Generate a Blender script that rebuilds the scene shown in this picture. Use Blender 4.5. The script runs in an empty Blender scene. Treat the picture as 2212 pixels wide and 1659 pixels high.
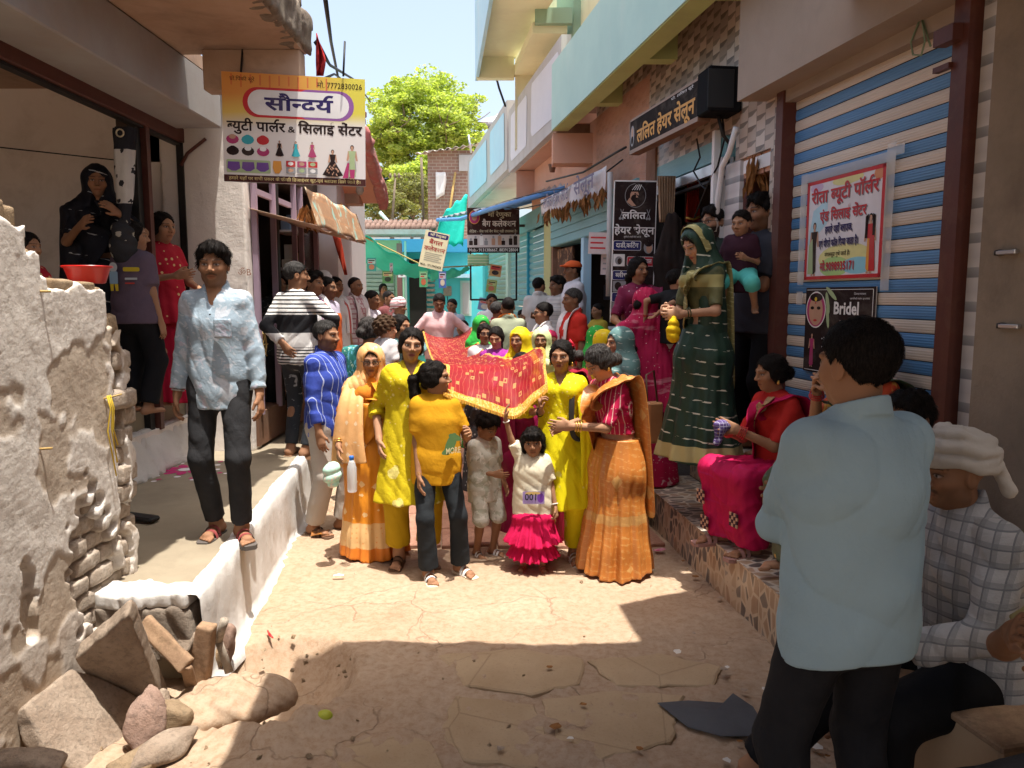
import bpy,bmesh,math,random
import numpy as np
from mathutils import Vector,Matrix
# ------------------------------------------------------------------ camera, sky, sun, exposure
SC=bpy.context.scene
COL=SC.collection
R=math.radians
CAM_H,PITCH=1.8,R(6.5)
cam_data=bpy.data.cameras.new('camera');cam_data.sensor_width=36.0;cam_data.lens=27.0
cam_data.clip_start=0.05;cam_data.clip_end=2000
cam=bpy.data.objects.new('camera',cam_data);COL.objects.link(cam)
cam.location=(0,0,CAM_H);cam.rotation_euler=(R(90)-PITCH,0,0)
SC.camera=cam
SUN_DIR=Vector((0.13,-0.14,1.0)).normalized()
world=bpy.data.worlds.new('World');SC.world=world;world.use_nodes=True
wt=world.node_tree;wt.nodes.clear()
w_sky=wt.nodes.new('ShaderNodeTexSky');w_sky.sky_type='NISHITA';w_sky.sun_disc=False
w_sky.sun_elevation=math.asin(SUN_DIR.z)
w_sky.sun_rotation=math.atan2(SUN_DIR.x,SUN_DIR.y)
w_sky.air_density=1.0;w_sky.dust_density=4.5;w_sky.ozone_density=0.7
w_bg=wt.nodes.new('ShaderNodeBackground');w_bg.inputs['Strength'].default_value=0.15
w_out=wt.nodes.new('ShaderNodeOutputWorld')
w_hs=wt.nodes.new('ShaderNodeHueSaturation');w_hs.inputs['Saturation'].default_value=.80;w_hs.inputs['Value'].default_value=1.0
wt.links.new(w_sky.outputs[0],w_hs.inputs['Color']);wt.links.new(w_hs.outputs[0],w_bg.inputs['Color']);wt.links.new(w_bg.outputs[0],w_out.inputs['Surface'])
sun_data=bpy.data.lights.new('sun','SUN');sun_data.energy=3.75;sun_data.angle=R(0.53);sun_data.color=(1.0,0.955,0.88)
sun=bpy.data.objects.new('sun',sun_data);COL.objects.link(sun)
sun.rotation_euler=SUN_DIR.to_track_quat('Z','Y').to_euler()
vs=SC.view_settings
vs.view_transform='Standard';vs.look='None';vs.gamma=1.0;vs.use_curve_mapping=False
vs.exposure=1.2
SC.cycles.use_denoising=True
SC.cycles.max_bounces=8;SC.cycles.diffuse_bounces=5;SC.cycles.transparent_max_bounces=8
SC.cycles.sample_clamp_indirect=8.0
# ------------------------------------------------------------------ helpers: scene tree
def thing(name,label,cat,loc=(0,0,0),rz=0.0,group=None):
 o=bpy.data.objects.new(name,None);COL.objects.link(o)
 o.empty_display_size=0.1
 o.location=loc;o.rotation_euler=(0,0,rz)
 o['label']=label;o['category']=cat
 if group:o['group']=group
 return o
def tag(o,label,cat,group=None):
 o['label']=label;o['category']=cat
 if group:o['group']=group
 return o
def structure(o):
 o['kind']='structure';return o
def stuff(o):
 o['kind']='stuff';return o
def link(name,me,mat=None,parent=None):
 o=bpy.data.objects.new(name,me);COL.objects.link(o)
 if mat is not None:
  for m in(mat if isinstance(mat,(list,tuple))else[mat]):me.materials.append(m)
 if parent is not None:o.parent=parent
 return o
def copy_obj(o,parent=None,loc=None,rot=None,scale=None):
 c=o.copy();COL.objects.link(c)
 if parent is not None:c.parent=parent
 if loc is not None:c.location=loc
 if rot is not None:c.rotation_euler=rot
 if scale is not None:c.scale=scale
 return c
def copy_tree(o,parent=None):
 c=o.copy();COL.objects.link(c)
 if parent is not None:c.parent=parent
 for ch in list(o.children):copy_tree(ch,c)
 return c
def ray(px,py):
 a=(px-1106)/1659.0;b=(829.5-py)/1659.0
 c,s=math.cos(PITCH),math.sin(PITCH)
 return Vector((a,c+b*s,-s+b*c))
def atY(px,py,Y):
 d=ray(px,py);t=Y/d.y
 return Vector((d.x*t,Y,CAM_H+d.z*t))
def atZ(px,py,z):
 d=ray(px,py);t=(z-CAM_H)/d.z
 return Vector((d.x*t,d.y*t,z))
def atX(px,py,X):
 d=ray(px,py);t=X/d.x
 return Vector((X,d.y*t,CAM_H+d.z*t))
def atL(px,py,L):
 d=ray(px,py);x0,y0,m=L
 t=(x0-m*y0)/(d.x-m*d.y)
 return Vector((d.x*t,d.y*t,CAM_H+d.z*t))
 # ------------------------------------------------------------------ helpers: meshes
class MB:
 """collects shapes into one mesh"""
 def __init__(s):s.v=[];s.f=[];s.mi=[];s.sm=[]
 def add(s,vs,fs,mi=0,smooth=False):
  n=len(s.v);s.v+=[tuple(p)for p in vs]
  for f in fs:s.f.append([i+n for i in f]);s.mi.append(mi);s.sm.append(smooth)
  return s
 def box(s,c,size,rz=0.0,M=None,mi=0,bev=0.0):
  hx,hy,hz=size[0]/2,size[1]/2,size[2]/2
  if M is None:M=Matrix.Rotation(rz,3,'Z')
  c=Vector(c)
  b=min(bev,hx*.9,hy*.9,hz*.9)
  if b<=0:
   P=[(-hx,-hy,-hz),(hx,-hy,-hz),(hx,hy,-hz),(-hx,hy,-hz),(-hx,-hy,hz),(hx,-hy,hz),(hx,hy,hz),(-hx,hy,hz)]
   F=[(0,3,2,1),(4,5,6,7),(0,1,5,4),(1,2,6,5),(2,3,7,6),(3,0,4,7)]
  else:
   P=[];ix={}
   for sx in(-1,1):
    for sy in(-1,1):
     for sz in(-1,1):
      for ax in range(3):
       h=[hx,hy,hz]
       q=[sx*(h[0]-(b if ax!=0 else 0)),sy*(h[1]-(b if ax!=1 else 0)),sz*(h[2]-(b if ax!=2 else 0))]
       ix[(sx,sy,sz,ax)]=len(P);P.append(q)
   F=[]
   for ax in range(3):
    o1,o2=[(1,2),(2,0),(0,1)][ax]
    for sg in(-1,1):
     def k(a1,a2):
      t=[0,0,0];t[ax]=sg;t[o1]=a1;t[o2]=a2
      return ix[(t[0],t[1],t[2],ax)]
     q=[k(-1,-1),k(1,-1),k(1,1),k(-1,1)]
     F.append(q if sg>0 else q[::-1])
   for ax in range(3):
    o1,o2=[(1,2),(2,0),(0,1)][ax]
    for a1 in(-1,1):
     for a2 in(-1,1):
      def k(sg,who):
       t=[0,0,0];t[ax]=sg;t[o1]=a1;t[o2]=a2
       return ix[(t[0],t[1],t[2],who)]
      q=[k(-1,o1),k(1,o1),k(1,o2),k(-1,o2)]
      F.append(q if a1*a2<0 else q[::-1])
   for sx in(-1,1):
    for sy in(-1,1):
     for sz in(-1,1):
      q=[ix[(sx,sy,sz,0)],ix[(sx,sy,sz,1)],ix[(sx,sy,sz,2)]]
      F.append(q if sx*sy*sz>0 else q[::-1])
  return s.add([c+M@Vector(p)for p in P],F,mi)
 def hexa(s,b4,t4,mi=0):
  return s.add(list(b4)+list(t4),[(3,2,1,0),(4,5,6,7),(0,1,5,4),(1,2,6,5),(2,3,7,6),(3,0,4,7)],mi)
 def prism(s,poly,z0,z1,mi=0):
  n=len(poly)
  s.add([(p[0],p[1],z0)for p in poly]+[(p[0],p[1],z1)for p in poly],[list(range(n))[::-1],list(range(n,2*n))]+[(i,(i+1)%n,n+(i+1)%n,n+i)for i in range(n)],mi)
  return s
 def slab(s,front,off,mi=0):
  n=len(front);off=Vector(off)
  s.add([Vector(p)for p in front]+[Vector(p)+off for p in front],[list(range(n)),list(range(n,2*n))[::-1]]+[((i+1)%n,i,n+i,n+(i+1)%n)for i in range(n)],mi)
  return s
 def quad(s,a,b,c,d,mi=0):return s.add([a,b,c,d],[(0,1,2,3)],mi)
 def tube(s,pts,r,n=8,mi=0,r1=None,caps=True):
  pts=[Vector(p)for p in pts];m=len(pts)
  rs=r if isinstance(r,(list,tuple))else[r+((r1 if r1 is not None else r)-r)*i/max(1,m-1)for i in range(m)]
  V=[];up=None
  for i,p in enumerate(pts):
   t=(pts[min(i+1,m-1)]-pts[max(i-1,0)]).normalized()
   if up is None:
    up=Vector((0,0,1))if abs(t.z)<.9 else Vector((1,0,0))
   a=t.cross(up).normalized();b=a.cross(t).normalized();up=b
   for k in range(n):
    th=2*math.pi*k/n
    V.append(p+(a*math.cos(th)+b*math.sin(th))*rs[i])
  F=[]
  for i in range(m-1):
   for k in range(n):
    k2=(k+1)%n
    F.append((i*n+k,i*n+k2,(i+1)*n+k2,(i+1)*n+k))
  if caps:F.append(tuple(range(n))[::-1]);F.append(tuple(range((m-1)*n,m*n)))
  return s.add(V,F,mi,True)
 def lathe(s,prof,c=(0,0,0),n=20,mi=0,sx=1.0,sy=1.0,M=None):
  V=[];m=len(prof);c=Vector(c)
  for r,z in prof:
   for k in range(n):
    th=2*math.pi*k/n
    p=Vector((r*math.cos(th)*sx,r*math.sin(th)*sy,z))
    V.append(c+(M@p if M is not None else p))
  F=[]
  for i in range(m-1):
   for k in range(n):
    k2=(k+1)%n
    F.append((i*n+k,i*n+k2,(i+1)*n+k2,(i+1)*n+k))
  F.append(tuple(range(n))[::-1]);F.append(tuple(range((m-1)*n,m*n)))
  return s.add(V,F,mi,True)
 def mesh(s,name='mesh'):
  me=bpy.data.meshes.new(name);me.from_pydata(s.v,[],s.f)
  me.polygons.foreach_set('material_index',s.mi);me.polygons.foreach_set('use_smooth',s.sm)
  me.update();return me
 def build(s,name,mat=None,parent=None):
  return link(name,s.mesh(name),mat,parent)
def np_mesh(name,V,F,smooth=True):
 me=bpy.data.meshes.new(name)
 F=np.asarray(F,np.int32);k=F.shape[1]
 me.vertices.add(len(V));me.vertices.foreach_set('co',np.asarray(V,np.float32).ravel())
 me.loops.add(F.size);me.loops.foreach_set('vertex_index',F.ravel())
 me.polygons.add(len(F));me.polygons.foreach_set('loop_start',np.arange(0,F.size,k,dtype=np.int32))
 me.polygons.foreach_set('loop_total',np.full(len(F),k,np.int32))
 if smooth:me.polygons.foreach_set('use_smooth',np.ones(len(F),bool))
 me.update(calc_edges=True);return me
def smooth_noise(P,seed=0,freq=1.0,octaves=3):
 """cheap band-limited noise on an (n,3) array: sums of warped sines"""
 rng=np.random.RandomState(seed);out=np.zeros(len(P));amp=1.0;tot=0
 for o in range(octaves):
  f=freq*(1.9**o)
  for k in range(4):
   d=rng.normal(size=3);d/=np.linalg.norm(d);e=rng.normal(size=3);e/=np.linalg.norm(e)
   ph=rng.uniform(0,6.28,2)
   out+=amp*np.sin(P@d*f*6.28+ph[0]+1.4*np.sin(P@e*f*4.1+ph[1]))
  tot+=amp*2.0;amp*=0.55
 return out/tot
 # ------------------------------------------------------------------ helpers: materials
_mats={}
def hexlin(h):
 h=h.lstrip('#');c=[int(h[i:i+2],16)/255 for i in(0,2,4)]
 return tuple(x/12.92 if x<=.04045 else((x+.055)/1.055)**2.4 for x in c)
class NT:
 def __init__(s,name):
  s.m=bpy.data.materials.new(name);s.m.use_nodes=True;s.t=s.m.node_tree;s.t.nodes.clear()
  s.out=s.n('ShaderNodeOutputMaterial');s.b=s.n('ShaderNodeBsdfPrincipled')
  s.l(s.b.outputs[0],s.out.inputs['Surface'])
 def n(s,t,**kw):
  x=s.t.nodes.new(t)
  for k,v in kw.items():setattr(x,k,v)
  return x
 def l(s,a,b):s.t.links.new(a,b)
 def set(s,inp,v):
  if hasattr(v,'is_output'):s.l(v,inp)
  elif isinstance(v,(tuple,list))and len(v)==3 and inp.type=='RGBA':inp.default_value=(*v,1)
  else:inp.default_value=v
 def coord(s,kind='Object',scale=(1,1,1),rot=(0,0,0),loc=(0,0,0)):
  c=s.n('ShaderNodeTexCoord');m=s.n('ShaderNodeMapping')
  m.inputs['Scale'].default_value=scale;m.inputs['Rotation'].default_value=rot;m.inputs['Location'].default_value=loc
  s.l(c.outputs[kind],m.inputs['Vector']);return m.outputs[0]
 def world(s,scale=(1,1,1),rot=(0,0,0)):
  c=s.n('ShaderNodeNewGeometry');m=s.n('ShaderNodeMapping')
  m.inputs['Scale'].default_value=scale;m.inputs['Rotation'].default_value=rot
  s.l(c.outputs['Position'],m.inputs['Vector']);return m.outputs[0]
 def noise(s,vec,scale=5,detail=4,rough=.6,dist=0.0):
  x=s.n('ShaderNodeTexNoise');s.l(vec,x.inputs['Vector'])
  x.inputs['Scale'].default_value=scale;x.inputs['Detail'].default_value=detail
  x.inputs['Roughness'].default_value=rough;x.inputs['Distortion'].default_value=dist
  return x.outputs['Fac']
 def voro(s,vec,scale=5,feature='F1',out='Distance',rnd=1.0):
  x=s.n('ShaderNodeTexVoronoi',feature=feature);s.l(vec,x.inputs['Vector']);x.inputs['Scale'].default_value=scale
  x.inputs['Randomness'].default_value=rnd
  return x.outputs[out]
 def ramp(s,fac,stops,interp='LINEAR'):
  r=s.n('ShaderNodeValToRGB');e=r.color_ramp.elements;r.color_ramp.interpolation=interp
  while len(e)>1:e.remove(e[-1])
  for i,(p,c)in enumerate(stops):
   if isinstance(c,(int,float)):c=(c,c,c)
   x=e[0]if i==0 else e.new(p)
   x.position=p;x.color=(*c,1)
  s.l(fac,r.inputs[0]);return r.outputs[0]
 def mix(s,f,a,b,mode='MIX'):
  x=s.n('ShaderNodeMix',data_type='RGBA',blend_type=mode)
  s.set(x.inputs[0],f);s.set(x.inputs[6],a);s.set(x.inputs[7],b);return x.outputs[2]
 def math(s,op,a,b=0.0,c=0.0):
  x=s.n('ShaderNodeMath',operation=op);s.set(x.inputs[0],a);s.set(x.inputs[1],b)
  s.set(x.inputs[2],c);return x.outputs[0]
 def sep(s,vec):
  x=s.n('ShaderNodeSeparateXYZ');s.l(vec,x.inputs[0]);return x.outputs
 def bump(s,h,strength=.3,dist=.01):
  b=s.n('ShaderNodeBump');b.inputs['Strength'].default_value=strength;b.inputs['Distance'].default_value=dist
  s.l(h,b.inputs['Height']);s.l(b.outputs[0],s.b.inputs['Normal'])
 def base(s,c,rough=.8,metal=0.0,spec=.3):
  s.set(s.b.inputs['Base Color'],c);s.set(s.b.inputs['Roughness'],rough)
  s.b.inputs['Metallic'].default_value=metal;s.b.inputs['Specular IOR Level'].default_value=spec
  return s
def mat_flat(key,c,rough=.7,metal=0.0,spec=.3):
 k=('flat',key)
 if k not in _mats:
  t=NT(key);t.base(c,rough,metal,spec);_mats[k]=t.m
 return _mats[k]
def mat_worn(key,c,c2=None,scale=3.0,amt=.5,rough=.85,bump=.25,bscale=60,dirt=None,dscale=1.2,damt=.5,metal=0.0,spec=.25,streak=False):
 """painted or plastered surface: two tones of the same colour, stains, fine grain"""
 k=('worn',key)
 if k in _mats:return _mats[k]
 t=NT(key);v=t.world()
 c2=c2 or tuple(x*.72 for x in c)
 f=t.ramp(t.noise(v,scale,6,.65),[(.35,0.0),(.68,1.0)])
 col=t.mix(t.math('MULTIPLY',f,amt),c,c2)
 if dirt:
  vv=t.world((dscale,dscale,dscale*(.18 if streak else 1)))
  g=t.ramp(t.noise(vv,2.2,8,.7,.4),[(.5,0.0),(.72,1.0)])
  col=t.mix(t.math('MULTIPLY',g,damt),col,dirt)
 t.base(col,rough,metal,spec)
 if bump:t.bump(t.noise(v,bscale,5,.7),bump,.006)
 _mats[k]=t.m;return t.m
 # ================================================================== LETTERING: small shaper for Devanagari on the built-in font
_gl={}
_KEY=[]
def _raw(s,off):
 c=bpy.data.curves.new('t','FONT');c.body=s;c.size=1;c.offset=off;c.resolution_u=2;c.fill_mode='FRONT'
 o=bpy.data.objects.new('t',c);COL.objects.link(o)
 me=o.to_mesh()
 V=np.array([v.co[:2]for v in me.vertices])if len(me.vertices)else np.zeros((0,2))
 F=[tuple(p.vertices)for p in me.polygons]
 o.to_mesh_clear();bpy.data.objects.remove(o);bpy.data.curves.remove(c)
 return V,F
def glyph(ch,off):
 k=(ch,off)
 if k not in _gl:
  V,F=_raw(ch,min(off,.003)if ch in 'शभMझ' else off)
  V2,_=_raw(ch+'|',0);Vb,_=_raw('|',0)
  adv=V2[:,0].max()-Vb[:,0].max()
  if ch=='ि':adv=.259
  _gl[k]=(V,F,adv)
 return _gl[k]
def half_glyph(ch,off):
 """half consonant: the letter without its right-hand stem"""
 k=('half',ch,off)
 if k in _gl:return _gl[k]
 V,F,adv=glyph(ch,off)
 full=ch in 'कफ'
 cut=adv*.80 if full else adv-.235
 bm=bmesh.new();vs_=[bm.verts.new((x,y,0))for x,y in V]
 for f in F:
  try:bm.faces.new([vs_[i]for i in f])
  except ValueError:pass
 bmesh.ops.bisect_plane(bm,geom=bm.verts[:]+bm.edges[:]+bm.faces[:],plane_co=(cut,0,0),plane_no=(1,0,0),clear_outer=True)
 bm.verts.index_update()
 r=(np.array([v.co[:2]for v in bm.verts])if len(bm.verts)else np.zeros((0,2)),[tuple(v.index for v in f.verts)for f in bm.faces],cut)
 bm.free();_gl[k]=r;return r
def text_mesh(s,off=.012):
 """-> vertices (n,2), faces, width; letters side by side, clusters shaped"""
 C=lambda ch:'\u0915'<=ch<='\u0939' or '\u0958'<=ch<='\u095f'
 x=0.0;VV=[];FF=[];n=0
 def put(g,dx):
  nonlocal n
  V,F,_=g
  if len(V)==0:return
  VV.append(V+np.array([dx,0]));FF.extend([tuple(i+n for i in f)for f in F]);n+=len(V)
 i=0
 while i<len(s):
  ch=s[i]
  if C(ch):
   reph=False;cl=[]
   if ch=='र' and i+2<len(s)and s[i+1]=='\u094d' and C(s[i+2]):reph=True;i+=2
   cl.append(s[i]);i+=1
   while i+1<len(s)and s[i]=='\u094d' and C(s[i+1]):cl.append(s[i+1]);i+=2
   ms=[]
   while i<len(s)and('\u093a'<=s[i]<='\u094c' or '\u0900'<=s[i]<='\u0903' or s[i]in '\u0955\u0956\u094d\u0945\u0949'):ms.append(s[i]);i+=1
   if 'ि' in ms:g=glyph('ि',off);put(g,x);x+=g[2]
   rak=False
   if len(cl)>1 and cl[-1]=='र':rak=True;cl=cl[:-1]
   for c in cl[:-1]:g=half_glyph(c,off);put(g,x);x+=g[2]
   g=glyph(cl[-1],off);put(g,x)
   if rak:
    b=.045+off;V=np.array([(g[2]-.17,.18),(g[2]-.17,.18+2*b),(g[2]-.42,2*b-.02),(g[2]-.42,-.02)])
    put((V,[(0,1,2,3)],0),x)
   x+=g[2]
   for m in ms:
    if m=='ि':continue
    g=glyph(m,off);put(g,x);x+=g[2]
   if reph:
    V,F,_=glyph('े',off);V=V.copy();V[:,0]=-V[:,0]-.50;put((V,F,0),x+(.10 if 'ी' not in ms else-.1))
  elif ch==' ':x+=.27;i+=1
  else:
   g=glyph(ch,off);put(g,x);x+=g[2]if g[2]>.02 else 0;i+=1
 return(np.concatenate(VV)if VV else np.zeros((0,2))),FF,x
class Panel:
 """flat print on a board: local u right, v up, metres, n = outward normal"""
 def __init__(s,o,u,v,parent):
  s.o=Vector(o);s.u=Vector(u).normalized();s.v=Vector(v).normalized();s.n=s.u.cross(s.v).normalized();s.parent=parent;s.k=1
 def P(s,a,b,lift):return s.o+s.u*a+s.v*b+s.n*lift
 def text(s,t,x,y,h,mat,w=None,off=.012,lift=None,al='c',name='lettering',cap=.622):
  """h = height of a letter body; w squeezes to that width"""
  V,F,W=text_mesh(t,off);sc=h/cap;sx=sc if w is None else w/W
  x0={'c':x-W*sx/2,'l':x,'r':x-W*sx}[al]
  lift=.0016+.0004*(s.k%4)if lift is None else lift;s.k+=1
  if len(V)==0:return
  me=bpy.data.meshes.new(name);me.from_pydata([s.P(x0+a*sx,y+b*sc,lift)for a,b in V],[],F);me.update()
  return link(name,me,mat,s.parent)
 def poly(s,pts,mat,lift=.001,name='print'):
  me=bpy.data.meshes.new(name);me.from_pydata([s.P(a,b,lift)for a,b in pts],[],[tuple(range(len(pts)))]);me.update()
  return link(name,me,mat,s.parent)
 def rect(s,x0,y0,x1,y1,mat,lift=.001,name='print'):return s.poly([(x0,y0),(x1,y0),(x1,y1),(x0,y1)],mat,lift,name)
 def multi(s,polys,mats,lift=.0015,name='print'):
  """several flat shapes in different inks as one printed picture; polys = [(points, ink)]"""
  mb=MB()
  for i,(p,k)in enumerate(polys):mb.add([s.P(a,b,lift+i*.00012)for a,b in p],[tuple(range(len(p)))],k)
  return mb.build(name,mats,s.parent)
def ell2(cx,cy,rx,ry,n=20,a0=0.0,a1=6.2832,rot=0.0):
 return[(cx+rx*math.cos(t)*math.cos(rot)-ry*math.sin(t)*math.sin(rot),cy+rx*math.cos(t)*math.sin(rot)+ry*math.sin(t)*math.cos(rot))for t in[a0+(a1-a0)*i/n for i in range(n+(0 if abs(a1-a0-6.2832)<.01 else 1))]]
def rrect(x0,y0,x1,y1,r,n=6):
 P=[]
 for cx,cy,a in((x1-r,y0+r,-90),(x1-r,y1-r,0),(x0+r,y1-r,90),(x0+r,y0+r,180)):
  P+=[(cx+r*math.cos(R(a+90*i/n)),cy+r*math.sin(R(a+90*i/n)))for i in range(n+1)]
 return P
 # ================================================================== PEOPLE: implicit-surface figures
V3=lambda*a:np.array(a,np.float64)
def nrm(v):return v/(np.linalg.norm(v)+1e-9)
def snet(D,xs,ys,zs):
 """surface nets: an (x,y,z) grid of signed distances -> vertices, quads"""
 S=D<0
 nx,ny,nz=D.shape
 c=np.zeros((nx-1,ny-1,nz-1),np.int8)
 offs=[(i,j,k)for i in(0,1)for j in(0,1)for k in(0,1)]
 for i,j,k in offs:c+=S[i:nx-1+i,j:ny-1+j,k:nz-1+k]
 I,J,K=np.nonzero((c>0)&(c<8))
 if len(I)==0:return np.zeros((0,3)),np.zeros((0,4),np.int32)
 vid=np.full(c.shape,-1,np.int32);vid[I,J,K]=np.arange(len(I))
 acc=np.zeros((len(I),3));cnt=np.zeros(len(I))
 cor={o:D[I+o[0],J+o[1],K+o[2]]for o in offs}
 for a in range(3):
  for o in offs:
   if o[a]==1:continue
   p=list(o);p[a]=1;d0,d1=cor[o],cor[tuple(p)]
   m=(d0<0)!=(d1<0)
   t=d0[m]/(d0[m]-d1[m])
   q=np.empty((m.sum(),3));q[:]=o;q[:,a]=t
   acc[m]+=q;cnt[m]+=1
 acc/=cnt[:,None]
 V=np.stack([xs[I]+acc[:,0]*(xs[1]-xs[0]),ys[J]+acc[:,1]*(ys[1]-ys[0]),zs[K]+acc[:,2]*(zs[1]-zs[0])],1)
 Q=[]
 for a in range(3):
  b,e=(a+1)%3,(a+2)%3
  sl0=[slice(None)]*3;sl1=[slice(None)]*3
  sl0[a]=slice(0,-1);sl1[a]=slice(1,None)
  for q in(b,e):
   sl0[q]=slice(1,-1);sl1[q]=slice(1,-1)
  A,B=S[tuple(sl0)],S[tuple(sl1)]
  ii=np.nonzero(A!=B)
  base=[ii[0].copy(),ii[1].copy(),ii[2].copy()]
  for q in(b,e):base[q]=base[q]+1
  def cell(db,de):
   t=[x.copy()for x in base];t[b]-=db;t[e]-=de
   return vid[t[0],t[1],t[2]]
  q4=np.stack([cell(1,1),cell(0,1),cell(0,0),cell(1,0)],1)
  fl=~A[ii]
  q4[fl]=q4[fl][:,::-1]
  Q.append(q4)
 Q=np.concatenate(Q);Q=Q[(Q>=0).all(1)]
 return V,Q
class Shape:
 """a list of implicit primitives that blend into one surface"""
 def __init__(s):s.p=[]
 def _add(s,fn,lo,hi,op,k):s.p.append((fn,np.asarray(lo,float),np.asarray(hi,float),op,k));return s
 def cap(s,a,b,ra,rb=None,k=.02,side=None,fs=1.0,fn=1.0,op='u',clips=(),rip=None):
  a=np.asarray(a,float);b=np.asarray(b,float);rb=ra if rb is None else rb
  L=np.linalg.norm(b-a)+1e-6;e=(b-a)/L
  if side is None:side=V3(1,0,0)if abs(e[0])<.8 else V3(0,1,0)
  sd=nrm(side-e*np.dot(side,e));n=np.cross(e,sd)
  mn=min(fs,fn,1.0)
  def f(X,Y,Z):
   x,y,z=X-a[0],Y-a[1],Z-a[2]
   u=x*e[0]+y*e[1]+z*e[2]
   v=(x*sd[0]+y*sd[1]+z*sd[2])/fs
   w=(x*n[0]+y*n[1]+z*n[2])/fn
   h=np.clip(u/L,0,1)
   r=ra+(rb-ra)*h
   if rip:r=r+rip[0]*(.5-1.3*np.sqrt(np.abs(np.sin(u*rip[1]*3.6+1.5*np.sin(v*19+rip[2])+1.2*np.cos(w*23+rip[2])+rip[2]))))
   du=u-h*L
   d=(np.sqrt(du*du+v*v+w*w)-r)*mn
   for p0,nn in clips:
    d=np.maximum(d,(X-p0[0])*nn[0]+(Y-p0[1])*nn[1]+(Z-p0[2])*nn[2])
   return d
  m=max(ra,rb)*max(fs,fn,1.0)+(rip[0]if rip else 0)
  return s._add(f,np.minimum(a,b)-m,np.maximum(a,b)+m,op,k)
 def ell(s,c,r,F=None,k=.02,op='u'):
  c=np.asarray(c,float);r=np.asarray(r,float);F=np.eye(3)if F is None else F
  mr=r.min()
  def f(X,Y,Z):
   x,y,z=X-c[0],Y-c[1],Z-c[2]
   q=0;q2=0
   for i in range(3):
    t=(x*F[i,0]+y*F[i,1]+z*F[i,2])/r[i]
    q=q+t*t;q2=q2+(t/r[i])**2
   k0=np.sqrt(q);return k0*(k0-1)/(np.sqrt(q2)+1e-6)
  m=np.abs(F.T)@r
  return s._add(f,c-m,c+m,op,k)
 def fun(s,fn,lo,hi,op='u',k=.01):return s._add(fn,lo,hi,op,k)
 def half(s,p,n,k=0.0):
  p=np.asarray(p,float);n=nrm(np.asarray(n,float))
  return s._add(lambda X,Y,Z:(X-p[0])*n[0]+(Y-p[1])*n[1]+(Z-p[2])*n[2],[-9]*3,[9]*3,'i',k)
 def bounds(s):
  lo=np.min([p[1]for p in s.p if p[3]=='u'],0);hi=np.max([p[2]for p in s.p if p[3]=='u'],0)
  return lo,hi
 def mesh(s,h,lo=None,hi=None,disp=None):
  b0,b1=s.bounds()
  lo=b0-2*h if lo is None else np.maximum(lo,b0-2*h);hi=b1+2*h if hi is None else np.minimum(hi,b1+2*h)
  if(hi-lo<=h).any():return np.zeros((0,3)),np.zeros((0,4),np.int32)
  ax=[np.arange(lo[i],hi[i]+h,h).astype(np.float32)for i in range(3)]
  D=np.full([len(a)for a in ax],.5,np.float32)
  for fn,l,u,op,k in s.p:
   mg=k+2.5*h if op!='i' else 0
   sl=[]
   for i in range(3):
    i0=int(np.searchsorted(ax[i],l[i]-mg));i1=int(np.searchsorted(ax[i],u[i]+mg))
    sl.append(slice(i0,i1))
   if any(q.stop<=q.start for q in sl):continue
   X=ax[0][sl[0]][:,None,None];Y=ax[1][sl[1]][None,:,None];Z=ax[2][sl[2]][None,None,:]
   d=fn(X,Y,Z).astype(np.float32);A=D[tuple(sl)]
   if op=='u':
    r=np.minimum(A,d)
    if k>0:hh=np.maximum(k-np.abs(A-d),0)/k;r-=hh*hh*k*.25
   else:
    if op=='s':d=-d
    r=np.maximum(A,d)
    if k>0:hh=np.maximum(k-np.abs(A-d),0)/k;r+=hh*hh*k*.25
   D[tuple(sl)]=r
  if disp is not None:
   D+=disp(ax[0][:,None,None],ax[1][None,:,None],ax[2][None,None,:]).astype(np.float32)
  return snet(D,*ax)
def folds(seed,amp=.005,f=9.0,dirn=(0,0,1)):
 """cloth creases: warped sines; dirn is across the creases"""
 r=np.random.RandomState(seed);ph=r.uniform(0,6.28,8);d=nrm(np.asarray(dirn,float))
 def fn(X,Y,Z):
  a=(X*d[0]+Y*d[1]+Z*d[2])*6.28
  w=np.sin(X*9+ph[0])+np.sin(Y*11+ph[1])+np.sin(Z*7+ph[2])
  s1=1-2*np.sqrt(np.abs(np.sin(a*f*.5+w*1.5+ph[3])))
  s2=1-2*np.sqrt(np.abs(np.sin(a*f*.9+1.3*w+X*9+ph[4])))
  gate=.5+.5*np.sin(X*8+Z*6+ph[5]+w)
  return amp*(s1*(1-gate)+.8*s2*gate+.3*np.sin(X*31+Z*23+w+ph[6]))*.8
 return fn
def frame(yaw,pitch=0.0,roll=0.0,base=None):
 """rows: side (+x), forward (-y), up; yaw>0 turns the face towards +x, pitch>0 looks down, roll>0 tilts the crown to +x"""
 cy,sy=math.cos(yaw),math.sin(yaw);cp,sp=math.cos(pitch),math.sin(pitch);cr,sr=math.cos(roll),math.sin(roll)
 side,fwd,up=V3(cy,sy,0),V3(sy,-cy,0),V3(0,0,1)
 fwd,up=fwd*cp-up*sp,up*cp+fwd*sp
 side,up=side*cr-up*sr,up*cr+side*sr
 return np.stack([side,fwd,up])
def ik(S,T,l1,l2,pole):
 d=T-S;L=np.linalg.norm(d);mx=(l1+l2)*.995
 if L>mx:T=S+d/L*mx;d=T-S;L=mx
 e=d/L;a=(l1*l1-l2*l2+L*L)/(2*L);hh=math.sqrt(max(l1*l1-a*a,0))
 p=pole-e*np.dot(pole,e)
 return S+e*a+nrm(p)*hh,T
class Fig:pass
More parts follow.
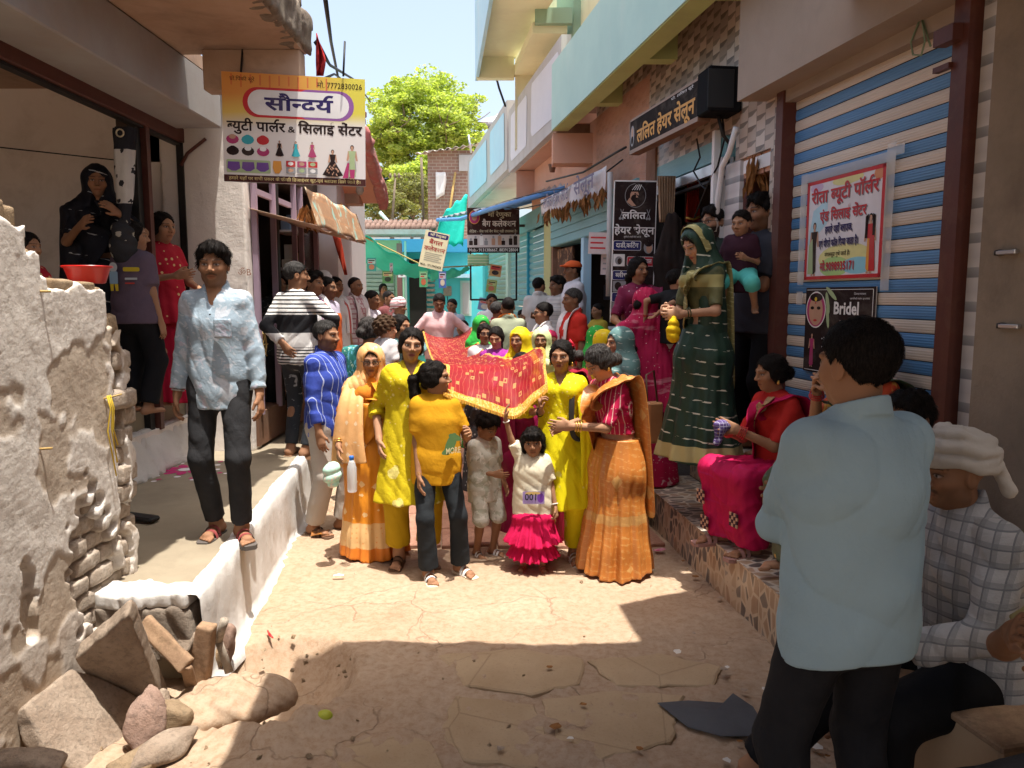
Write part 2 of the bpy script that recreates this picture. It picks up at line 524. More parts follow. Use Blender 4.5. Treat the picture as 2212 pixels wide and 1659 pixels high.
def skeleton(sp):
 f=Fig();H=sp['H'];s=H/1.7;fem=sp.get('fem',0);ch=sp.get('child',0)
 f.s=s;f.fem=fem;f.ch=ch
 f.hs=s*(1.0+.42*ch)
 w=sp.get('w',1.0);f.w=w
 sh=(.158-.020*fem-.012*ch)*s*(1+(w-1)*.5);hp=.088*s
 hipz=(.90-.06*ch)*s
 P=V3(*sp.get('pelvis',(0,0,hipz/s)))*s if 'pelvis' in sp else V3(0,0,hipz)
 F=frame(sp.get('twist',0)*.5,sp.get('lean',0)*.5,-sp.get('tilt',0))
 Fu=frame(sp.get('twist',0),sp.get('lean',0),sp.get('tilt',0))
 up=nrm(F[2]+Fu[2]);f.Fu=Fu;f.Fp=frame(sp.get('twist',0)*.3,sp.get('lean',0)*.15 if 'pelvis' not in sp else 0)
 tl=(.515-.03*ch)*s
 f.P=P;f.W=P+f.Fp[2]*.11*s;f.N=P+up*tl;f.C=f.W*.42+f.N*.58
 f.S={};f.E={};f.Wr={};f.hd={};f.Hp={};f.K={};f.A={};f.ft={}
 for sd,nm in((1,'l'),(-1,'r')):
  f.S[nm]=f.N-Fu[2]*.045*s+Fu[0]*sd*sh
  t=sp.get(nm+'h',(sd*.235,-.05,.80-.08*ch))
  T=V3(*t)*s
  po=sp.get(nm+'p',(sd*.45,.8,-.35));po=V3(*po)
  f.E[nm],f.Wr[nm]=ik(f.S[nm],T,.285*s,.25*s,po)
  f.Hp[nm]=P+f.Fp[0]*sd*hp
  a=V3(*sp.get(nm+'f',(sd*.105,.02,0)))*s+V3(0,0,.075*s)
  kp=V3(*sp.get(nm+'k',(sd*.25,-1,0)))
  lg=(.425-.03*ch)*s
  f.K[nm],f.A[nm]=ik(f.Hp[nm],a,lg,lg,kp)
  fy=sp.get(nm+'fy',sd*.22);f.ft[nm]=V3(math.sin(fy),-math.cos(fy),0)
  d=sp.get(nm+'hd')
  f.hd[nm]=nrm(V3(*d))if d is not None else nrm(f.Wr[nm]-f.E[nm])
 hb=sp.get('twist',0);f.Fh=frame(hb+sp.get('hy',0),sp.get('hp',0)+sp.get('lean',0)*.6,sp.get('hr',0))
 nk=nrm(Fu[2]*.7+f.Fh[2]*.3)
 f.nk0=f.N+Fu[1]*(-.005*s)
 f.Hc=f.N+nk*(.165*s+.01*s*ch)+Fu[1]*.022*s
 return f
def head_local(f,P):
 return((P-f.Hc)@f.Fh.T)/f.hs
def head_prims(sh,f,ears=True):
 g=f.hs;Fh=f.Fh;c=lambda x,y,z:f.Hc+(V3(x,y,z)*g)@Fh
 fm=f.fem;ch=f.ch
 sh.ell(c(0,-.014,.030),V3(.075,.094,.082)*g,Fh,k=.02*g)
 sh.ell(c(0,.022,-.042),V3(.058-.003*fm+.006*ch,.062,.070-.006*ch)*g,Fh,k=.045*g)
 sh.ell(c(0,.056,-.094+.006*ch),V3(.022-.003*fm,.021,.018)*g,Fh,k=.03*g)
 for x in(-1,1):
  sh.ell(c(x*.038,.054,-.028),V3(.023,.022,.022)*g,Fh,k=.03*g)
  if not fm and not ch:sh.ell(c(x*.047,.0,-.070),V3(.014,.022,.020)*g,Fh,k=.03*g)
  sh.ell(c(x*.0315,.101,-.001),V3(.019,.017,.0135)*g,Fh,k=.016*g,op='s')
  sh.cap(c(x*.014,.085,.019),c(x*.046,.072,.020),.009*g,.008*g,k=.014*g)
  sh.ell(c(x*.0315,.0700,-.002),V3(.0160,.0150,.0120)*g,Fh,k=.004*g)
  if ears:
   sh.ell(c(x*.078,-.008,-.010),V3(.009,.021,.032)*g,Fh,k=.012*g)
   sh.ell(c(x*.0875,-.003,-.006),V3(.006,.010,.018)*g,Fh,k=.006*g,op='s')
 sh.cap(c(0,.083,.012),c(0,.106-.006*ch,-.030),.0075*g,.0115*g,k=.014*g)
 for x in(-1,1):sh.ell(c(x*.0125,.092,-.036),V3(.0085,.0115,.008)*g,Fh,k=.007*g)
 sh.cap(c(-.016,.0775,-.0635),c(.016,.0775,-.0635),.0070*g,k=.010*g)
 sh.cap(c(-.012,.0770,-.0740),c(.012,.0770,-.0740),.0080*g,k=.010*g)
 sh.cap(c(-.020,.0880,-.0685),c(.020,.0880,-.0685),.0028*g,k=.004*g,op='s')
def hand_prims(sh,f,nm,sp):
 s=f.s*(1+.12*f.ch);W=f.Wr[nm];d=f.hd[nm];sd=1 if nm=='l' else-1
 pn=sp.get(nm+'pn')
 pn=V3(*pn)if pn is not None else V3(-sd,0.15,0)
 pn=nrm(pn-d*np.dot(pn,d));ax=np.cross(d,pn)*sd
 if nm=='l':ax=np.cross(pn,d)
 else:ax=np.cross(d,pn)
 if np.dot(ax,V3(0,-1,.3))<0 and sp.get(nm+'pn')is None:ax=-ax
 cu=sp.get(nm+'cu',.4)
 K=W+d*.085*s
 sh.cap(W+d*.012*s,K,.021*s,.022*s,k=.016*s,side=ax,fs=1.75,fn=.62)
 lens=(.072,.080,.074,.058)
 for i in range(4):
  o=(1.5-i)*.0195*s
  p=K+ax*o*.95-d*(.004*abs(i-1))*s;r=.0088*s if i<3 else .0075*s
  ang=.25+cu*.7;L=lens[i]*s
  for j,(fr,am)in enumerate(((.46,1.0),(.30,2.1),(.24,3.0))):
   t=ang*am*.62*cu*1.7+.08*j
   dr=nrm(d*math.cos(t)+pn*math.sin(t)+ax*(1.5-i)*.06)
   q=p+dr*L*fr
   sh.cap(p,q,r,r*.93,k=.004*s);p=q;r*=.93
 b=W+d*.025*s+ax*.022*s
 t1=b+nrm(d*.75+ax*.62+pn*.30)*.042*s;t2=t1+nrm(d*.95+ax*(.25-.3*cu)+pn*(.2+.5*cu))*.034*s
 sh.cap(b,t1,.0135*s,.0105*s,k=.010*s);sh.cap(t1,t2,.0100*s,.0082*s,k=.004*s)
def torso_prims(sh,f,g=0.0,k=.05,hips=True,rip=None,bust=None):
 s=f.s;w=f.w;fm=f.fem
 a=f.Fu[0];b=f.Fp[0]
 rr=lambda x:x*s*w+g
 sh.cap(f.P-f.Fp[2]*.02*s,f.P+f.Fp[2]*.04*s,rr(.104),rr(.098),k=k*s,side=b,fs=1.46+.06*fm,fn=1.05)
 sh.cap(f.W,f.C,rr(.094-.006*fm),rr(.104-.006*fm),k=k*s,side=a,fs=1.42,fn=1.05)
 sh.cap(f.C,f.N-f.Fu[2]*.10*s,rr(.104-.006*fm),rr(.088),k=k*s,side=a,fs=1.50,fn=1.0)
 sh.cap(f.S['l']-a*.02*s,f.S['r']+a*.02*s,.052*s+g,.052*s+g,k=.06*s)
 sh.cap(f.N-f.Fu[2]*.04*s,f.N+f.Fu[2]*.005*s,.062*s+g,.05*s+g*.6,k=.06*s)
 if(bust if bust is not None else fm*(1-f.ch)>.5):
  for x in(-1,1):sh.ell(f.C+a*x*.072*s+f.Fu[1]*(.082*s*w)+f.Fu[2]*.075*s,V3(.062,.058,.060)*s+g*.5,k=.045*s)
def arm_prims(sh,f,nm,g=0.0,upto=2.0,rip=None,flare=0.0,k=.03):
 """upto: 1 = elbow, 2 = wrist; fractions end the sleeve with an open cuff"""
 s=f.s;S,E,W=f.S[nm],f.E[nm],f.Wr[nm];w=.6+.4*f.w-.08*f.fem
 ru,re,rw=.046*s*w+g,.037*s*w+g,.0265*s*w+g
 if upto<=1:
  e=S+(E-S)*upto;d=nrm(E-S)
  sh.cap(S,e+d*.05*s,ru,re+(ru-re)*(1-upto)+flare,k=k*s,clips=[(e,d)],rip=rip)
 else:
  t=upto-1
  sh.cap(S,E,ru,re,k=k*s,rip=rip)
  e=E+(W-E)*t;d=nrm(W-E)
  if t<1:sh.cap(E,e+d*.04*s,re,re+(rw-re)*t+flare,k=.02*s,clips=[(e,d)],rip=rip)
  else:sh.cap(E,W,re,rw,k=.02*s,rip=rip)
def leg_prims(sh,f,nm,g=0.0,upto=2.0,rip=None,flare=0.0,k=.03):
 s=f.s;a,b,c=f.Hp[nm],f.K[nm],f.A[nm];w=.5+.5*f.w
 rh,rk,ra=.080*s*w+g,.055*s*w+g,.036*s*w+g
 if upto<=1:
  e=a+(b-a)*upto;d=nrm(b-a)
  sh.cap(a,e+d*.06*s,rh,rk+(rh-rk)*(1-upto)+flare,k=k*s,clips=[(e,d)],rip=rip)
 else:
  t=upto-1;e=b+(c-b)*t;d=nrm(c-b)
  sh.cap(a,b,rh,rk,k=k*s,rip=rip)
  sh.cap(b,e+d*.05*s,rk,rk+(ra-rk)*t+flare,k=.03*s,clips=[(e,d)],rip=rip)
  if g==0:sh.ell((b*.68+c*.32)+V3(0,.018*s,0),V3(.044,.05,.09)*s*w,k=.03*s)
def foot_prims(sh,f,nm):
 s=f.s;A=f.A[nm];d=f.ft[nm];z0=A[2]-.075*s
 at=lambda u,z,x=0.0:V3(A[0],A[1],z0)+d*u*s+V3(-d[1],d[0],0)*x*s+V3(0,0,z*s)
 sh.cap(at(-.035,.038),at(.0,.07),.034*s,.036*s,k=.03*s)
 sh.cap(at(-.03,.034),at(.13,.027),.030*s,.024*s,k=.03*s,side=V3(-d[1],d[0],0),fs=1.25,fn=.9)
 for i,x in enumerate((-.032,-.013,.004,.019,.032)):
  x=x*(1 if nm=='l' else-1)
  sh.cap(at(.135,.018,x),at(.180-.010*abs(i-(0 if True else 1)),.014,x*1.08),(.0125 if i==0 else .009)*s,(.011 if i==0 else .0078)*s,k=.008*s)
SKIN={'fair':(.44,.25,.155),'wheat':(.38,.205,.12),'brown':(.30,.155,.086),'dark':(.205,.104,.058)}
def paint_head(f,V,base,sp):
 """base colours of skin, lips, eyes, brows, beard, vermilion; shade painted in sockets, nostrils, lip crease"""
 n=len(V);C=np.tile(np.array(base),(n,1));L=head_local(f,V);x,y,z=L[:,0],L[:,1],L[:,2];ax=np.abs(x)
 on=(np.abs(z)<.13)&(ax<.1)&(np.abs(y)<.13)
 def blend(m,c,):
  mm=np.clip(m,0,1)[:,None]*on[:,None];C[:]=C*(1-mm)+np.array(c)*mm
 sm=lambda d,w:np.clip(.5-d/w,0,1)
 b=np.array(base)
 fr=(y>.03)
 blend(sm(np.hypot((ax-.04)/1.3,z+.035)-.018,.02)*fr*.25,b*np.array((1.12,.95,.9)))
 hairc=sp.get('hairc',(.012,.010,.009));
 if sp.get('beard',0):
  low=sm(-(-z-.045+.35*np.clip(ax-.03,0,1)),.02)*(y>-.02)
  mo=np.hypot(ax/1.3,z+.070)-.017
  blend(np.clip(low-sm(mo,.006),0,1)*sp['beard'],np.array(hairc)*1.5)
 if sp.get('mous',0):blend(sm(np.maximum(np.abs(z+.052+ax*.22)-.0058,ax-.030),.004)*(y>.06)*sp['mous'],hairc)
 lip=np.maximum(np.hypot(x/.0215,(z+.0685)/.0095)-1,-9)*.01
 blend(sm(lip,.006)*(y>.05),sp.get('lip',b*np.array((.92,.66,.62))))
 blend(sm(np.maximum(np.abs(z+.0683)-.0014,ax-.022),.003)*(y>.06),b*.35)
 ex=ax-.0315;zz=z+.002
 eye=np.hypot(ex/.0138,(zz+.0008)/.0046)-1
 op=sp.get('eyes',1.0)
 blend(sm((np.hypot(ex/.0215,(zz-.004)/.0150)-1)*.01,.007)*(y>.045)*.55,b*.55)  # eye socket shade painted into the skin colour
 if op>0:
  blend(sm(eye*.007,.003)*(y>.05),(.34,.31,.29))
  blend(sm(np.hypot(ex-sp.get('gaze',0)*np.sign(x),zz)-.0060,.003)*(eye<.15)*(y>.05),(.018,.010,.007))
 blend(sm(np.abs(zz-.0068*np.sqrt(np.clip(1-(ex/.0175)**2,0,1)))-.0015,.003)*(np.abs(ex)<.017)*(y>.05),(.015,.012,.010))
 br=np.maximum(np.abs(z-.0205-.004*np.cos((ax-.036)*60)+.0*ax)-(.0040-.0014*f.fem),np.abs(ax-.032)-.0205)
 blend(sm(br,.004)*(y>.04)*(.85-.15*f.ch),hairc)
 nos=np.hypot(ax-.0075,z+.0445)-.004
 blend(sm(nos,.004)*(y>.085),b*.3)
 if sp.get('bindi'):blend(sm(np.hypot(x,z-.028)-.0042,.002)*(y>.06),(.40,.02,.03))
 if sp.get('sindoor'):blend(sm(np.maximum(ax-.005,np.abs(z-.088)-.02),.004)*(y>.0),(.45,.03,.02))
 return C
def add_color(me,C):
 at=me.color_attributes.new('col','FLOAT_COLOR','POINT')
 a=np.ones((len(C),4),np.float32);a[:,:3]=C;at.data.foreach_set('color',a.ravel())
def skin_mat():
 if 'skin' not in _mats:
  t=NT('skin');a=t.n('ShaderNodeAttribute');a.attribute_name='col'
  v=t.coord('Object');n=t.noise(v,60,4,.6)
  c=t.mix(t.math('MULTIPLY',t.ramp(t.noise(v,14,4),[(.35,0.0),(.7,1.0)]),.22),a.outputs['Color'],t.mix(1.0,a.outputs['Color'],(.75,.62,.60),'MULTIPLY'))
  t.base(c,.62,0,.15);t.bump(n,.12,.002)
  t.b.inputs['Subsurface Weight'].default_value=0.0
  _mats['skin']=t.m
 return _mats['skin']
def hair_mat(key='black',c=(.006,.005,.0045),c2=(.020,.016,.014),grey=0.0):
 k=('hair',key)
 if k not in _mats:
  t=NT('hair_'+key);v=t.coord('Object',(1,1,.22));n=t.noise(v,190,3,.6)
  col=t.mix(t.ramp(n,[(.4,0.0),(.65,1.0)]),c,c2)
  if grey:col=t.mix(t.math('MULTIPLY',t.ramp(t.noise(v,120,2),[(.45,0.0),(.6,1.0)]),grey),col,(.16,.155,.15))
  t.base(col,.6,0,.07);t.bump(n,.8,.004);_mats[k]=t.m
 return _mats[k]
def body(sp,f,root,h):
 """one mesh: coarse limbs, finer hands and feet, finest head"""
 sh=Shape();s=f.s
 torso_prims(sh,f,bust=sp.get('bust'))
 for nm in 'lr':
  arm_prims(sh,f,nm);
  if sp.get('legs',1):leg_prims(sh,f,nm);foot_prims(sh,f,nm)
  hand_prims(sh,f,nm,sp)
 sh.cap(f.nk0+f.Fu[2]*.0,f.Hc+(V3(0,-.022,-.055)*f.hs)@f.Fh,(.054-.008*f.fem-.006*f.ch)*s,(.049-.006*f.fem)*f.hs,k=.03*s)
 head_prims(sh,f,sp.get('ears',1))
 parts=[]
 lim=f.nk0[2]+.02*s
 hr=.135*f.hs
 hh=min(.0042,h*.5)if h<.012 else .0075
 parts.append(sh.mesh(hh,f.Hc-hr,f.Hc+hr+.01))
 V,Q=sh.mesh(h*1.5)
 def cut(V,Q,inside):
  k=~inside(V)[Q].all(1);return V,Q[k]
 boxes=[(f.Hc-hr+h*2,f.Hc+hr-h*2)]
 for nm in 'lr':
  c=f.Wr[nm]+f.hd[nm]*.08*s;r=.11*s
  parts.append(sh.mesh(max(.0045,h*.62)if h<.012 else .010,c-r,c+r));boxes.append((c-r+h*2,c+r-h*2))
  if sp.get('legs',1)and sp.get('feet',1):
   c=f.A[nm]+f.ft[nm]*.07*s-V3(0,0,.03*s);r=V3(.15,.15,.065)*s
   parts.append(sh.mesh(max(.005,h*.7)if h<.012 else .012,c-r,c+r));boxes.append((c-r+h*2,c+r-h*2))
 def ins(P):
  m=np.zeros(len(P),bool)
  for lo,hi in boxes:m|=((P>lo)&(P<hi)).all(1)
  return m
 V,Q=cut(V,Q,ins)
 parts.append((V,Q))
 VV=[];QQ=[];n=0
 for v,q in parts:VV.append(v);QQ.append(q+n);n+=len(v)
 VV=np.concatenate(VV);QQ=np.concatenate(QQ)
 used=np.zeros(len(VV),bool);used[QQ.ravel()]=True;mp=np.cumsum(used)-1
 VV,QQ=VV[used],mp[QQ]
 base=sp.get('skin','brown');base=np.array(SKIN[base]if isinstance(base,str)else base)
 me=np_mesh('body',VV,QQ);add_color(me,paint_head(f,VV,base,sp))
 return link('body',me,skin_mat(),root)
def part(sh,name,mat,root,h,disp=None):
 V,Q=sh.mesh(h,disp=disp)
 return link(name,np_mesh(name,V,Q),mat,root)
def c_head(f,x,y,z):return f.Hc+(V3(x,y,z)*f.hs)@f.Fh
def hair_mesh(sh,f,sp,root,h,disp,goal,kind):
 """hair surface plus loose locks: thin strips that run away from the crown, or back to the knot"""
 hh=max(.005,h*.7);V,Q=sh.mesh(hh,disp=disp);g=f.hs
 n=int(sp.get('locks',1500 if h<.0095 else(500 if h<.0125 else 0)))
 if n and len(V)and kind!='curly':
  rg=np.random.RandomState(sp.get('seed',1)+50)
  N=np.zeros_like(V);a,b,c_,d=(V[Q[:,i]]for i in range(4));fn=np.cross(c_-a,d-b)
  for i in range(4):np.add.at(N,Q[:,i],fn)
  N/=np.linalg.norm(N,axis=1)[:,None]+1e-9
  i=rg.randint(len(V),size=n);P=V[i];M_=N[i]
  D=(P-goal)if kind in('short','full','balding','bob')else(goal-P)
  D=D+rg.normal(size=D.shape)*.018*g+np.array((0,0,-.03*g if kind in('short','full','bob')else 0))
  D-=M_*(D*M_).sum(1)[:,None];D/=np.linalg.norm(D,axis=1)[:,None]+1e-9
  L=(rg.uniform(.012,.034,n)*(1.25 if kind=='full' else .8 if kind in('short','balding')else 1.2)*g)[:,None];Wd=np.cross(D,M_)*(rg.uniform(.0009,.0022,n)*g)[:,None]
  up=(rg.uniform(.0005,.0035,n)*(1.8 if kind=='full' else 1)*g)[:,None]
  p0=P-M_*.001;p1=P+D*L*.5+M_*(up+.0015*g);p2=P+D*L-M_*.0005
  S=np.stack([p0-Wd,p0+Wd,p1+Wd*.8,p1-Wd*.8,p2+Wd*.2,p2-Wd*.2],1).reshape(-1,3)
  k=np.arange(n)[:,None]*6+len(V)
  Q=np.concatenate([Q,k+np.array((0,1,2,3)),k+np.array((3,2,4,5))]);V=np.concatenate([V,S])
 return link('hair',np_mesh('hair',V,Q),hair_mat(*sp.get('hm',('black',))),root)
def hair(sp,f,root,h):
 kind=sp.get('hair','short');g=f.hs;Fh=f.Fh;c=lambda*a:c_head(f,*a)
 sh=Shape();r=np.random.RandomState(sp.get('seed',1));ph=r.uniform(0,6.28,6)
 def strands(amp,fr=70):
  def fn(X,Y,Z):
   x=((X-f.Hc[0])*Fh[0,0]+(Y-f.Hc[1])*Fh[0,1]+(Z-f.Hc[2])*Fh[0,2])/g
   y=((X-f.Hc[0])*Fh[1,0]+(Y-f.Hc[1])*Fh[1,1]+(Z-f.Hc[2])*Fh[1,2])/g
   z=((X-f.Hc[0])*Fh[2,0]+(Y-f.Hc[1])*Fh[2,1]+(Z-f.Hc[2])*Fh[2,2])/g
   return amp*g*(np.sin(x*fr*2.2+2*np.sin(y*30+ph[0])+ph[1])+np.sin(y*fr+z*fr*.8+2.5*np.sin(x*25+ph[2]))+.8*np.sin(z*fr*1.5+x*fr+ph[3]))
  return fn
 if kind in('short','full','balding','curly'):
  th={'short':sp.get('ht',.008),'full':.017,'balding':.004,'curly':.03}[kind]
  sh.ell(c(0,-.016,.033),(V3(.075,.093,.082)+th)*g,Fh,k=.01)
  if kind=='full':sh.ell(c(.01,.045,.085),V3(.06,.05,.032)*g,Fh,k=.03)
  fh=.082 if kind!='balding' else .045
  if kind in('short','full'):fh=sp.get('hl',.086)
  p=c(0,fh,.062 if kind!='full' else .052);q=c(0,-.085,sp.get('nape',-.078))
  d=nrm(q-p);n=np.cross(d,Fh[0]);n=n if np.dot(n,Fh[1]-Fh[2])>0 else-n
  sh.half(p,n,.012*g)
  sh.ell(c(0,.088,.018),V3(.055,.05,.045)*g,Fh,k=.012*g,op='s')
  for x in(-1,1):sh.ell(c(x*.085,-.004,-.014),V3(.02,.026,.036)*g,Fh,k=.006*g,op='s')
  amp={'short':.0013,'full':.0030,'balding':.001,'curly':.0075}[kind]
  hair_mesh(sh,f,sp,root,h,strands(amp,70 if kind!='curly' else 95),c(0,-.045,.125),kind);return
 th=.0095
 sh.ell(c(0,-.016,.032),(V3(.074,.094,.081)+th)*g,Fh,k=.01)
 for x in(-1,1):sh.ell(c(x*.066,-.02,-.02),V3(.022,.055,.05)*g,Fh,k=.03*g)
 sh.ell(c(0,-.06,-.035),V3(.06,.045,.05)*g,Fh,k=.03*g)
 if kind=='bob':
  for x in(-1,1):sh.cap(c(x*.066,-.01,.03),c(x*.07,.01,-.07),.030*g,.022*g,k=.03*g)
  sh.cap(c(-.05,.078,.062),c(.05,.078,.062),.024*g,k=.02*g);sh.cap(c(-.045,.086,.035),c(.045,.086,.035),.014*g,k=.02*g)
  sh.cap(c(-.05,-.07,-.02),c(.05,-.07,-.06),.045*g,k=.03*g)
  sh.ell(c(0,.095,-.045),V3(.056,.06,.066)*g,Fh,k=.008*g,op='s')
 else:
  sh.ell(c(0,.085,-.028),V3(.064,.078,.092)*g,Fh,k=.012*g,op='s')
  sh.cap(c(0,.10,.10),c(0,-.02,.128),.010*g,.004*g,k=.008*g,op='s')
 s=f.s
 if kind=='bun':
  sh.ell(c(0,-.125,-.02),V3(.048,.042,.046)*g,Fh,k=.015*g)
 if kind=='lowbun':
  sh.ell(c(.02,-.115,-.06),V3(.055,.045,.045)*g,Fh,k=.015*g);sh.ell(c(-.03,-.11,-.08),V3(.04,.035,.04)*g,Fh,k=.02*g)
 if kind=='pony':
  b=c(0,-.115,.015);pts=[b,b-Fh[1]*.045*g-V3(0,0,.03)*g,b-Fh[1]*.03*g-V3(0,0,.14)*g,b+Fh[1]*.0*g-V3(0,0,.25)*g]
  for i,(r0,r1)in enumerate(((.022,.036),(.036,.040),(.040,.022))):sh.cap(pts[i],pts[i+1],r0*g,r1*g,k=.02*g)
 if kind=='braid' or kind=='long':
  b=c(0,-.09,-.05);e=f.C-f.Fu[1]*.125*s-V3(0,0,.05)*s
  m=(b+e)/2-f.Fu[1]*.035*s
  rr=.022 if kind=='braid' else .045
  sh.cap(b,m,rr*1.2*s,rr*s,k=.02*s);sh.cap(m,e,rr*s,rr*.8*s,k=.02*s)
 hair_mesh(sh,f,sp,root,h,strands(.0016,80),{'bun':c(0,-.125,-.02),'lowbun':c(0,-.11,-.07),'pony':c(0,-.115,.015)}.get(kind,c(0,-.10,-.10)),kind)
 # ---- garments ---------------------------------------------------------------------------------
def shirt(f,root,h,mat,name='shirt',sleeve=1.9,hem=.80,g=.016,collar=True,seed=1,neck=.5,flare=0.0,tuck=None,amp=.005,bust=None,skirt=None,slv=.004,vneck=0.0,back_hem=0.0,fdir=(.75,.3,.8),ff=5.5):
 """hem: height (in a 1.7 m figure) where the cloth ends; skirt=(z, rx, ry) adds a flared tunic down to z"""
 s=f.s;sh=Shape();g=g*s
 torso_prims(sh,f,g,k=.05,bust=bust)
 if skirt:
  z0,rx,ry=skirt;zt=f.C[2];zb=z0*s;c0=f.C;kx=np.mean([f.K['l'],f.K['r']],0)
  def fn(X,Y,Z):
   t=np.clip((zt-Z)/(zt-zb),0,1)
   cx=c0[0]+(kx[0]-c0[0])*t*.8;cy=c0[1]+(kx[1]-c0[1])*t*.8
   a=(.138*s*f.w+g+(rx*s-.138*s*f.w-g)*t**1.25);b=(.104*s*f.w+g+(ry*s-.104*s*f.w-g)*t**1.1)
   x=X-cx;y=Y-cy;th=np.arctan2(y/b,x/a)
   q=np.hypot(x/a,y/b)-1-t*(.05*np.sin(th*7+seed+1.5*t)+.03*np.sin(th*13+seed*2))
   return np.maximum(np.maximum(q*np.minimum(a,b),Z-zt),zb-Z)
  m=max(rx,ry)*s*1.15
  lo=np.minimum(c0,kx)-m;hi=np.maximum(c0,kx)+m;lo[2]=zb-.01;hi[2]=zt+.02
  sh.fun(fn,lo,hi,'u',.03*s)
 elif hem<.88:
  r=(.118*f.w)*s+g+flare
  sh.cap(V3(f.P[0],f.P[1],max(hem*s,.05)),f.C,r,.104*s*f.w+g,k=.05*s,side=f.Fp[0],fs=1.42+.1*f.fem,fn=1.05)
 for nm in 'lr':arm_prims(sh,f,nm,g*.85,sleeve,rip=(slv*s,9/s,seed+(1 if nm=='l' else 3)),flare=flare*.5+.004*s)
 if collar:
  c=f.nk0+f.Fu[2]*.035*s
  def tor(X,Y,Z):
   x=(X-c[0])*f.Fu[0,0]+(Y-c[1])*f.Fu[0,1]+(Z-c[2])*f.Fu[0,2]
   y=(X-c[0])*f.Fu[1,0]+(Y-c[1])*f.Fu[1,1]+(Z-c[2])*f.Fu[1,2]
   z=(X-c[0])*f.Fu[2,0]+(Y-c[1])*f.Fu[2,1]+(Z-c[2])*f.Fu[2,2]+y*.45
   q=np.hypot(x,y)-(.064-.2*np.clip(z,-.03*s,.03*s))*1.0*s
   return np.maximum(np.abs(q)-.007*s,np.abs(z)-.024*s)
  sh.fun(tor,c-.11*s,c+.11*s,'u',.008*s)
 n0=f.nk0+f.Fu[2]*.05*s
 sh.cap(n0+f.Fu[2]*.1*s,f.nk0+f.Fu[2]*(.012 if not collar else .02)*s+f.Fu[1]*.012*s,.058*s,.050*s,k=.006*s,op='s')
 if vneck:
  sh.cap(n0+f.Fu[1]*.05*s,f.N+f.Fu[1]*.115*s-f.Fu[2]*vneck*s,.05*s,.006*s,k=.006*s,op='s')
 bh=back_hem
 if not skirt:sh.half(V3(0,0,hem*s)+V3(f.P[0],f.P[1],0),V3(0,-bh,-1),.006*s)
 return part(sh,name,mat,root,h,folds(seed,amp*s,ff/s,fdir))
def trousers(f,root,h,mat,name='trousers',g=.016,upto=1.93,seed=2,flare=.008,top=1.02,amp=.004,fl2=0.0):
 s=f.s;sh=Shape()
 sh.cap(f.P-f.Fp[2]*.03*s,f.P+f.Fp[2]*.07*s,.112*s*f.w+g*s,.104*s*f.w+g*s,k=.05*s,side=f.Fp[0],fs=1.46,fn=1.06)
 for nm in 'lr':leg_prims(sh,f,nm,g*s,upto,rip=(.0022*s,7/s,seed+(0 if nm=='l' else 2)),flare=flare*s)
 sh.half(f.P+f.Fp[2]*(top-.9)*s,f.Fp[2],.004)
 return part(sh,name,mat,root,h,folds(seed,amp*s,6/s,(1,.6,.45)))
def gown(f,root,h,mat,name='saree',top=1.0,hem=.02,rx=.26,ry=.22,seed=3,pleats=11,amp=.06,cx=0.0,cy=0.0,twist=.8,knee=.0,g=0.0):
 """floor-length pleated wrap"""
 s=f.s;sh=Shape();zt=top*s;zb=hem*s;c0=f.P;
 ft=(f.A['l']+f.A['r'])/2;r=np.random.RandomState(seed);ph=r.uniform(0,6.28,5)
 def fn(X,Y,Z):
  t=np.clip((zt-Z)/(zt-zb),0,1)
  ccx=c0[0]+(ft[0]+cx*s-c0[0])*t;ccy=c0[1]+(ft[1]+cy*s-c0[1]-.03*s)*t-knee*s*np.sin(t*3.14)
  hipb=.045*s*np.exp(-((t-.22)/.16)**2)
  a=.168*s*f.w+g+hipb+(rx*s-.168*s)*t**1.15;b=.135*s*f.w+g+hipb*.8+(ry*s-.135*s)*t**1.15
  x=X-ccx;y=Y-ccy;th=np.arctan2(y/b,x/a)
  fr=.35+.65*np.clip(-np.sin(th-.3)*1.4,0,1)
  q=np.hypot(x/a,y/b)-1-(t*.8+.12)*amp*fr*(np.sin(th*pleats+ph[0]+twist*t*2)+.6*np.sin(th*pleats*1.9+ph[1]-twist*t))-.018*np.sin(Z/s*26+3*np.sin(th*2+ph[2])+x*20)*(1-t*.5)
  d=q*np.minimum(a,b)*.8
  hemw=zb+.012*s*np.sin(th*3+ph[3])
  return np.maximum(np.maximum(d,Z-zt),hemw-Z)
 m=max(rx,ry,.2)*s*1.2+.03
 lo=np.minimum(c0,ft)-m-abs(cx)*s;hi=np.maximum(c0,ft)+m+abs(cx)*s;lo[2]=zb-.03;hi[2]=zt+.03;lo[1]-=knee*s
 sh.fun(fn,lo,hi,'u',0)
 return part(sh,name,mat,root,h)
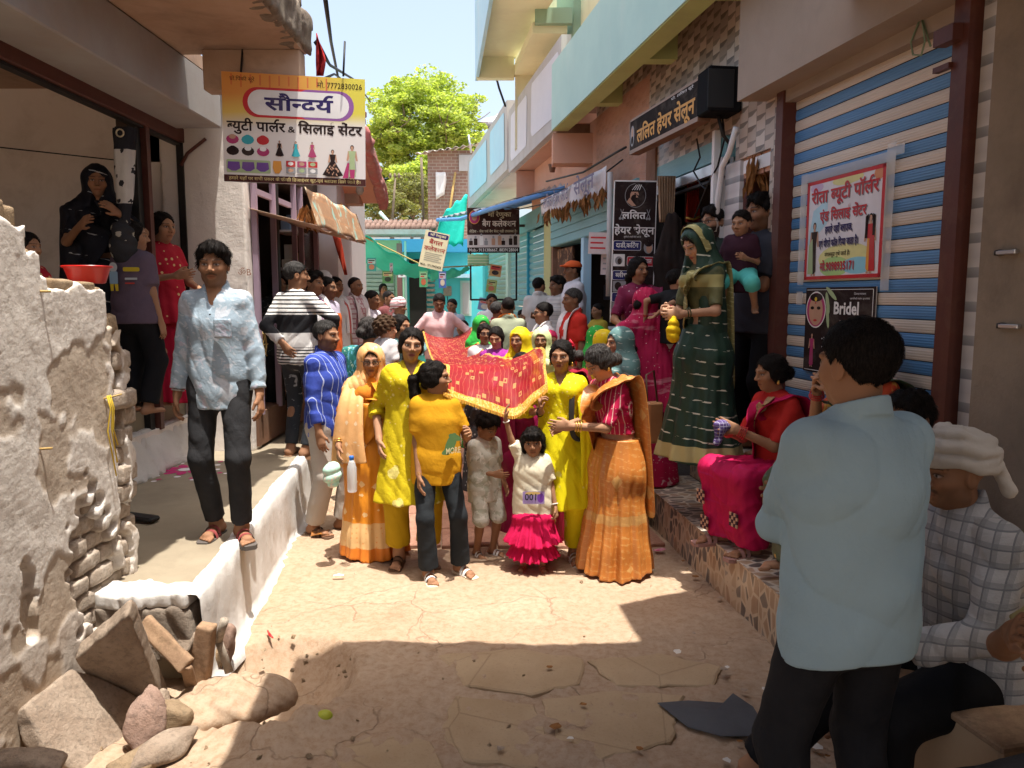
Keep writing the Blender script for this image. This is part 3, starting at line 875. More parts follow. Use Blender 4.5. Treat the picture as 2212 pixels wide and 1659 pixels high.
def band(f,root,h,mat,pts,name='pallu',th=.010,seed=5,amp=.004,nc=9,pleat=3.0):
 """draped cloth: a pleated ribbon through the points. pts = [(point, side vector, half width)] in metres"""
 C=np.array([np.asarray(p,float)for p,_,_ in pts]);S=np.array([nrm(np.asarray(q,float))for _,q,_ in pts]);W=np.array([w for _,_,w in pts])
 for i in range(1,len(S)):
  if np.dot(S[i],S[i-1])<0:S[i]=-S[i]
 n=7*(len(pts)-1)+1;rows=[];m=len(pts);r=np.random.RandomState(seed);ph=r.uniform(0,6.28,3)
 def cat(A,t):
  k=min(int(t),m-2);u=t-k;p0,p1,p2,p3=A[max(k-1,0)],A[k],A[k+1],A[min(k+2,m-1)]
  return .5*(2*p1+(p2-p0)*u+(2*p0-5*p1+4*p2-p3)*u*u+(3*p1-p0-3*p2+p3)*u**3)
 P=np.array([cat(C,i*(m-1)/(n-1))for i in range(n)]);SS_=np.array([cat(S,i*(m-1)/(n-1))for i in range(n)]);WW=[float(cat(W,i*(m-1)/(n-1)))for i in range(n)]
 V=[]
 for i in range(n):
  T=nrm(P[min(i+1,n-1)]-P[max(i-1,0)]);sd=nrm(SS_[i]-T*np.dot(SS_[i],T));nn=np.cross(T,sd)
  for j in range(nc):
   u=j/(nc-1)*2-1
   V.append(P[i]+sd*WW[i]*u+nn*amp*1.6*math.sin(u*3.14*pleat+ph[0]+.25*math.sin(i*.5+ph[1])))
 F=[(i*nc+j,i*nc+j+1,(i+1)*nc+j+1,(i+1)*nc+j)for i in range(n-1)for j in range(nc-1)]
 o=link(name,np_mesh(name,V,F),mat,root);md=o.modifiers.new('s','SOLIDIFY');md.thickness=min(th,.006);md.offset=0
 sb=o.modifiers.new('b','SUBSURF');sb.levels=1;sb.render_levels=1
 return o
def pallu_pts(f,side='l',w=.085,back=.35,front_z=.98,g=.03):
 """from the far hip across the chest over one shoulder and down the back"""
 s=f.s;sd=1 if side=='l' else-1;Fu=f.Fu;ax=Fu[0]*sd;fw=Fu[1];g=g*s
 N=f.N;C=f.C
 bw=f.w*(1+.0)
 P=[]
 P.append((f.P-f.Fp[0]*sd*.15*s*bw+f.Fp[1]*.04*s+V3(0,0,.08*s),(0,.3,1),w*1.1*s))
 P.append((f.W-f.Fp[0]*sd*.08*s+f.Fp[1]*(.105*s*bw+g)+V3(0,0,.06*s),(0,0,1),w*1.1*s))
 P.append((C+ax*.0*s+fw*(.120*s*bw+g)+Fu[2]*.05*s,Fu[0]*sd*.5+Fu[2],w*1.1*s))
 P.append((C+ax*.075*s+fw*(.118*s*bw+g)+Fu[2]*.14*s,Fu[0]*sd+Fu[2]*.5,w*s))
 P.append((N+ax*.10*s+fw*.05*s-Fu[2]*.002*s+Fu[2]*g*.4,Fu[0],w*.8*s))
 P.append((N+ax*.11*s-fw*.04*s+Fu[2]*.002*s+Fu[2]*g*.4,Fu[0],w*.85*s))
 P.append((C+ax*.09*s-fw*(.105*s+g)+Fu[2]*.09*s,Fu[0],w*1.1*s))
 P.append((f.P+ax*.08*s-fw*(.13*s+g)+V3(0,0,(.1-back)*s),Fu[0],w*1.25*s))
 return P
def veil(f,root,h,mat,name='veil',low=.95,seed=7,wide=.20,face=1.0,back=.02,amp=.006,over=0.0,front=.11,up=0.0):
 """cloth over the head that falls over shoulders and back; low = height where it ends"""
 s=f.s;g=f.hs;sh=Shape();Fh=f.Fh;c=lambda*a:c_head(f,*a)
 sh.ell(c(0,-.022,.030),V3(.092,.108,.103)*g,Fh,k=.02)
 sh.cap(c(0,-.03,.0),f.N-f.Fu[1]*.02*s,.095*g,.13*s,k=.06)
 zb=low*s;e=V3(f.N[0],f.N[1],zb)-f.Fu[1]*(.04+back)*s
 sh.cap(f.N-f.Fu[2]*.06*s-f.Fu[1]*.01*s,e,.105*s,.12*s,k=.08*s,side=f.Fu[0],fs=wide/.105,fn=1.12)
 sh.ell(c(0,.115-over,-.035+up),V3(.066*face,.115,.100+up)*g,Fh,k=.012,op='s')
 fr=f.N+f.Fu[1]*.20*s
 sh.cap(c(0,.10,-.09),V3(fr[0],fr[1],zb-.1),.045*g,front*s,k=.02,side=f.Fu[0],fs=1.1,fn=1.5,op='s')
 sh.half((0,0,zb),(0,0,-1),0)
 return part(sh,name,mat,root,h,folds(seed,amp*s,10/s,(1,.4,.15)))
def turban(f,root,h,mat,seed=3,size=1.0):
 g=f.hs*size;Fh=f.Fh;sh=Shape();c=lambda*a:f.Hc+(V3(*a)*g)@Fh
 sh.ell(c(0,-.018,.066),V3(.088,.104,.074)*g,Fh,k=.01)
 for i,(z,tl,r,rad)in enumerate(((.020,.30,.015,.088),(.036,-.22,.016,.090),(.050,.38,.015,.089),(.066,-.30,.016,.088),(.080,.20,.015,.082),(.094,-.34,.015,.076),(.106,.24,.014,.066),(.118,-.2,.013,.052),(.128,.15,.012,.034))):
  pts=[c(rad*math.cos(a),-.018+rad*1.2*math.sin(a),z+tl*rad*math.cos(a+i)*.5+(.012 if math.sin(a)>.3 else-.008))for a in np.linspace(0,6.283,13)]
  for p,q in zip(pts[:-1],pts[1:]):sh.cap(p,q,r*g,k=.003*g)
 sh.cap(c(.03,-.12,.02),c(.05,-.15,-.06),.018*g,.022*g,k=.02*g)
 return part(sh,'turban',mat,root,h,folds(seed,.0016,34,(.5,.3,1)))
def sandals(f,root,mat,mat2=None,h=.02,strap=2):
 """sole and straps on each foot"""
 s=f.s
 for nm in 'lr':
  A=f.A[nm];d=Vector(f.ft[nm]);z0=A[2]-.075*s;sd=Vector((-d.y,d.x,0));o=Vector((A[0],A[1],z0))
  prof=[(-.075,.030),(-.055,.038),(.0,.036),(.06,.040),(.13,.048),(.175,.044),(.20,.028)]
  L=[(u*s,w*s)for u,w in prof];poly=[o+d*u+sd*w for u,w in L]+[o+d*u-sd*w for u,w in L[::-1]]
  mb=MB();n=len(poly)
  mb.add([(p.x,p.y,z0-h*.75*s)for p in poly]+[(p.x,p.y,z0+.008*s)for p in poly],[list(range(n)),list(range(n,2*n))[::-1]]+[((i+1)%n,i,n+i,n+(i+1)%n)for i in range(n)])
  so=mb.build('sandal',mat,root)
  st=MB()
  for u,hz in((.095,.050),(.055,.066),(.12,.045))[:strap]:
   V=[];F=[]
   for i in range(9):
    t=math.pi*i/8
    for e in(-.014,.014):
     p=o+d*(u+e)*s+sd*math.cos(t)*.046*s;V.append((p.x,p.y,z0+.004+math.sin(t)*hz*s))
   for i in range(8):F.append((2*i,2*i+1,2*i+3,2*i+2))
   st.add(V,F,0,True)
  link('strap',st.mesh(),mat2 or mat,so)
def bangle(f,root,nm,mat,n=1,t=.86,r=.034,th=.0035,step=.07,name='bangle'):
 for i in range(n):
  p=f.E[nm]+(f.Wr[nm]-f.E[nm])*(t-i*step);d=nrm(f.Wr[nm]-f.E[nm])
  a=nrm(np.cross(d,V3(.3,.2,1)));b=np.cross(d,a)
  rr=r*f.s*(1+.15*i*.5)
  MB().tube([p+(a*math.cos(x)+b*math.sin(x))*rr for x in np.linspace(0,6.283,15)],th,5).build(name,mat,root)
def glasses(f,root,mat,dark=False):
 mb=MB();
 for x in(-1,1):
  mb.tube([c_head(f,x*.034+.023*math.cos(a),.101,-.003+.017*math.sin(a))for a in np.linspace(0,6.283,17)],.0018 if not dark else .003,5)
  mb.tube([c_head(f,x*.057,.099,.003),c_head(f,x*.079,.055,.004),c_head(f,x*.082,-.005,.002)],.0018 if not dark else .003,5)
 mb.tube([c_head(f,-.011,.101,.0),c_head(f,0,.105,.004),c_head(f,.011,.101,.0)],.0018,5)
 return mb.build('glasses',mat,root)
def earring(f,root,mat,big=1.0):
 for x in(-1,1):
  mb=MB();mb.lathe([(.001,.012),(.006*big,.006),(.009*big,-.010*big),(.004,-.016*big)],c_head(f,x*.083,-.004,-.048-.008*big),8)
  mb.build('earring',mat,root)
def person(label,loc,yaw,sp,group=None):
 """an Empty at the feet, faces the camera at yaw 0 and +x at yaw 90 degrees"""
 root=thing('person',label,'person',loc,R(yaw),group)
 f=skeleton(sp);h=sp.get('h',.009)
 body(sp,f,root,h)
 if sp.get('hair','short')!='none':hair(sp,f,root,h)
 return root,f,h
 # ================================================================== MATERIALS
def m_dirt():
 t=NT('packed_earth');v=t.world()
 big=t.ramp(t.noise(v,1.1,6,.62),[(.32,0.0),(.68,1.0)])
 fine=t.noise(v,26,8,.72)
 c=t.mix(big,(.355,.248,.165),(.43,.325,.232))
 c=t.mix(t.math('MULTIPLY',t.ramp(fine,[(.38,1.0),(.58,0.0)]),.5),c,(.25,.145,.075))
 dk=t.ramp(t.noise(t.world((1,1,1)),2.3,9,.75,.6),[(.56,0.0),(.70,1.0)])
 c=t.mix(t.math('MULTIPLY',dk,.45),c,(.19,.115,.066))
 vv=t.n('ShaderNodeVectorMath',operation='ADD');t.l(v,vv.inputs[0])
 nx=t.n('ShaderNodeTexNoise');t.l(v,nx.inputs['Vector']);nx.inputs['Scale'].default_value=3.0;nx.inputs['Detail'].default_value=5
 sc=t.n('ShaderNodeVectorMath',operation='SCALE');t.l(nx.outputs['Color'],sc.inputs[0]);sc.inputs['Scale'].default_value=.35;t.l(sc.outputs[0],vv.inputs[1])
 cr=t.voro(vv.outputs[0],1.9,'DISTANCE_TO_EDGE');crm=t.ramp(cr,[(.0,1.0),(.012,0.0)])
 gate=t.ramp(t.noise(v,.9,3),[(.45,0.0),(.55,1.0)])
 crk=t.math('MULTIPLY',crm,gate)
 c=t.mix(t.math('MULTIPLY',crk,.4),c,(.14,.085,.05))
 t.base(c,.95,0,.15)
 h=t.math('ADD',t.math('MULTIPLY',fine,.7),t.math('MULTIPLY',t.noise(v,95,4,.7),.3))
 h=t.math('SUBTRACT',h,t.math('MULTIPLY',crk,.8))
 t.bump(h,.6,.012);return t.m
def m_slabcrack():
 t=NT('old_concrete');v=t.world()
 c=t.mix(t.ramp(t.noise(v,2.6,7,.65),[(.3,0.0),(.7,1.0)]),(.345,.24,.14),(.43,.315,.195))
 sp=t.ramp(t.noise(v,70,4,.7),[(.55,0.0),(.7,1.0)])
 c=t.mix(t.math('MULTIPLY',sp,.4),c,(.22,.15,.095))
 cr=t.ramp(t.voro(v,1.3,'DISTANCE_TO_EDGE'),[(.0,1.0),(.006,0.0)])
 c=t.mix(t.math('MULTIPLY',cr,.35),c,(.16,.10,.06))
 t.base(c,.9,0,.2);t.bump(t.math('SUBTRACT',t.noise(v,55,6,.7),t.math('MULTIPLY',cr,.6)),.4,.008);return t.m
def m_whitewash(key='whitewash',dirty=.5,c=(.80,.77,.74)):
 t=NT(key);v=t.world()
 f=t.ramp(t.noise(v,5,8,.72),[(.36,0.0),(.62,1.0)])
 c1=t.mix(t.math('MULTIPLY',f,.35),c,tuple(x*.82 for x in c))
 d=t.ramp(t.noise(t.world((1,1,.5)),3.2,10,.78,.5),[(.54,0.0),(.66,1.0)])
 c1=t.mix(t.math('MULTIPLY',d,dirty),c1,(.36,.27,.19))
 t.base(c1,.92,0,.15);t.bump(t.noise(v,24,8,.75),.55,.012);return t.m
def m_rough_plaster():
 t=NT('rough_plaster');v=t.world()
 n1=t.noise(v,46,7,.66,.1);n2=t.noise(v,120,5,.7)
 f=t.ramp(t.noise(v,2.4,6,.65),[(.35,0.0),(.66,1.0)])
 at=t.n('ShaderNodeAttribute');at.attribute_name='coat';c=t.mix(at.outputs['Fac'],t.mix(f,(.48,.405,.33),(.40,.33,.26)),t.mix(f,(.66,.62,.57),(.56,.51,.46)))
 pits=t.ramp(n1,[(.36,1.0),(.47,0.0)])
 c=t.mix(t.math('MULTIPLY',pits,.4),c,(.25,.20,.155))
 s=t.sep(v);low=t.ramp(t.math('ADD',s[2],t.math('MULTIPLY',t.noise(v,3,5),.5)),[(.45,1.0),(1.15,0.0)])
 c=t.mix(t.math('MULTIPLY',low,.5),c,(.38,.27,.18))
 t.base(c,.96,0,.1)
 t.bump(t.math('ADD',t.math('MULTIPLY',n1,1.0),t.math('MULTIPLY',n2,.45)),.42,.008);return t.m
def m_stone(key,c,c2,scale=6,b=.5):
 t=NT(key);v=t.coord('Object');oi=t.n('ShaderNodeObjectInfo')
 n=t.noise(v,scale,8,.7)
 col=t.mix(t.ramp(n,[(.35,0.0),(.65,1.0)]),c,c2)
 col=t.mix(t.math('MULTIPLY',oi.outputs['Random'],.35),col,tuple(x*.7 for x in c2))
 sp=t.ramp(t.noise(v,38,6,.75),[(.50,0.0),(.64,1.0)])
 col=t.mix(t.math('MULTIPLY',sp,.75),col,tuple(x*.5 for x in c))
 t.base(col,.93,0,.15);t.bump(t.noise(v,28,8,.75),b,.02);return t.m
def m_pebbletile():
 t=NT('pebble_print_tile');g=t.n('ShaderNodeNewGeometry');s=t.sep(g.outputs['Position'])
 cb=t.n('ShaderNodeCombineXYZ');nrm_=t.sep(g.outputs['Normal'])
 up=t.math('GREATER_THAN',nrm_[2],.6)
 yv=t.mix(up,s[2],s[0])
 t.l(t.math('MULTIPLY',s[1],9.0),cb.inputs[0])
 t.l(t.math('MULTIPLY',t.math('ADD',t.math('MULTIPLY',s[2],t.math('SUBTRACT',1.0,up)),t.math('MULTIPLY',s[0],up)),9.0),cb.inputs[1])
 wv=t.n('ShaderNodeMapping');t.l(cb.outputs[0],wv.inputs['Vector']);wv.inputs['Scale'].default_value=(1.0,.62,1)
 big=t.n('ShaderNodeTexVoronoi',feature='F1');t.l(wv.outputs[0],big.inputs['Vector']);big.inputs['Scale'].default_value=1.7;big.inputs['Randomness'].default_value=.9
 edge=t.voro(wv.outputs[0],1.7,'DISTANCE_TO_EDGE',rnd=.9)
 rnd=t.sep(big.outputs['Color'])
 pal=t.ramp(rnd[0],[(0,(.16,.115,.085)),(.22,(.36,.22,.13)),(.42,(.24,.20,.17)),(.6,(.42,.29,.185)),(.8,(.12,.10,.09)),(1,(.34,.26,.20))],'CONSTANT')
 grout=t.mix(up,(.52,.40,.28),(.60,.53,.44))
 inn=t.ramp(edge,[(.07,0.0),(.10,1.0)])
 pal=t.mix(t.math('MULTIPLY',t.ramp(edge,[(.1,0.0),(.35,1.0)]),.3),pal,t.mix(1.0,pal,(.65,.65,.65),'MULTIPLY'))
 c=t.mix(inn,grout,pal)
 c=t.mix(t.math('MULTIPLY',t.ramp(t.noise(g.outputs['Position'],4,5),[(.45,0.0),(.7,1.0)]),.35),c,(.33,.25,.17))
 t.base(c,.33,0,.45);t.bump(inn,.15,.002);return t.m
def m_boxtile():
 """wall tile printed with staggered grey and beige blocks"""
 t=NT('block_print_tile');g=t.n('ShaderNodeNewGeometry');s=t.sep(g.outputs['Position'])
 u=t.math('MULTIPLY',t.math('ADD',s[1],s[0]),9.5);v=t.math('MULTIPLY',s[2],9.5)
 iu=t.math('FLOOR',u);fu=t.math('SUBTRACT',u,iu)
 v2=t.math('ADD',v,t.math('MULTIPLY',t.math('FLOORED_MODULO',iu,2.0),.5));iv=t.math('FLOOR',v2);fv=t.math('SUBTRACT',v2,iv)
 cb=t.n('ShaderNodeCombineXYZ');t.l(iu,cb.inputs[0]);t.l(iv,cb.inputs[1])
 wn=t.n('ShaderNodeTexWhiteNoise',noise_dimensions='2D');t.l(cb.outputs[0],wn.inputs['Vector'])
 tone=t.ramp(wn.outputs['Value'],[(0,(.48,.38,.30)),(.35,(.40,.31,.24)),(.62,(.54,.45,.37)),(.8,(.30,.23,.18))],'CONSTANT')
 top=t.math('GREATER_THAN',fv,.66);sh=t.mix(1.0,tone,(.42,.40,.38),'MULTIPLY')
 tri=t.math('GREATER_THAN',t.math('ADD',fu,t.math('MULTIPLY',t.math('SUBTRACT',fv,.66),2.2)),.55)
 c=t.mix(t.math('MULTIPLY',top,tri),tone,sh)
 c=t.mix(t.math('LESS_THAN',fu,.05),c,(.25,.19,.15))
 t.base(c,.35,0,.4);return t.m
def m_wavetile():
 t=NT('white_relief_tile');g=t.n('ShaderNodeNewGeometry');s=t.sep(g.outputs['Position'])
 v=t.math('MULTIPLY',s[2],6.6);iv=t.math('FLOOR',v);fv=t.math('SUBTRACT',v,iv)
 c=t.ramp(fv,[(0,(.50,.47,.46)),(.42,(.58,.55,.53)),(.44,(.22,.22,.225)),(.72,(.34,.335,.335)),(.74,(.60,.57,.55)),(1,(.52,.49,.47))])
 t.base(c,.3,0,.45);return t.m
def m_slat(key,c,c2):
 t=NT(key);g=t.n('ShaderNodeNewGeometry');s=t.sep(g.outputs['Position']);v=t.world((1,1,1))
 st=t.world((.6,.6,28));n=t.noise(st,6,5,.7)
 col=t.mix(t.ramp(n,[(.42,0.0),(.66,1.0)]),c,c2)
 d=t.ramp(t.noise(t.world((2,2,30)),3,6,.8),[(.66,0.0),(.72,1.0)])
 col=t.mix(t.math('MULTIPLY',d,.55),col,(.16,.13,.11))
 oi=t.n('ShaderNodeObjectInfo');col=t.mix(t.math('MULTIPLY',oi.outputs['Random'],.35),col,tuple(x*.68 for x in c2))
 t.base(col,.42,0,.4)
 w=t.n('ShaderNodeMath',operation='SINE');t.l(t.math('MULTIPLY',s[2],6.283/.0135),w.inputs[0]);t.bump(w.outputs[0],.35,.0025);return t.m
def m_leaf(key,a,b,c,trans=.35):
 t=NT(key);g=t.n('ShaderNodeNewGeometry')
 col=t.ramp(g.outputs['Random Per Island'],[(0,a),(.5,b),(1,c)])
 t.base(col,.55,0,.3)
 tr=t.n('ShaderNodeBsdfTranslucent');t.l(t.mix(1.0,col,(1.2,1.25,.5),'MULTIPLY'),tr.inputs['Color'])
 mx=t.n('ShaderNodeMixShader');mx.inputs[0].default_value=trans;t.l(t.b.outputs[0],mx.inputs[1]);t.l(tr.outputs[0],mx.inputs[2]);t.l(mx.outputs[0],t.out.inputs['Surface'])
 return t.m
def m_brick(key,c1,c2,mortar,sc=1.0,axis='XZ'):
 t=NT(key);g=t.n('ShaderNodeNewGeometry');s=t.sep(g.outputs['Position']);cb=t.n('ShaderNodeCombineXYZ')
 t.l(s[0]if axis[0]=='X' else s[1],cb.inputs[0]);t.l(s[2],cb.inputs[1])
 b=t.n('ShaderNodeTexBrick');t.l(cb.outputs[0],b.inputs['Vector']);b.inputs['Scale'].default_value=sc
 b.inputs['Brick Width'].default_value=.24;b.inputs['Row Height'].default_value=.10;b.inputs['Mortar Size'].default_value=.012;b.inputs['Bias'].default_value=0
 b.inputs['Color1'].default_value=(*c1,1);b.inputs['Color2'].default_value=(*c2,1);b.inputs['Mortar'].default_value=(*mortar,1)
 c=t.mix(t.math('MULTIPLY',t.noise(t.world(),3,6),.5),b.outputs['Color'],(.2,.12,.09))
 t.base(c,.9,0,.15);t.bump(b.outputs['Fac'],-.4,.01);return t.m
def m_cloth(key,c,c2=None,scale=12,rough=.85,pat=None,spec=.15,sheen=0.0,wr=.35,**k):
 """woven cloth. pat: 'stripe' 'hstripe' 'check' 'dots' 'motif' 'border' 'blotch' 'dash'; all in the wearer's own axes"""
 kk=('cloth',key)
 if kk in _mats:return _mats[kk]
 t=NT(key);v=t.coord('Object');s=t.sep(v)
 c2=c2 or tuple(x*.75 for x in c)
 col=t.mix(t.math('MULTIPLY',t.ramp(t.noise(v,scale,5,.6),[(.35,0.0),(.65,1.0)]),k.get('amt',.5)),c,c2)
 sa=t.math('ADD',s[0],t.math('MULTIPLY',s[1],.6))
 def lines(x,per,w):
  f=t.math('FRACT',t.math('DIVIDE',x,per));return t.math('LESS_THAN',f,w)
 def over(col,m,cc,a=1.0):return t.mix(t.math('MULTIPLY',m,a),col,cc)
 for p in([pat]if isinstance(pat,dict)else(pat or[])):
  kind=p['k'];cc=p['c'];a=p.get('a',1.0)
  if kind=='stripe':m=lines(t.math('ADD',sa,t.math('MULTIPLY',t.noise(v,4,2),.004)),p['per'],p['w'])
  elif kind=='hstripe':m=lines(s[2],p['per'],p['w'])
  elif kind=='band':m=t.math('MULTIPLY',t.math('GREATER_THAN',s[2],p['z0']),t.math('LESS_THAN',s[2],p['z1']))
  elif kind=='hsband':m=t.math('MULTIPLY',lines(s[2],p['per'],p['w']),t.math('MULTIPLY',t.math('GREATER_THAN',s[2],p['z0']),t.math('LESS_THAN',s[2],p['z1'])))
  elif kind=='dots':m=t.math('LESS_THAN',t.voro(v,p['s'],rnd=p.get('rnd',.6)),p.get('r',.22))
  elif kind=='ring':
   d=t.voro(v,p['s'],rnd=.7);m=t.math('MULTIPLY',t.math('GREATER_THAN',d,p['r']*.7),t.math('LESS_THAN',d,p['r']))
  elif kind=='blotch':m=t.ramp(t.noise(v,p['s'],p.get('d',3),.6,p.get('dist',1.0)),[(p.get('th',.52),0.0),(p.get('th',.52)+.03,1.0)])
  elif kind=='floral':
   d=t.voro(v,p['s'],rnd=.8);n=t.noise(v,p['s']*3.2,2)
   m=t.math('LESS_THAN',t.math('ADD',d,t.math('MULTIPLY',n,.5)),p.get('r',.5)+.13)
  elif kind=='dash':
   m=t.math('MULTIPLY',lines(t.math('ADD',s[2],t.math('MULTIPLY',sa,p.get('sl',.25))),p['per'],p['w']),t.math('GREATER_THAN',t.noise(t.coord('Object',(1,1,4)),p.get('s',22),1),p.get('th',.52)))
  elif kind=='wave':m=t.ramp(t.noise(t.coord('Object',(.6,.6,3.2),(0,R(p.get('rot',12)),0)),p['s'],4,.6,.6),[(p.get('th',.55),0.0),(p.get('th',.55)+.06,1.0)])
  elif kind=='jacq':
   x=t.n('ShaderNodeTexVoronoi',feature='F1',distance='MANHATTAN');t.l(v,x.inputs['Vector']);x.inputs['Scale'].default_value=p['s'];x.inputs['Randomness'].default_value=p.get('rnd',.25)
   m=t.math('LESS_THAN',x.outputs['Distance'],p.get('r',.38))
  if 'zlo' in p:m=t.math('MULTIPLY',m,t.math('GREATER_THAN',s[2],p['zlo']))
  if 'zhi' in p:m=t.math('MULTIPLY',m,t.math('LESS_THAN',s[2],p['zhi']))
  col=over(col,m,cc,a)
 t.base(col,rough,k.get('metal',0.0),spec)
 t.b.inputs['Sheen Weight'].default_value=sheen
 wv=t.noise(t.coord('Object',k.get('wst',(1,1,.8))),7,4,.55,.5)
 t.bump(t.math('ADD',wv,t.math('MULTIPLY',t.noise(v,160,3),.06)),wr,.03)
 _mats[kk]=t.m;return t.m
def m_sheer(key,c,pats,alpha=.8):
 t=NT(key);v=t.coord('Object')
 return t
M={}
M['earth']=m_dirt();M['slabcrack']=m_slabcrack();M['white_kerb']=m_whitewash('whitewash_kerb',.55,(.60,.575,.54))
M['white_wall']=m_whitewash('whitewash_wall',.28,(.76,.70,.64));M['plaster']=m_rough_plaster()
M['cement']=mat_worn('cement_floor',(.245,.20,.14),(.31,.26,.185),3,.8,.8,.25,70,(.15,.12,.085),1.0,.4)
M['beam_blue']=mat_worn('grey_blue_wash',(.36,.36,.36),(.30,.27,.25),1.6,.8,.85,.25,60,(.40,.32,.25),.8,.5)
M['soffit']=mat_worn('stained_soffit',(.50,.36,.27),(.38,.25,.17),1.3,.8,.9,.4,40,(.22,.15,.11),1.1,.55)
M['brown_paint']=mat_worn('red_oxide_paint',(.105,.034,.024),(.075,.026,.02),6,.7,.5,.12,90,(.16,.08,.05),3,.4)
M['black_paint']=mat_worn('black_paint',(.012,.011,.011),(.03,.024,.02),5,.6,.5,.1,80)
M['rough_edge']=m_stone('crumbling_edge',(.30,.25,.20),(.17,.13,.10),9,.8)
M['inwall']=mat_worn('inside_wash',(.74,.67,.61),(.66,.59,.53),1.2,.8,.9,.2,40,(.33,.25,.19),.9,.4)
M['stone']=m_stone('sandstone',(.44,.35,.27),(.30,.22,.16),5,.9);M['stone_pink']=m_stone('pink_stone',(.42,.29,.23),(.30,.19,.14),6,.9)
M['stone_yel']=m_stone('ochre_stone',(.42,.31,.20),(.28,.19,.11),5,1.0);M['wallstone']=m_stone('washed_brick',(.50,.43,.36),(.37,.29,.22),8,.7)
M['wood']=m_stone('weathered_wood',(.42,.28,.17),(.26,.16,.10),14,.4);M['wood_grey']=m_stone('grey_wood',(.42,.36,.29),(.29,.24,.19),12,.4)
M['tile_pebble']=m_pebbletile();M['tile_box']=m_boxtile();M['tile_wave']=m_wavetile()
M['slat_blue']=m_slat('blue_slat',(.095,.24,.45),(.07,.19,.37));M['slat_cream']=m_slat('cream_slat',(.66,.56,.46),(.56,.47,.38))
M['slat_teal']=m_slat('teal_slat',(.19,.42,.45),(.15,.34,.38));M['slat_green']=m_slat('green_slat',(.30,.46,.36),(.24,.38,.30))
M['lintel']=mat_worn('bare_cement',(.33,.26,.205),(.28,.22,.17),2,.7,.85,.2,80,(.2,.15,.12),1,.3)
M['mudplaster']=mat_worn('brown_plaster',(.27,.215,.16),(.19,.15,.11),2.4,.9,.9,.5,40,(.12,.09,.07),1.4,.5)
M['mint']=mat_worn('mint_wash',(.46,.66,.60),(.38,.58,.54),2,.6,.85,.15,60,(.55,.64,.58),1,.4,streak=True)
M['olive']=mat_worn('lime_green_wash',(.50,.58,.25),(.40,.48,.20),2,.6,.85,.15,60,(.36,.36,.20),.9,.4)
M['peach']=mat_worn('peach_wash',(.60,.34,.24),(.52,.29,.20),1.6,.7,.9,.15,60,(.62,.42,.32),.8,.4)
M['brown_wash']=mat_worn('brown_wash',(.22,.115,.07),(.15,.08,.05),3,.8,.9,.3,40,(.30,.20,.14),1.5,.5)
M['greycem']=mat_worn('grey_cement',(.50,.49,.48),(.42,.41,.40),2,.6,.9,.25,60,(.36,.32,.28),1.4,.5,streak=True)
M['lilac']=mat_worn('pale_lilac_wash',(.66,.67,.72),(.58,.60,.66),2.5,.5,.9,.15,60)
M['skyblue']=mat_worn('sky_blue_wash',(.45,.69,.82),(.38,.62,.76),2.2,.6,.9,.2,60,(.60,.70,.74),1.5,.5,streak=True)
M['cream']=mat_worn('cream_wash',(.72,.70,.48),(.64,.62,.42),1.5,.6,.9,.15,60,(.54,.48,.34),.9,.4,streak=True)
M['sage']=mat_worn('sage_wash',(.30,.42,.31),(.25,.36,.27),2,.6,.9,.15,60)
M['turq']=mat_worn('turquoise_wash',(.10,.58,.62),(.08,.50,.55),2,.5,.85,.15,60,(.22,.60,.60),1.2,.4)
M['turq_dk']=mat_flat('turquoise_trim',(.03,.30,.42),.7);M['bluepar']=mat_worn('bright_blue_wash',(.06,.36,.62),(.05,.3,.55),2,.5)
M['greenwall']=mat_worn('pale_green_wash',(.34,.62,.42),(.28,.55,.38),2,.5)
M['brickfar']=m_brick('brick_wall',(.36,.22,.17),(.29,.17,.13),(.44,.37,.31))
M['tin']=mat_worn('corrugated_tin',(.42,.41,.40),(.34,.32,.30),4,.7,.5,.1,50,(.3,.2,.14),2,.5,.4,.4)
M['tinblue']=mat_worn('blue_tin',(.10,.26,.55),(.08,.2,.46),4,.5,.45)
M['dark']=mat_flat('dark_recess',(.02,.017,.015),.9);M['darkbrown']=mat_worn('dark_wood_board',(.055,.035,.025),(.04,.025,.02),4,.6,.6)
M['paintwhite']=mat_flat('white_paint',(.72,.70,.68),.55);M['metal']=mat_flat('steel',(.55,.55,.56),.35,.9)
M['mauve']=mat_worn('mauve_paint',(.36,.27,.34),(.28,.2,.26),5,.5,.5,.1)
M['leaf1']=m_leaf('bright_leaf',(.30,.38,.09),(.40,.48,.12),(.50,.57,.20),.55)
M['leaf2']=m_leaf('dark_leaf',(.035,.085,.016),(.06,.13,.02),(.095,.18,.03),.3)
M['leaf3']=m_leaf('dry_leaf',(.14,.15,.05),(.20,.21,.07),(.24,.23,.09),.35)
M['bark']=mat_worn('bark',(.20,.155,.11),(.12,.09,.065),5,.8,.95,.6,20)
M['tarp']=m_cloth('green_shade_net',(.02,.50,.40),(.015,.42,.35),5,.6,wr=.4)
M['leafdry']=m_stone('dried_leaf',(.34,.15,.05),(.20,.09,.03),20,.4)
M['black_plastic']=mat_flat('black_plastic',(.008,.008,.009),.85,0,.08)
M['rope']=mat_flat('jute',(.42,.28,.10),.9);M['yellow_thread']=mat_flat('yellow_thread',(.60,.42,.04),.8)
M['wire']=mat_flat('black_wire',(.015,.015,.016),.6)
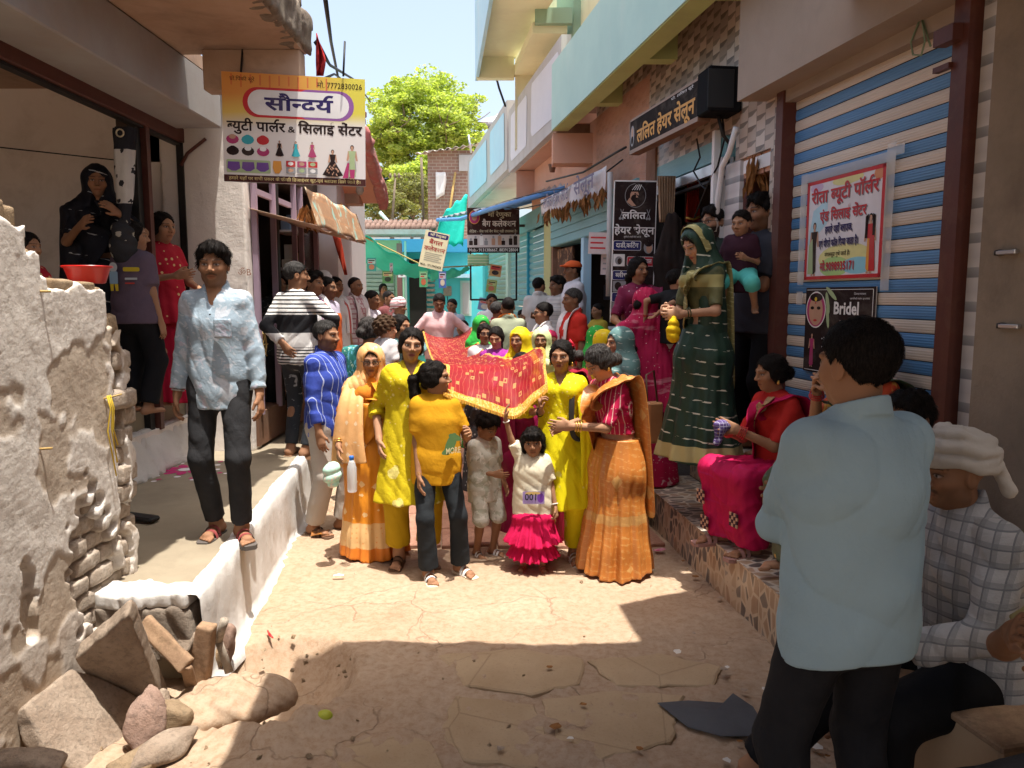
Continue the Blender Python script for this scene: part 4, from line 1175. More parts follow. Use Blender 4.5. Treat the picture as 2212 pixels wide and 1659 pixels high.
# ================================================================== GROUND
def grid_mesh(name,xs,ys,zf,mat):
 X,Y=np.meshgrid(xs,ys);Z=zf(X,Y);n=len(xs)
 V=np.stack([X.ravel(),Y.ravel(),Z.ravel()],1)
 i=np.arange((len(ys)-1)*n).reshape(len(ys)-1,n)[:,:-1].ravel()
 F=np.stack([i,i+1,i+n+1,i+n],1)
 return link(name,np_mesh(name,V,F),mat)
def nz(X,Y,seed,f,o=3):return smooth_noise(np.stack([X.ravel(),Y.ravel(),0*X.ravel()],1),seed,f,o).reshape(X.shape)
PIT=(-.98,3.34)
def street_z(X,Y):
 z=.012*nz(X,Y,3,.9)+.007*nz(X,Y,5,3.2)
 near=np.clip((4.4-Y)/1.2,0,1)
 z+=near*.010*nz(X,Y,8,7,2)
 d=np.hypot((X+1.12)/.30,(Y-3.45)/.38);z-=.30*np.clip(1.25-d,0,1)**.7
 lump=np.clip(1-np.hypot((X+.98)/.34,(Y-3.15)/.40),0,1);z+=.10*lump*(1+.6*nz(X,Y,11,4))
 return np.where(Y>7,z*.3,z)
ys=np.concatenate([np.arange(1.0,6.0,.025),np.arange(6.0,10,.1),np.arange(10,34,.8)])
street=structure(grid_mesh('street',np.arange(-2.5,2.6,.03),ys,street_z,M['earth']))
structure(MB().quad((-150,-30,-.34),(150,-30,-.34),(150,300,-.34),(-150,300,-.34)).build('ground',M['earth']))
structure(MB().quad((-150,33,-.03),(150,33,-.03),(150,300,-.03),(-150,300,-.03)).build('ground',M['earth']))
rnd=random.Random(4)
def rough_poly(pts,step=.06,amp=.012):
 out=[]
 for i,p in enumerate(pts):
  q=pts[(i+1)%len(pts)];L=math.hypot(q[0]-p[0],q[1]-p[1]);k=max(1,int(L/step))
  for j in range(k):
   t=j/k;a=amp if j else amp*.3
   out.append((p[0]+(q[0]-p[0])*t+rnd.uniform(-a,a),p[1]+(q[1]-p[1])*t+rnd.uniform(-a,a)))
 return out
def flat_piece(name,px,z0,z1,mat,parent=None,step=.06,amp=.012):
 pts=rough_poly([tuple(atZ(x,y,z1))[:2]for x,y in px],step,amp)
 c=(sum(p[0]for p in pts)/len(pts),sum(p[1]for p in pts)/len(pts))
 inn=[(c[0]+(p[0]-c[0])*.965,c[1]+(p[1]-c[1])*.965)for p in pts]
 n=len(pts);mb=MB()
 mb.add([(*p,z0)for p in pts]+[(*p,z1-.006)for p in pts]+[(*p,z1)for p in inn],[(i,(i+1)%n,n+(i+1)%n,n+i)for i in range(n)]+[(n+i,n+(i+1)%n,2*n+(i+1)%n,2*n+i)for i in range(n)]+[tuple(range(2*n,3*n))])
 return mb.build(name,mat,parent)
for px in([(985,1500),(1155,1520),(1180,1590),(1225,1640),(1190,1659),(1000,1640),(950,1580)],[(1170,1508),(1330,1490),(1480,1500),(1450,1600),(1300,1640),(1200,1590)],[(945,1415),(1110,1400),(1260,1420),(1250,1475),(1150,1500),(1000,1480)],[(1270,1425),(1420,1410),(1560,1440),(1540,1480),(1330,1480)],[(700,1620),(860,1575),(930,1600),(960,1659),(760,1690)]):
 flat_piece('concrete_slab',px,-.03,.011,M['slabcrack'],street)
pv=m_stone('red_paver',(.40,.215,.15),(.30,.155,.105),5,.35)
v_=None
for iy in range(9):
 for ix in range(5):
  x=-.98+ix*.405-.10*iy*.4+.55;y=5.55+iy*.405
  mb=MB().box((0,0,0),(.395,.395,.05),0,None,0,.006)
  o=mb.build('paving_tile',pv,street);o.location=(x-.3,y,.004+rnd.uniform(-.004,.004));o.rotation_euler=(rnd.uniform(-.008,.008),rnd.uniform(-.008,.008),R(5.7))
  for k in range(6):
   pass
   # ================================================================== LEFT: plinth with its white kerb
kl=lambda y:-1.47-.105*(y-3.84)
plinth=structure(MB().prism([(-3.2,3.46),(kl(3.46)-.05,3.46),(kl(10.5)-.05,10.5),(-3.2,10.5)],-.2,.44).build('plinth',M['cement']))
def kerb():
 ysv=np.arange(3.36,10.5,.03);prof=[(.075,-.05),(.065,.0),(.035,.012),(.026,.06),(.016,.13),(.012,.20),(.008,.28),(.004,.36),(.0,.43),(-.015,.452),(-.04,.458),(-.07,.451),(-.10,.437)]
 V=[];m=len(prof)
 for y in ysv:
  for x,z in prof:V.append((kl(y)+x,y,z))
 V=np.array(V);n=smooth_noise(V,2,3.0,4);n2=smooth_noise(V,9,9.0,3)
 V[:,0]+=.008*n+.005*n2;V[:,2]+=.006*n2
 ex=np.tile([1,1,1,.4,0,0,0,0,0,0,0,.3,.6],len(ysv));V[:,0]+=ex*.045*smooth_noise(np.stack([V[:,0]*0,V[:,1],V[:,0]*0],1),17,.8,3)
 i=np.arange((len(ysv)-1)*m).reshape(-1,m)[:,:-1].ravel()
 F=np.stack([i,i+1,i+m+1,i+m],1)
 return link('kerb',np_mesh('kerb',V,F),M['white_kerb'])
structure(kerb())
sh=Shape();sh.fun(lambda X,Y,Z:np.maximum(np.maximum(np.abs(X+1.76)-.30,np.abs(Y-3.45)-.10),np.abs(Z-.27)-.115),(-2.1,3.3,.12),(-1.4,3.6,.42))
part(sh,'stone_ledge',M['rough_edge'],plinth,.014,folds(4,.016,11,(1,.4,.8)))
sh=Shape();sh.fun(lambda X,Y,Z:np.maximum(np.maximum(np.abs(X+1.78)-.30,np.abs(Y-3.43)-.085-.02*np.sin(X*17)),np.abs(Z-.425)-.030),(-2.12,3.3,.37),(-1.44,3.56,.48))
part(sh,'white_edge',M['white_kerb'],plinth,.013,folds(14,.010,9,(1,.5,.5)))
def rangoli(cx,cy,s):
 th=thing('rangoli','pink and white rangoli drawing on the grey plinth floor behind the standing man','floor drawing',(cx,cy,.442))
 pk=mat_flat('magenta_powder',(.50,.03,.16),.9);wh=mat_flat('white_powder',(.75,.72,.72),.9)
 def petal(P,z,m):MB().add([(x,y,z)for x,y in P],[tuple(range(len(P)))]).build('petal',m,th)
 for k in range(9):
  a=k*6.2832/9
  for r0,r1,w,mi in((.05,.16,.030,0),(.19,.23,.022,1)):
   petal(ell2(math.cos(a)*(r0+r1)/2*s,math.sin(a)*(r0+r1)/2*s,(r1-r0)/2*s,w*s,10,rot=a),.001+mi*.0006,(pk,wh)[mi])
  for j in range(2):petal(ell2(math.cos(a+.35)*(.28+.05*j)*s,math.sin(a+.35)*(.28+.05*j)*s,.018*s,.018*s,8),.001,(pk,wh)[j])
 petal(ell2(0,0,.045*s,.045*s,12),.002,wh)
rangoli(-2.58,5.95,1.2)
# ================================================================== LEFT: open shop building
LB=thing('shop_building','whitewashed shop with an open front, brown metal channel and concrete roof slab, at the left','building',(-3.2,4.0,0))
def lp(o):
 o.parent=LB;o.matrix_parent_inverse=Matrix.Translation(LB.location).inverted();return o
XF=-2.80
lp(MB().box((XF-1.5,4.1,.38),(3.0,6.0,.76)).build('shop_floor',M['white_wall']));lp(MB().box((XF-1.57,4.1,.84),(3.0,5.5,.16)).build('shop_floor',M['cement']));lp(MB().box((XF-1.8,4.6,1.0),(2.9,4.3,.20)).build('platform',M['cement']))
sh=Shape();sh.fun(lambda X,Y,Z:np.maximum(np.maximum(X-(XF+.10-.12*np.clip((Z-.44)/.32,0,1)),XF-.1-X),np.maximum(np.abs(Y-5.2)-1.6,np.abs(Z-.60)-.17)),(XF-.15,3.4,.4),(XF+.2,6.9,.8))
lp(part(sh,'skirt',M['white_kerb'],None,.025,folds(5,.012,4,(.2,1,.3))))
lp(MB().box((XF-1.65,6.85,2.1),(3.2,.2,3.0)).build('end_wall',M['inwall']))
lp(MB().box((XF-2.8,3.6,2.1),(.2,6.4,3.0)).build('back_wall',M['inwall']))
sh=Shape();sh.fun(lambda X,Y,Z:np.maximum(np.maximum(np.abs(X+2.64)-.36,np.abs(Y-6.80)-.11),np.abs(Z-1.95)-1.55),(-3.1,6.6,.3),(-2.2,7.0,3.6))
lp(part(sh,'pillar_wall',M['white_wall'],None,.03,folds(6,.003,3,(1,.2,.7))))
lp(MB().box((-2.60,3.3,3.365),(.40,6.5,.37),0,None,0,.01).build('lintel_beam',M['beam_blue']))
lp(MB().box((-4.2,3.5,3.60),(3.6,7.0,.10)).build('ceiling',M['soffit']))
V0=[(-4.8,3.35,3.55),(-1.50,3.35,3.55),(-1.50,5.83,3.55),(-4.8,5.83,3.55)]
lp(MB().hexa(V0,[(x,y,3.72)for x,y,z in V0]).build('roof_slab',M['soffit']))
lp(MB().box((-1.86,5.77,3.41),(.70,.14,.285),0,None,0,.01).build('cross_beam',M['soffit']))
sh=Shape();sh.fun(lambda X,Y,Z:np.maximum(np.maximum(np.abs(X+1.56)-.09,np.abs(Y-4.6)-1.24),np.abs(Z-3.68)-.11),(-1.8,3.3,3.5),(-1.4,5.95,3.85))
lp(part(sh,'slab_edge',M['rough_edge'],None,.025,folds(9,.03,7,(.3,1,.6))))
st=[]
for i in range(34):
 y=3.5+rnd.random()*2.3;r=rnd.uniform(.05,.11)
 if i<6:
  s_=Shape();s_.ell((0,0,0),(1,.8,.62))
  V,Q=s_.mesh(.25,disp=folds(20+i,.14,1.1));st.append(np_mesh('edge_stone',V,Q));st[-1].materials.append(M['rough_edge'])
 o=link('edge_stone',st[i%len(st)],None,LB)
 o.matrix_parent_inverse=Matrix.Translation(LB.location).inverted()
 o.location=(-1.58+rnd.uniform(-.05,.05),y,3.79+rnd.uniform(0,.25)*(1 if y>4.6 else .5));o.scale=(r,r*1.3,r);o.rotation_euler=(rnd.random()*6,rnd.random(),rnd.random()*6)
lp(MB().box((-1.68,5.90,4.1),(.24,.16,1.2),0,None,0,.02).build('end_wall',M['rough_edge']))
lp(MB().box((XF-.012,6.05,1.93),(.055,.06,2.36)).build('post',M['brown_paint']))
lp(MB().box((XF-.05,5.96,1.93),(.06,.075,2.36)).build('gate_rail',M['black_paint']))
lp(MB().box((XF-.012,6.70,1.93),(.055,.06,2.36)).build('post',M['black_paint']))
lp(MB().box((XF-.012,3.7,3.15),(.08,6.0,.12),0,None,0,.006).build('channel',M['brown_paint']))
lp(MB().box((XF-.03,3.7,3.105),(.06,6.0,.07)).build('channel',M['black_paint']))
lp(MB().tube([(XF+.22,6.66,3.12),(XF+.06,6.66,3.0),(XF,6.66,2.9)],.014,6).build('bracket',M['brown_paint']))
# ---- left: next shop with a glass front, tin-and-cloth awning
L2=thing('glass_front_shop','narrow dark shop with mauve door frames and a faded orange awning, beyond the white pillar','building',(-2.6,7.9,0))
def lp2(o):
 o.parent=L2;o.matrix_parent_inverse=Matrix.Translation(L2.location).inverted();return o
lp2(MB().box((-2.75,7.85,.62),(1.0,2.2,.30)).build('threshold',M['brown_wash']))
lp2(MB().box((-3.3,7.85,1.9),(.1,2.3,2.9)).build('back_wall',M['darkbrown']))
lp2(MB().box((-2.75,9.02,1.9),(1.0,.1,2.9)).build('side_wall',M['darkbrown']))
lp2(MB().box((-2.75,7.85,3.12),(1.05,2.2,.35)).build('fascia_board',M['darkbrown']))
for y in(6.82,7.35,7.42,8.05,8.30,8.92):
 lp2(MB().box((-2.245,y,1.85),(.05,.035 if y!=7.42 else .07,2.2)).build('door_frame',M['mauve']if y!=7.42 else M['black_paint']))
for y in(7.08,7.72,8.62):
 lp2(MB().box((-2.262,y,2.72),(.035,.5,.05)).build('top_rail',M['mauve']))
glass=NT('shop_glass');glass.base((.05,.05,.05),.05,0,.6);glass.b.inputs['Transmission Weight'].default_value=0.0;glass.b.inputs['Alpha'].default_value=.35
lp2(MB().box((-2.268,8.62,1.9),(.008,.52,1.6)).build('glass_pane',glass.m))
for k in range(4):
 lp2(MB().box((-2.45,8.62,1.3+k*.4),(.25,.54,.02)).build('shelf',M['paintwhite']))
pal_goods=[mat_flat('goods_%d'%i,c,.5)for i,c in enumerate([(.5,.42,.30),(.62,.58,.50),(.30,.08,.06),(.10,.10,.12),(.42,.30,.12),(.20,.26,.34)])]
gd={}
for k in range(4):
 for j in range(5):
  w,hh=rnd.uniform(.05,.09),rnd.uniform(.08,.26)
  o=MB().box((-2.43,8.40+j*.105,1.31+k*.4+hh/2),(.10,w,hh),0,None,0,.006).build('packet',rnd.choice(pal_goods))
  tag(o,'small boxed goods on the shelves behind the glass pane of the narrow left shop','packet','packets on the glass case shelves')
aw=thing('shop_awning','faded orange printed awning with a drooping front over the narrow left shop','awning',(-2.0,7.7,2.9))
awn=m_cloth('faded_flex',(.36,.21,.12),(.28,.155,.085),4,.6,[dict(k='blotch',c=(.24,.48,.42),s=3.4,th=.57,a=.8),dict(k='blotch',c=(.52,.42,.29),s=5,th=.55,a=.7),dict(k='hstripe',c=(.45,.22,.10),per=.14,w=.16,a=.35)],wr=.5)
P4=[atY(612,402,6.9),atY(737,468,8.9)]
def sheet(name,rows,mat,parent,th=.004):
 """a thin cloth from rows of points"""
 m=len(rows[0]);V=[Vector(p)for r in rows for p in r]
 F=[(i*m+j,i*m+j+1,(i+1)*m+j+1,(i+1)*m+j)for i in range(len(rows)-1)for j in range(m-1)]
 me=bpy.data.meshes.new(name);me.from_pydata(V,[],F);me.polygons.foreach_set('use_smooth',[True]*len(F));me.update()
 o=link(name,me,mat,parent);md=o.modifiers.new('s','SOLIDIFY');md.thickness=th
 return o
def relp(o,par):
 o.parent=par;o.matrix_parent_inverse=Matrix.Translation(par.location).inverted();return o
ax_=lambda y:-1.78-.02*(y-6.8)
rows=[]
for i in range(9):
 t=i/8;rows.append([(ax_(7)-.012*math.sin(y*9)*t+(.10*t),y,2.74-.34*t+.015*math.sin(y*7+2*t))for y in np.linspace(6.75,8.95,24)])
relp(sheet('valance',rows,awn,None),aw)
rows=[[(-2.27+(ax_(7)+.1+2.27)*t,y,2.55-.15*t+.02*math.sin(y*6))for y in np.linspace(6.75,8.95,16)]for t in np.linspace(0,1,6)]
relp(sheet('awning_sheet',rows,M['soffit'],None),aw)
# ---- left: further house with a peach balcony
L3=thing('left_house','white house wall with a peach underside balcony edged in flaking pink, left beyond the shops','building',(-2.4,10.0,0))
def lp3(o):return relp(o,L3)
lp3(MB().hexa([(-2.30,9.1,.2),(-2.04,9.12,.2),(-2.22,11.8,.2),(-2.6,11.8,.2)],[(-2.30,9.1,3.3),(-2.04,9.12,3.3),(-2.22,11.8,3.3),(-2.6,11.8,3.3)]).build('wall',mat_worn('grey_white_wash',(.58,.53,.52),(.52,.47,.46),1.4,.6)))
pf=mat_worn('flaking_pink',(.46,.14,.13),(.34,.20,.17),9,.9,.9,.5,30,(.55,.42,.36),5,.7)
lp3(MB().add([(-2.9,8.6,3.50),(-1.68,8.9,3.46),(-1.64,10.0,2.98),(-2.9,10.0,2.98)],[(0,3,2,1)]).build('balcony_soffit',M['peach']))
sh=Shape();sh.fun(lambda X,Y,Z:np.maximum(np.maximum(np.abs(X+1.64)-.05,np.abs(Y-9.4)-.62),np.abs(Z-3.30+(Y-9.4)*.46)-.10),(-1.75,8.7,2.4),(-1.5,10.1,3.8))
lp3(part(sh,'balcony_edge',pf,None,.03,folds(3,.025,6,(.2,.3,1))))
lp3(MB().box((-2.6,9.9,3.5),(1.4,.3,1.1)).build('parapet',M['soffit']))
bme=MB().box((0,0,0),(.22,.11,.07),0,None,0,.01).mesh('brick');bme.materials.append(m_stone('red_brick',(.38,.14,.08),(.26,.10,.06),14,.5))
for k in range(7):
 for j in range(2):
  o=link('brick',bme,None,L3);o.matrix_parent_inverse=Matrix.Translation(L3.location).inverted()
  o.location=(-1.84+rnd.uniform(-.03,.03)-j*.2,9.35+rnd.uniform(-.03,.03),3.62+k*.078);o.rotation_euler=(rnd.uniform(-.05,.05),rnd.uniform(-.05,.05),rnd.uniform(-.4,.4))
b_=thing('light_bulb','bare bulb holder hanging under the peach balcony on the left','bulb',tuple(atY(777,400,9.4)))
MB().tube([(0,0,.14),(0,0,.05)],.006,6).build('cord',M['wire'],b_);MB().lathe([(.02,.06),(.026,.02),(.045,-.03),(.05,-.07),(.03,-.11),(.005,-.12)],(0,0,0),12).build('bulb',M['wood_grey'],b_)
# ================================================================== RIGHT: tiled steps
SL=(1.803,0,-.12)
def sx(y,off=0.0):return SL[0]+SL[2]*y+off
YA,YB=2.6,6.35
steps=structure(MB().hexa([(sx(YA,.012),YA,-.2),(3.4,YA,-.2),(3.4,YB,-.2),(sx(YB,.012),YB,-.2)],[(sx(YA,.012),YA,.290),(3.4,YA,.290),(3.4,YB,.290),(sx(YB,.012),YB,.290)]).build('steps',M['lintel']))
structure(MB().hexa([(sx(YA,.472),YA,.289),(3.4,YA,.289),(3.4,YB,.289),(sx(YB,.472),YB,.289)],[(sx(YA,.472),YA,.690),(3.4,YA,.690),(3.4,YB,.690),(sx(YB,.472),YB,.690)]).build('upper_step',M['lintel']))
yy=YA
while yy<YB-.05:
 y2=min(yy+.46,YB)
 a,b=yy+.0015,y2-.0015
 for off,z0,z1 in((0,-.06,.285),(.46,.306,.685)):
  MB().hexa([(sx(a,off),a,z0),(sx(a,off+.011),a,z0),(sx(b,off+.011),b,z0),(sx(b,off),b,z0)],[(sx(a,off),a,z1),(sx(a,off+.011),a,z1),(sx(b,off+.011),b,z1),(sx(b,off),b,z1)]).build('tile',M['tile_pebble'],steps)
 for x0,x1,z in((-.006,.457,.300),(.452,.80,.700),(.803,1.15,.700)):
  MB().hexa([(sx(a,x0),a,z-.012),(sx(a,x1),a,z-.012),(sx(b,x1),b,z-.012),(sx(b,x0),b,z-.012)],[(sx(a,x0),a,z),(sx(a,x1),a,z),(sx(b,x1),b,z),(sx(b,x0),b,z)]).build('tile',M['tile_pebble'],steps)
 yy=y2
gran=m_stone('grey_granite',(.10,.095,.09),(.06,.058,.056),30,.15)
structure(MB().box((sx(6.5,.55),6.85,.15),(1.2,.98,.32),R(7),None,0,.01).build('granite_step',gran))
structure(MB().hexa([(1.15,7.3,-.1),(3.2,7.3,-.1),(2.0,13.0,-.1),(.30,13.0,-.1)],[(1.15,7.3,.55),(3.2,7.3,.55),(2.0,13.0,.35),(.30,13.0,.35)]).build('shop_floor',M['cement']))
# ================================================================== RIGHT: building with the shuttered shop and the salon
RB=thing('shop_row_building','shop row with mint beams, block print tiles and a blue striped shutter, nearest right','building',(2.2,5.5,0))
def rp(o):return relp(o,RB)
RX=lambda y,off=0.0:2.657-.17*y+off
def rseg(name,y0,y1,z0,z1,mat,f=0.0,b=.25,z0b=None):
 z0b=z0 if z0b is None else z0b
 return rp(MB().hexa([(RX(y0,f),y0,z0),(RX(y0,b),y0,z0),(RX(y1,b),y1,z0),(RX(y1,f),y1,z0)],[(RX(y0,f),y0,z1),(RX(y0,b),y0,z1),(RX(y1,b),y1,z1),(RX(y1,f),y1,z1)]).build(name,mat))
SH0,SH1=3.585,5.14
nsl=35;zs0=.72;ph_=(3.13-zs0)/nsl
for k in range(nsl):
 z=zs0+k*ph_;mb=MB();N_=6
 V=[]
 for i in range(N_+1):
  t=i/N_;off=.055-.0045*math.sin(t*math.pi)**.5
  V+=[(RX(SH0,off),SH0,z+.0025+t*(ph_-.005)),(RX(SH1,off),SH1,z+.0025+t*(ph_-.005))]
 mb.add(V,[(2*i,2*i+2,2*i+3,2*i+1)for i in range(N_)],0,True)
 rp(mb.build('slat',M['slat_blue']if k%2==0 else M['slat_cream']))
rseg('shutter_back',SH0,SH1,.7,3.2,M['dark'],.062,.10)
rseg('shutter_frame',SH1-.01,SH1+.075,.70,3.16,M['brown_paint'],-.035,.12)
rseg('shutter_frame',SH0-.10,SH0+.01,.70,3.14,M['brown_paint'],-.07,.12)
rseg('frame_lip',SH0-.105,SH0-.06,.70,3.14,M['brown_paint'],-.085,-.06)
rseg('bracket',SH0-.07,SH0+.05,2.92,2.99,M['brown_paint'],-.13,-.07);rseg('bracket',SH0+.0,SH0+.10,2.82,2.845,M['brown_paint'],-.09,-.06)
rseg('lintel',3.2,5.42,3.12,3.85,M['lintel'],-.20,.3)
rseg('lintel_lip',3.25,5.15,3.045,3.125,M['lintel'],-.02,.3)
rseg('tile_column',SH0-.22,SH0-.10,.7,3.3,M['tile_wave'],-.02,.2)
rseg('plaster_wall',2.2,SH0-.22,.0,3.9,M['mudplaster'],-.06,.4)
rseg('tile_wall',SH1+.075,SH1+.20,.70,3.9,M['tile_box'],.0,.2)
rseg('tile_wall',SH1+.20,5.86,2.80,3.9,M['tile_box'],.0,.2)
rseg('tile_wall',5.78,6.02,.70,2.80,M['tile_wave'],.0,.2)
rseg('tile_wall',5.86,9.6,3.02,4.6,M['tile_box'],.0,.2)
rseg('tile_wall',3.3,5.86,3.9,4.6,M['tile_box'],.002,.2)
rseg('door_lintel',SH1+.20,5.78,2.66,2.80,M['peach'],.03,.2);rseg('white_panel',SH1+.22,5.76,2.69,2.78,M['paintwhite'],.015,.03)
rseg('door',SH1+.20,5.78,.70,2.66,M['brown_wash'],.16,.2);rseg('door_frame',5.70,5.78,.70,2.66,M['brown_paint'],.03,.16)
rseg('door_panel',SH1+.26,SH1+.44,1.2,2.5,M['brown_paint'],.145,.165)
rseg('salon_floor',6.0,9.0,.5,.70,M['cement'],.0,1.6)
rp(MB().hexa([(RX(6.1,1.5),6.1,.7),(RX(6.1,1.6),6.1,.7),(RX(9,1.6),9.0,.7),(RX(9,1.5),9.0,.7)],[(RX(6.1,1.5),6.1,3.2),(RX(6.1,1.6),6.1,3.2),(RX(9,1.6),9.0,3.2),(RX(9,1.5),9.0,3.2)]).build('salon_back_wall',M['inwall']))
sw=mat_worn('salon_white',(.50,.47,.44),(.44,.41,.38),2,.6)
rp(MB().box((2.25,7.56,1.9),(1.65,.12,2.4)).build('salon_side_wall',sw));rp(MB().box((2.6,5.97,1.9),(1.7,.08,2.4)).build('salon_near_wall',sw))
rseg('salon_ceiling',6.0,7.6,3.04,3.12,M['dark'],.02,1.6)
rseg('shutter_box',6.02,7.5,2.86,3.02,M['slat_teal'],.0,.2);rseg('shutter_rail',6.02,7.5,2.76,2.84,M['metal'],-.015,.03);rseg('shutter_lip',6.02,7.5,2.70,2.72,M['black_paint'],-.02,.03)
for y in(6.02,7.46):rseg('shutter_channel',y,y+.05,.7,2.86,M['black_paint']if y>7 else M['greycem'],-.03,.06)
rseg('pillar',7.5,7.75,.4,3.3,M['brown_wash'],-.02,.3)
rseg('wall',7.75,8.0,.3,3.3,M['greycem'],.0,.3)
BX=lambda y,off=0.0:2.154-.17*y+off
def bseg(name,y0,y1,z0,z1,mat,f=0.0,b=.12):
 return rp(MB().hexa([(BX(y0,f),y0,z0),(BX(y0,b),y0,z0),(BX(y1,b),y1,z0),(BX(y1,f),y1,z0)],[(BX(y0,f),y0,z1),(BX(y0,b),y0,z1),(BX(y1,b),y1,z1),(BX(y1,f),y1,z1)]).build(name,mat))
bseg('outer_beam',4.25,9.8,3.84,4.62,M['mint'],0,.012);bseg('outer_beam_core',4.25,9.78,3.83,4.62,M['olive'],.0135,.20)
rp(MB().hexa([(BX(4.3,.2),4.3,4.30),(RX(4.3,.1),4.3,4.30),(RX(9.8,.1),9.8,4.30),(BX(9.8,.2),9.8,4.30)],[(BX(4.3,.2),4.3,4.42),(RX(4.3,.1),4.3,4.42),(RX(9.8,.1),9.8,4.42),(BX(9.8,.2),9.8,4.42)]).build('balcony_ceiling',M['peach']))
for y in(5.55,7.05,8.6):
 rp(MB().hexa([(BX(y,.2),y,3.88),(RX(y,.02),y,3.88),(RX(y+.16,.02),y+.16,3.88),(BX(y+.16,.2),y+.16,3.88)],[(BX(y,.2),y,4.30),(RX(y,.02),y,4.30),(RX(y+.16,.02),y+.16,4.30),(BX(y+.16,.2),y+.16,4.30)]).build('cross_beam',M['olive']))
rseg('upper_wall',4.3,9.8,4.62,8.0,M['cream'],.02,.4)
# ---- right: second building, grey balcony with lilac panels
R2=thing('balcony_building','cream upper floors over a grey balcony with pale lilac panels, right of the lane','building',(1.0,11.5,0))
def r2(o):return relp(o,R2)
GX=lambda y,off=0.0:2.284-.17*y+off
def gseg(name,y0,y1,z0,z1,mat,f=0.0,b=.12,par=r2):
 return par(MB().hexa([(GX(y0,f),y0,z0),(GX(y0,b),y0,z0),(GX(y1,b),y1,z0),(GX(y1,f),y1,z0)],[(GX(y0,f),y0,z1),(GX(y0,b),y0,z1),(GX(y1,b),y1,z1),(GX(y1,f),y1,z1)]).build(name,mat))
gseg('parapet',9.86,13.77,3.95,5.0,M['greycem'])
for y0,y1 in((10.0,11.75),(12.1,13.55)):
 n=10;P=rrect(y0,4.12,y1,4.88,.10)
 P2=[(y+.03*math.sin(z*9),z+.03*math.sin(y*6))for y,z in P]
 r2(MB().add([(GX(y,-.006),y,z)for y,z in P2],[tuple(range(len(P2)))]).build('panel',M['lilac']))
r2(MB().hexa([(GX(9.86,.1),9.86,3.94),(RX(9.86,.3),9.86,3.94),(RX(13.7,.6),13.7,3.94),(GX(13.7,.1),13.7,3.94)],[(GX(9.86,.1),9.86,4.06),(RX(9.86,.3),9.86,4.06),(RX(13.7,.6),13.7,4.06),(GX(13.7,.1),13.7,4.06)]).build('balcony_slab',M['peach']))
r2(MB().box((.98,9.9,3.62),(.95,.3,.36),R(0)).build('beam_end',M['peach']))
r2(MB().box((.98,9.98,4.1),(.85,.16,.60)).build('infill_wall',M['brown_wash']))
r2(MB().box((.55,13.6,3.7),(.95,.4,.46)).build('beam_end',M['peach']))
rseg('wall_band',7.75,13.6,2.95,3.95,M['peach'],.0,.2)
r2(MB().tube([tuple(atY(1193,372,11.5)),tuple(atY(1193,355,11.5))],.035,8,r1=.06).build('lamp_holder',M['brown_wash']))
gseg('upper_wall',10.0,13.2,5.0,9.5,M['cream'],.50,.9)
r2(MB().hexa([(.05,12.9,4.2),(.60,12.9,4.2),(.60,13.2,4.2),(.05,13.2,4.2)],[(.05,12.9,9.5),(.60,12.9,9.5),(.60,13.2,9.5),(.05,13.2,9.5)]).build('end_wall',M['cream']))
a=[atY(1030,128,13.0),atY(1111,128,13.0)]
r2(MB().box(((a[0].x+a[1].x)/2,12.95,a[0].z-.16),(a[1].x-a[0].x,.16,.34),0,None,0,.01).build('balcony_beam',M['cream']))
gx0=a[0].x;gx1=a[1].x
r2(MB().hexa([(gx0+.35,10.0,a[0].z),(gx1+.6,10.0,a[0].z),(gx1,13.0,a[0].z),(gx0,13.0,a[0].z)],[(gx0+.35,10.0,a[0].z+.12),(gx1+.6,10.0,a[0].z+.12),(gx1,13.0,a[0].z+.12),(gx0,13.0,a[0].z+.12)]).build('balcony_slab',M['cream']))
r2(MB().hexa([(gx0-.03,13.04,a[0].z-.33),(gx0+.02,13.04,a[0].z-.33),(gx0+.37,10.0,a[0].z-.02),(gx0+.32,10.0,a[0].z-.02)][::-1],[(gx0-.03,13.04,a[0].z+.9),(gx0+.02,13.04,a[0].z+.9),(gx0+.37,10.0,a[0].z+.9),(gx0+.32,10.0,a[0].z+.9)][::-1]).build('balcony_side',M['skyblue']))
for k in range(7):
 r2(MB().tube([(gx0+.04+k*.05,12.7-k*.42,a[0].z+.9),(gx0+.04+k*.05,12.7-k*.42,a[0].z+1.5)],.02,6).build('baluster',M['greycem']))
gseg('column',10.9,11.9,4.9,9.5,M['sage'],.40,.6)
b=[atY(1092,207,12.4),atY(1182,130,10.6)]
r2(MB().hexa([(.02,13.0,5.35),(.5,13.0,5.35),(.75,10.9,5.35),(.28,10.9,5.35)],[(.02,13.0,5.5),(.5,13.0,5.5),(.75,10.9,5.5),(.28,10.9,5.5)]).build('sunshade',M['cream']))
r2(MB().box((.56,10.85,5.55),(.5,.1,.2)).build('sunshade_end',M['sage']))
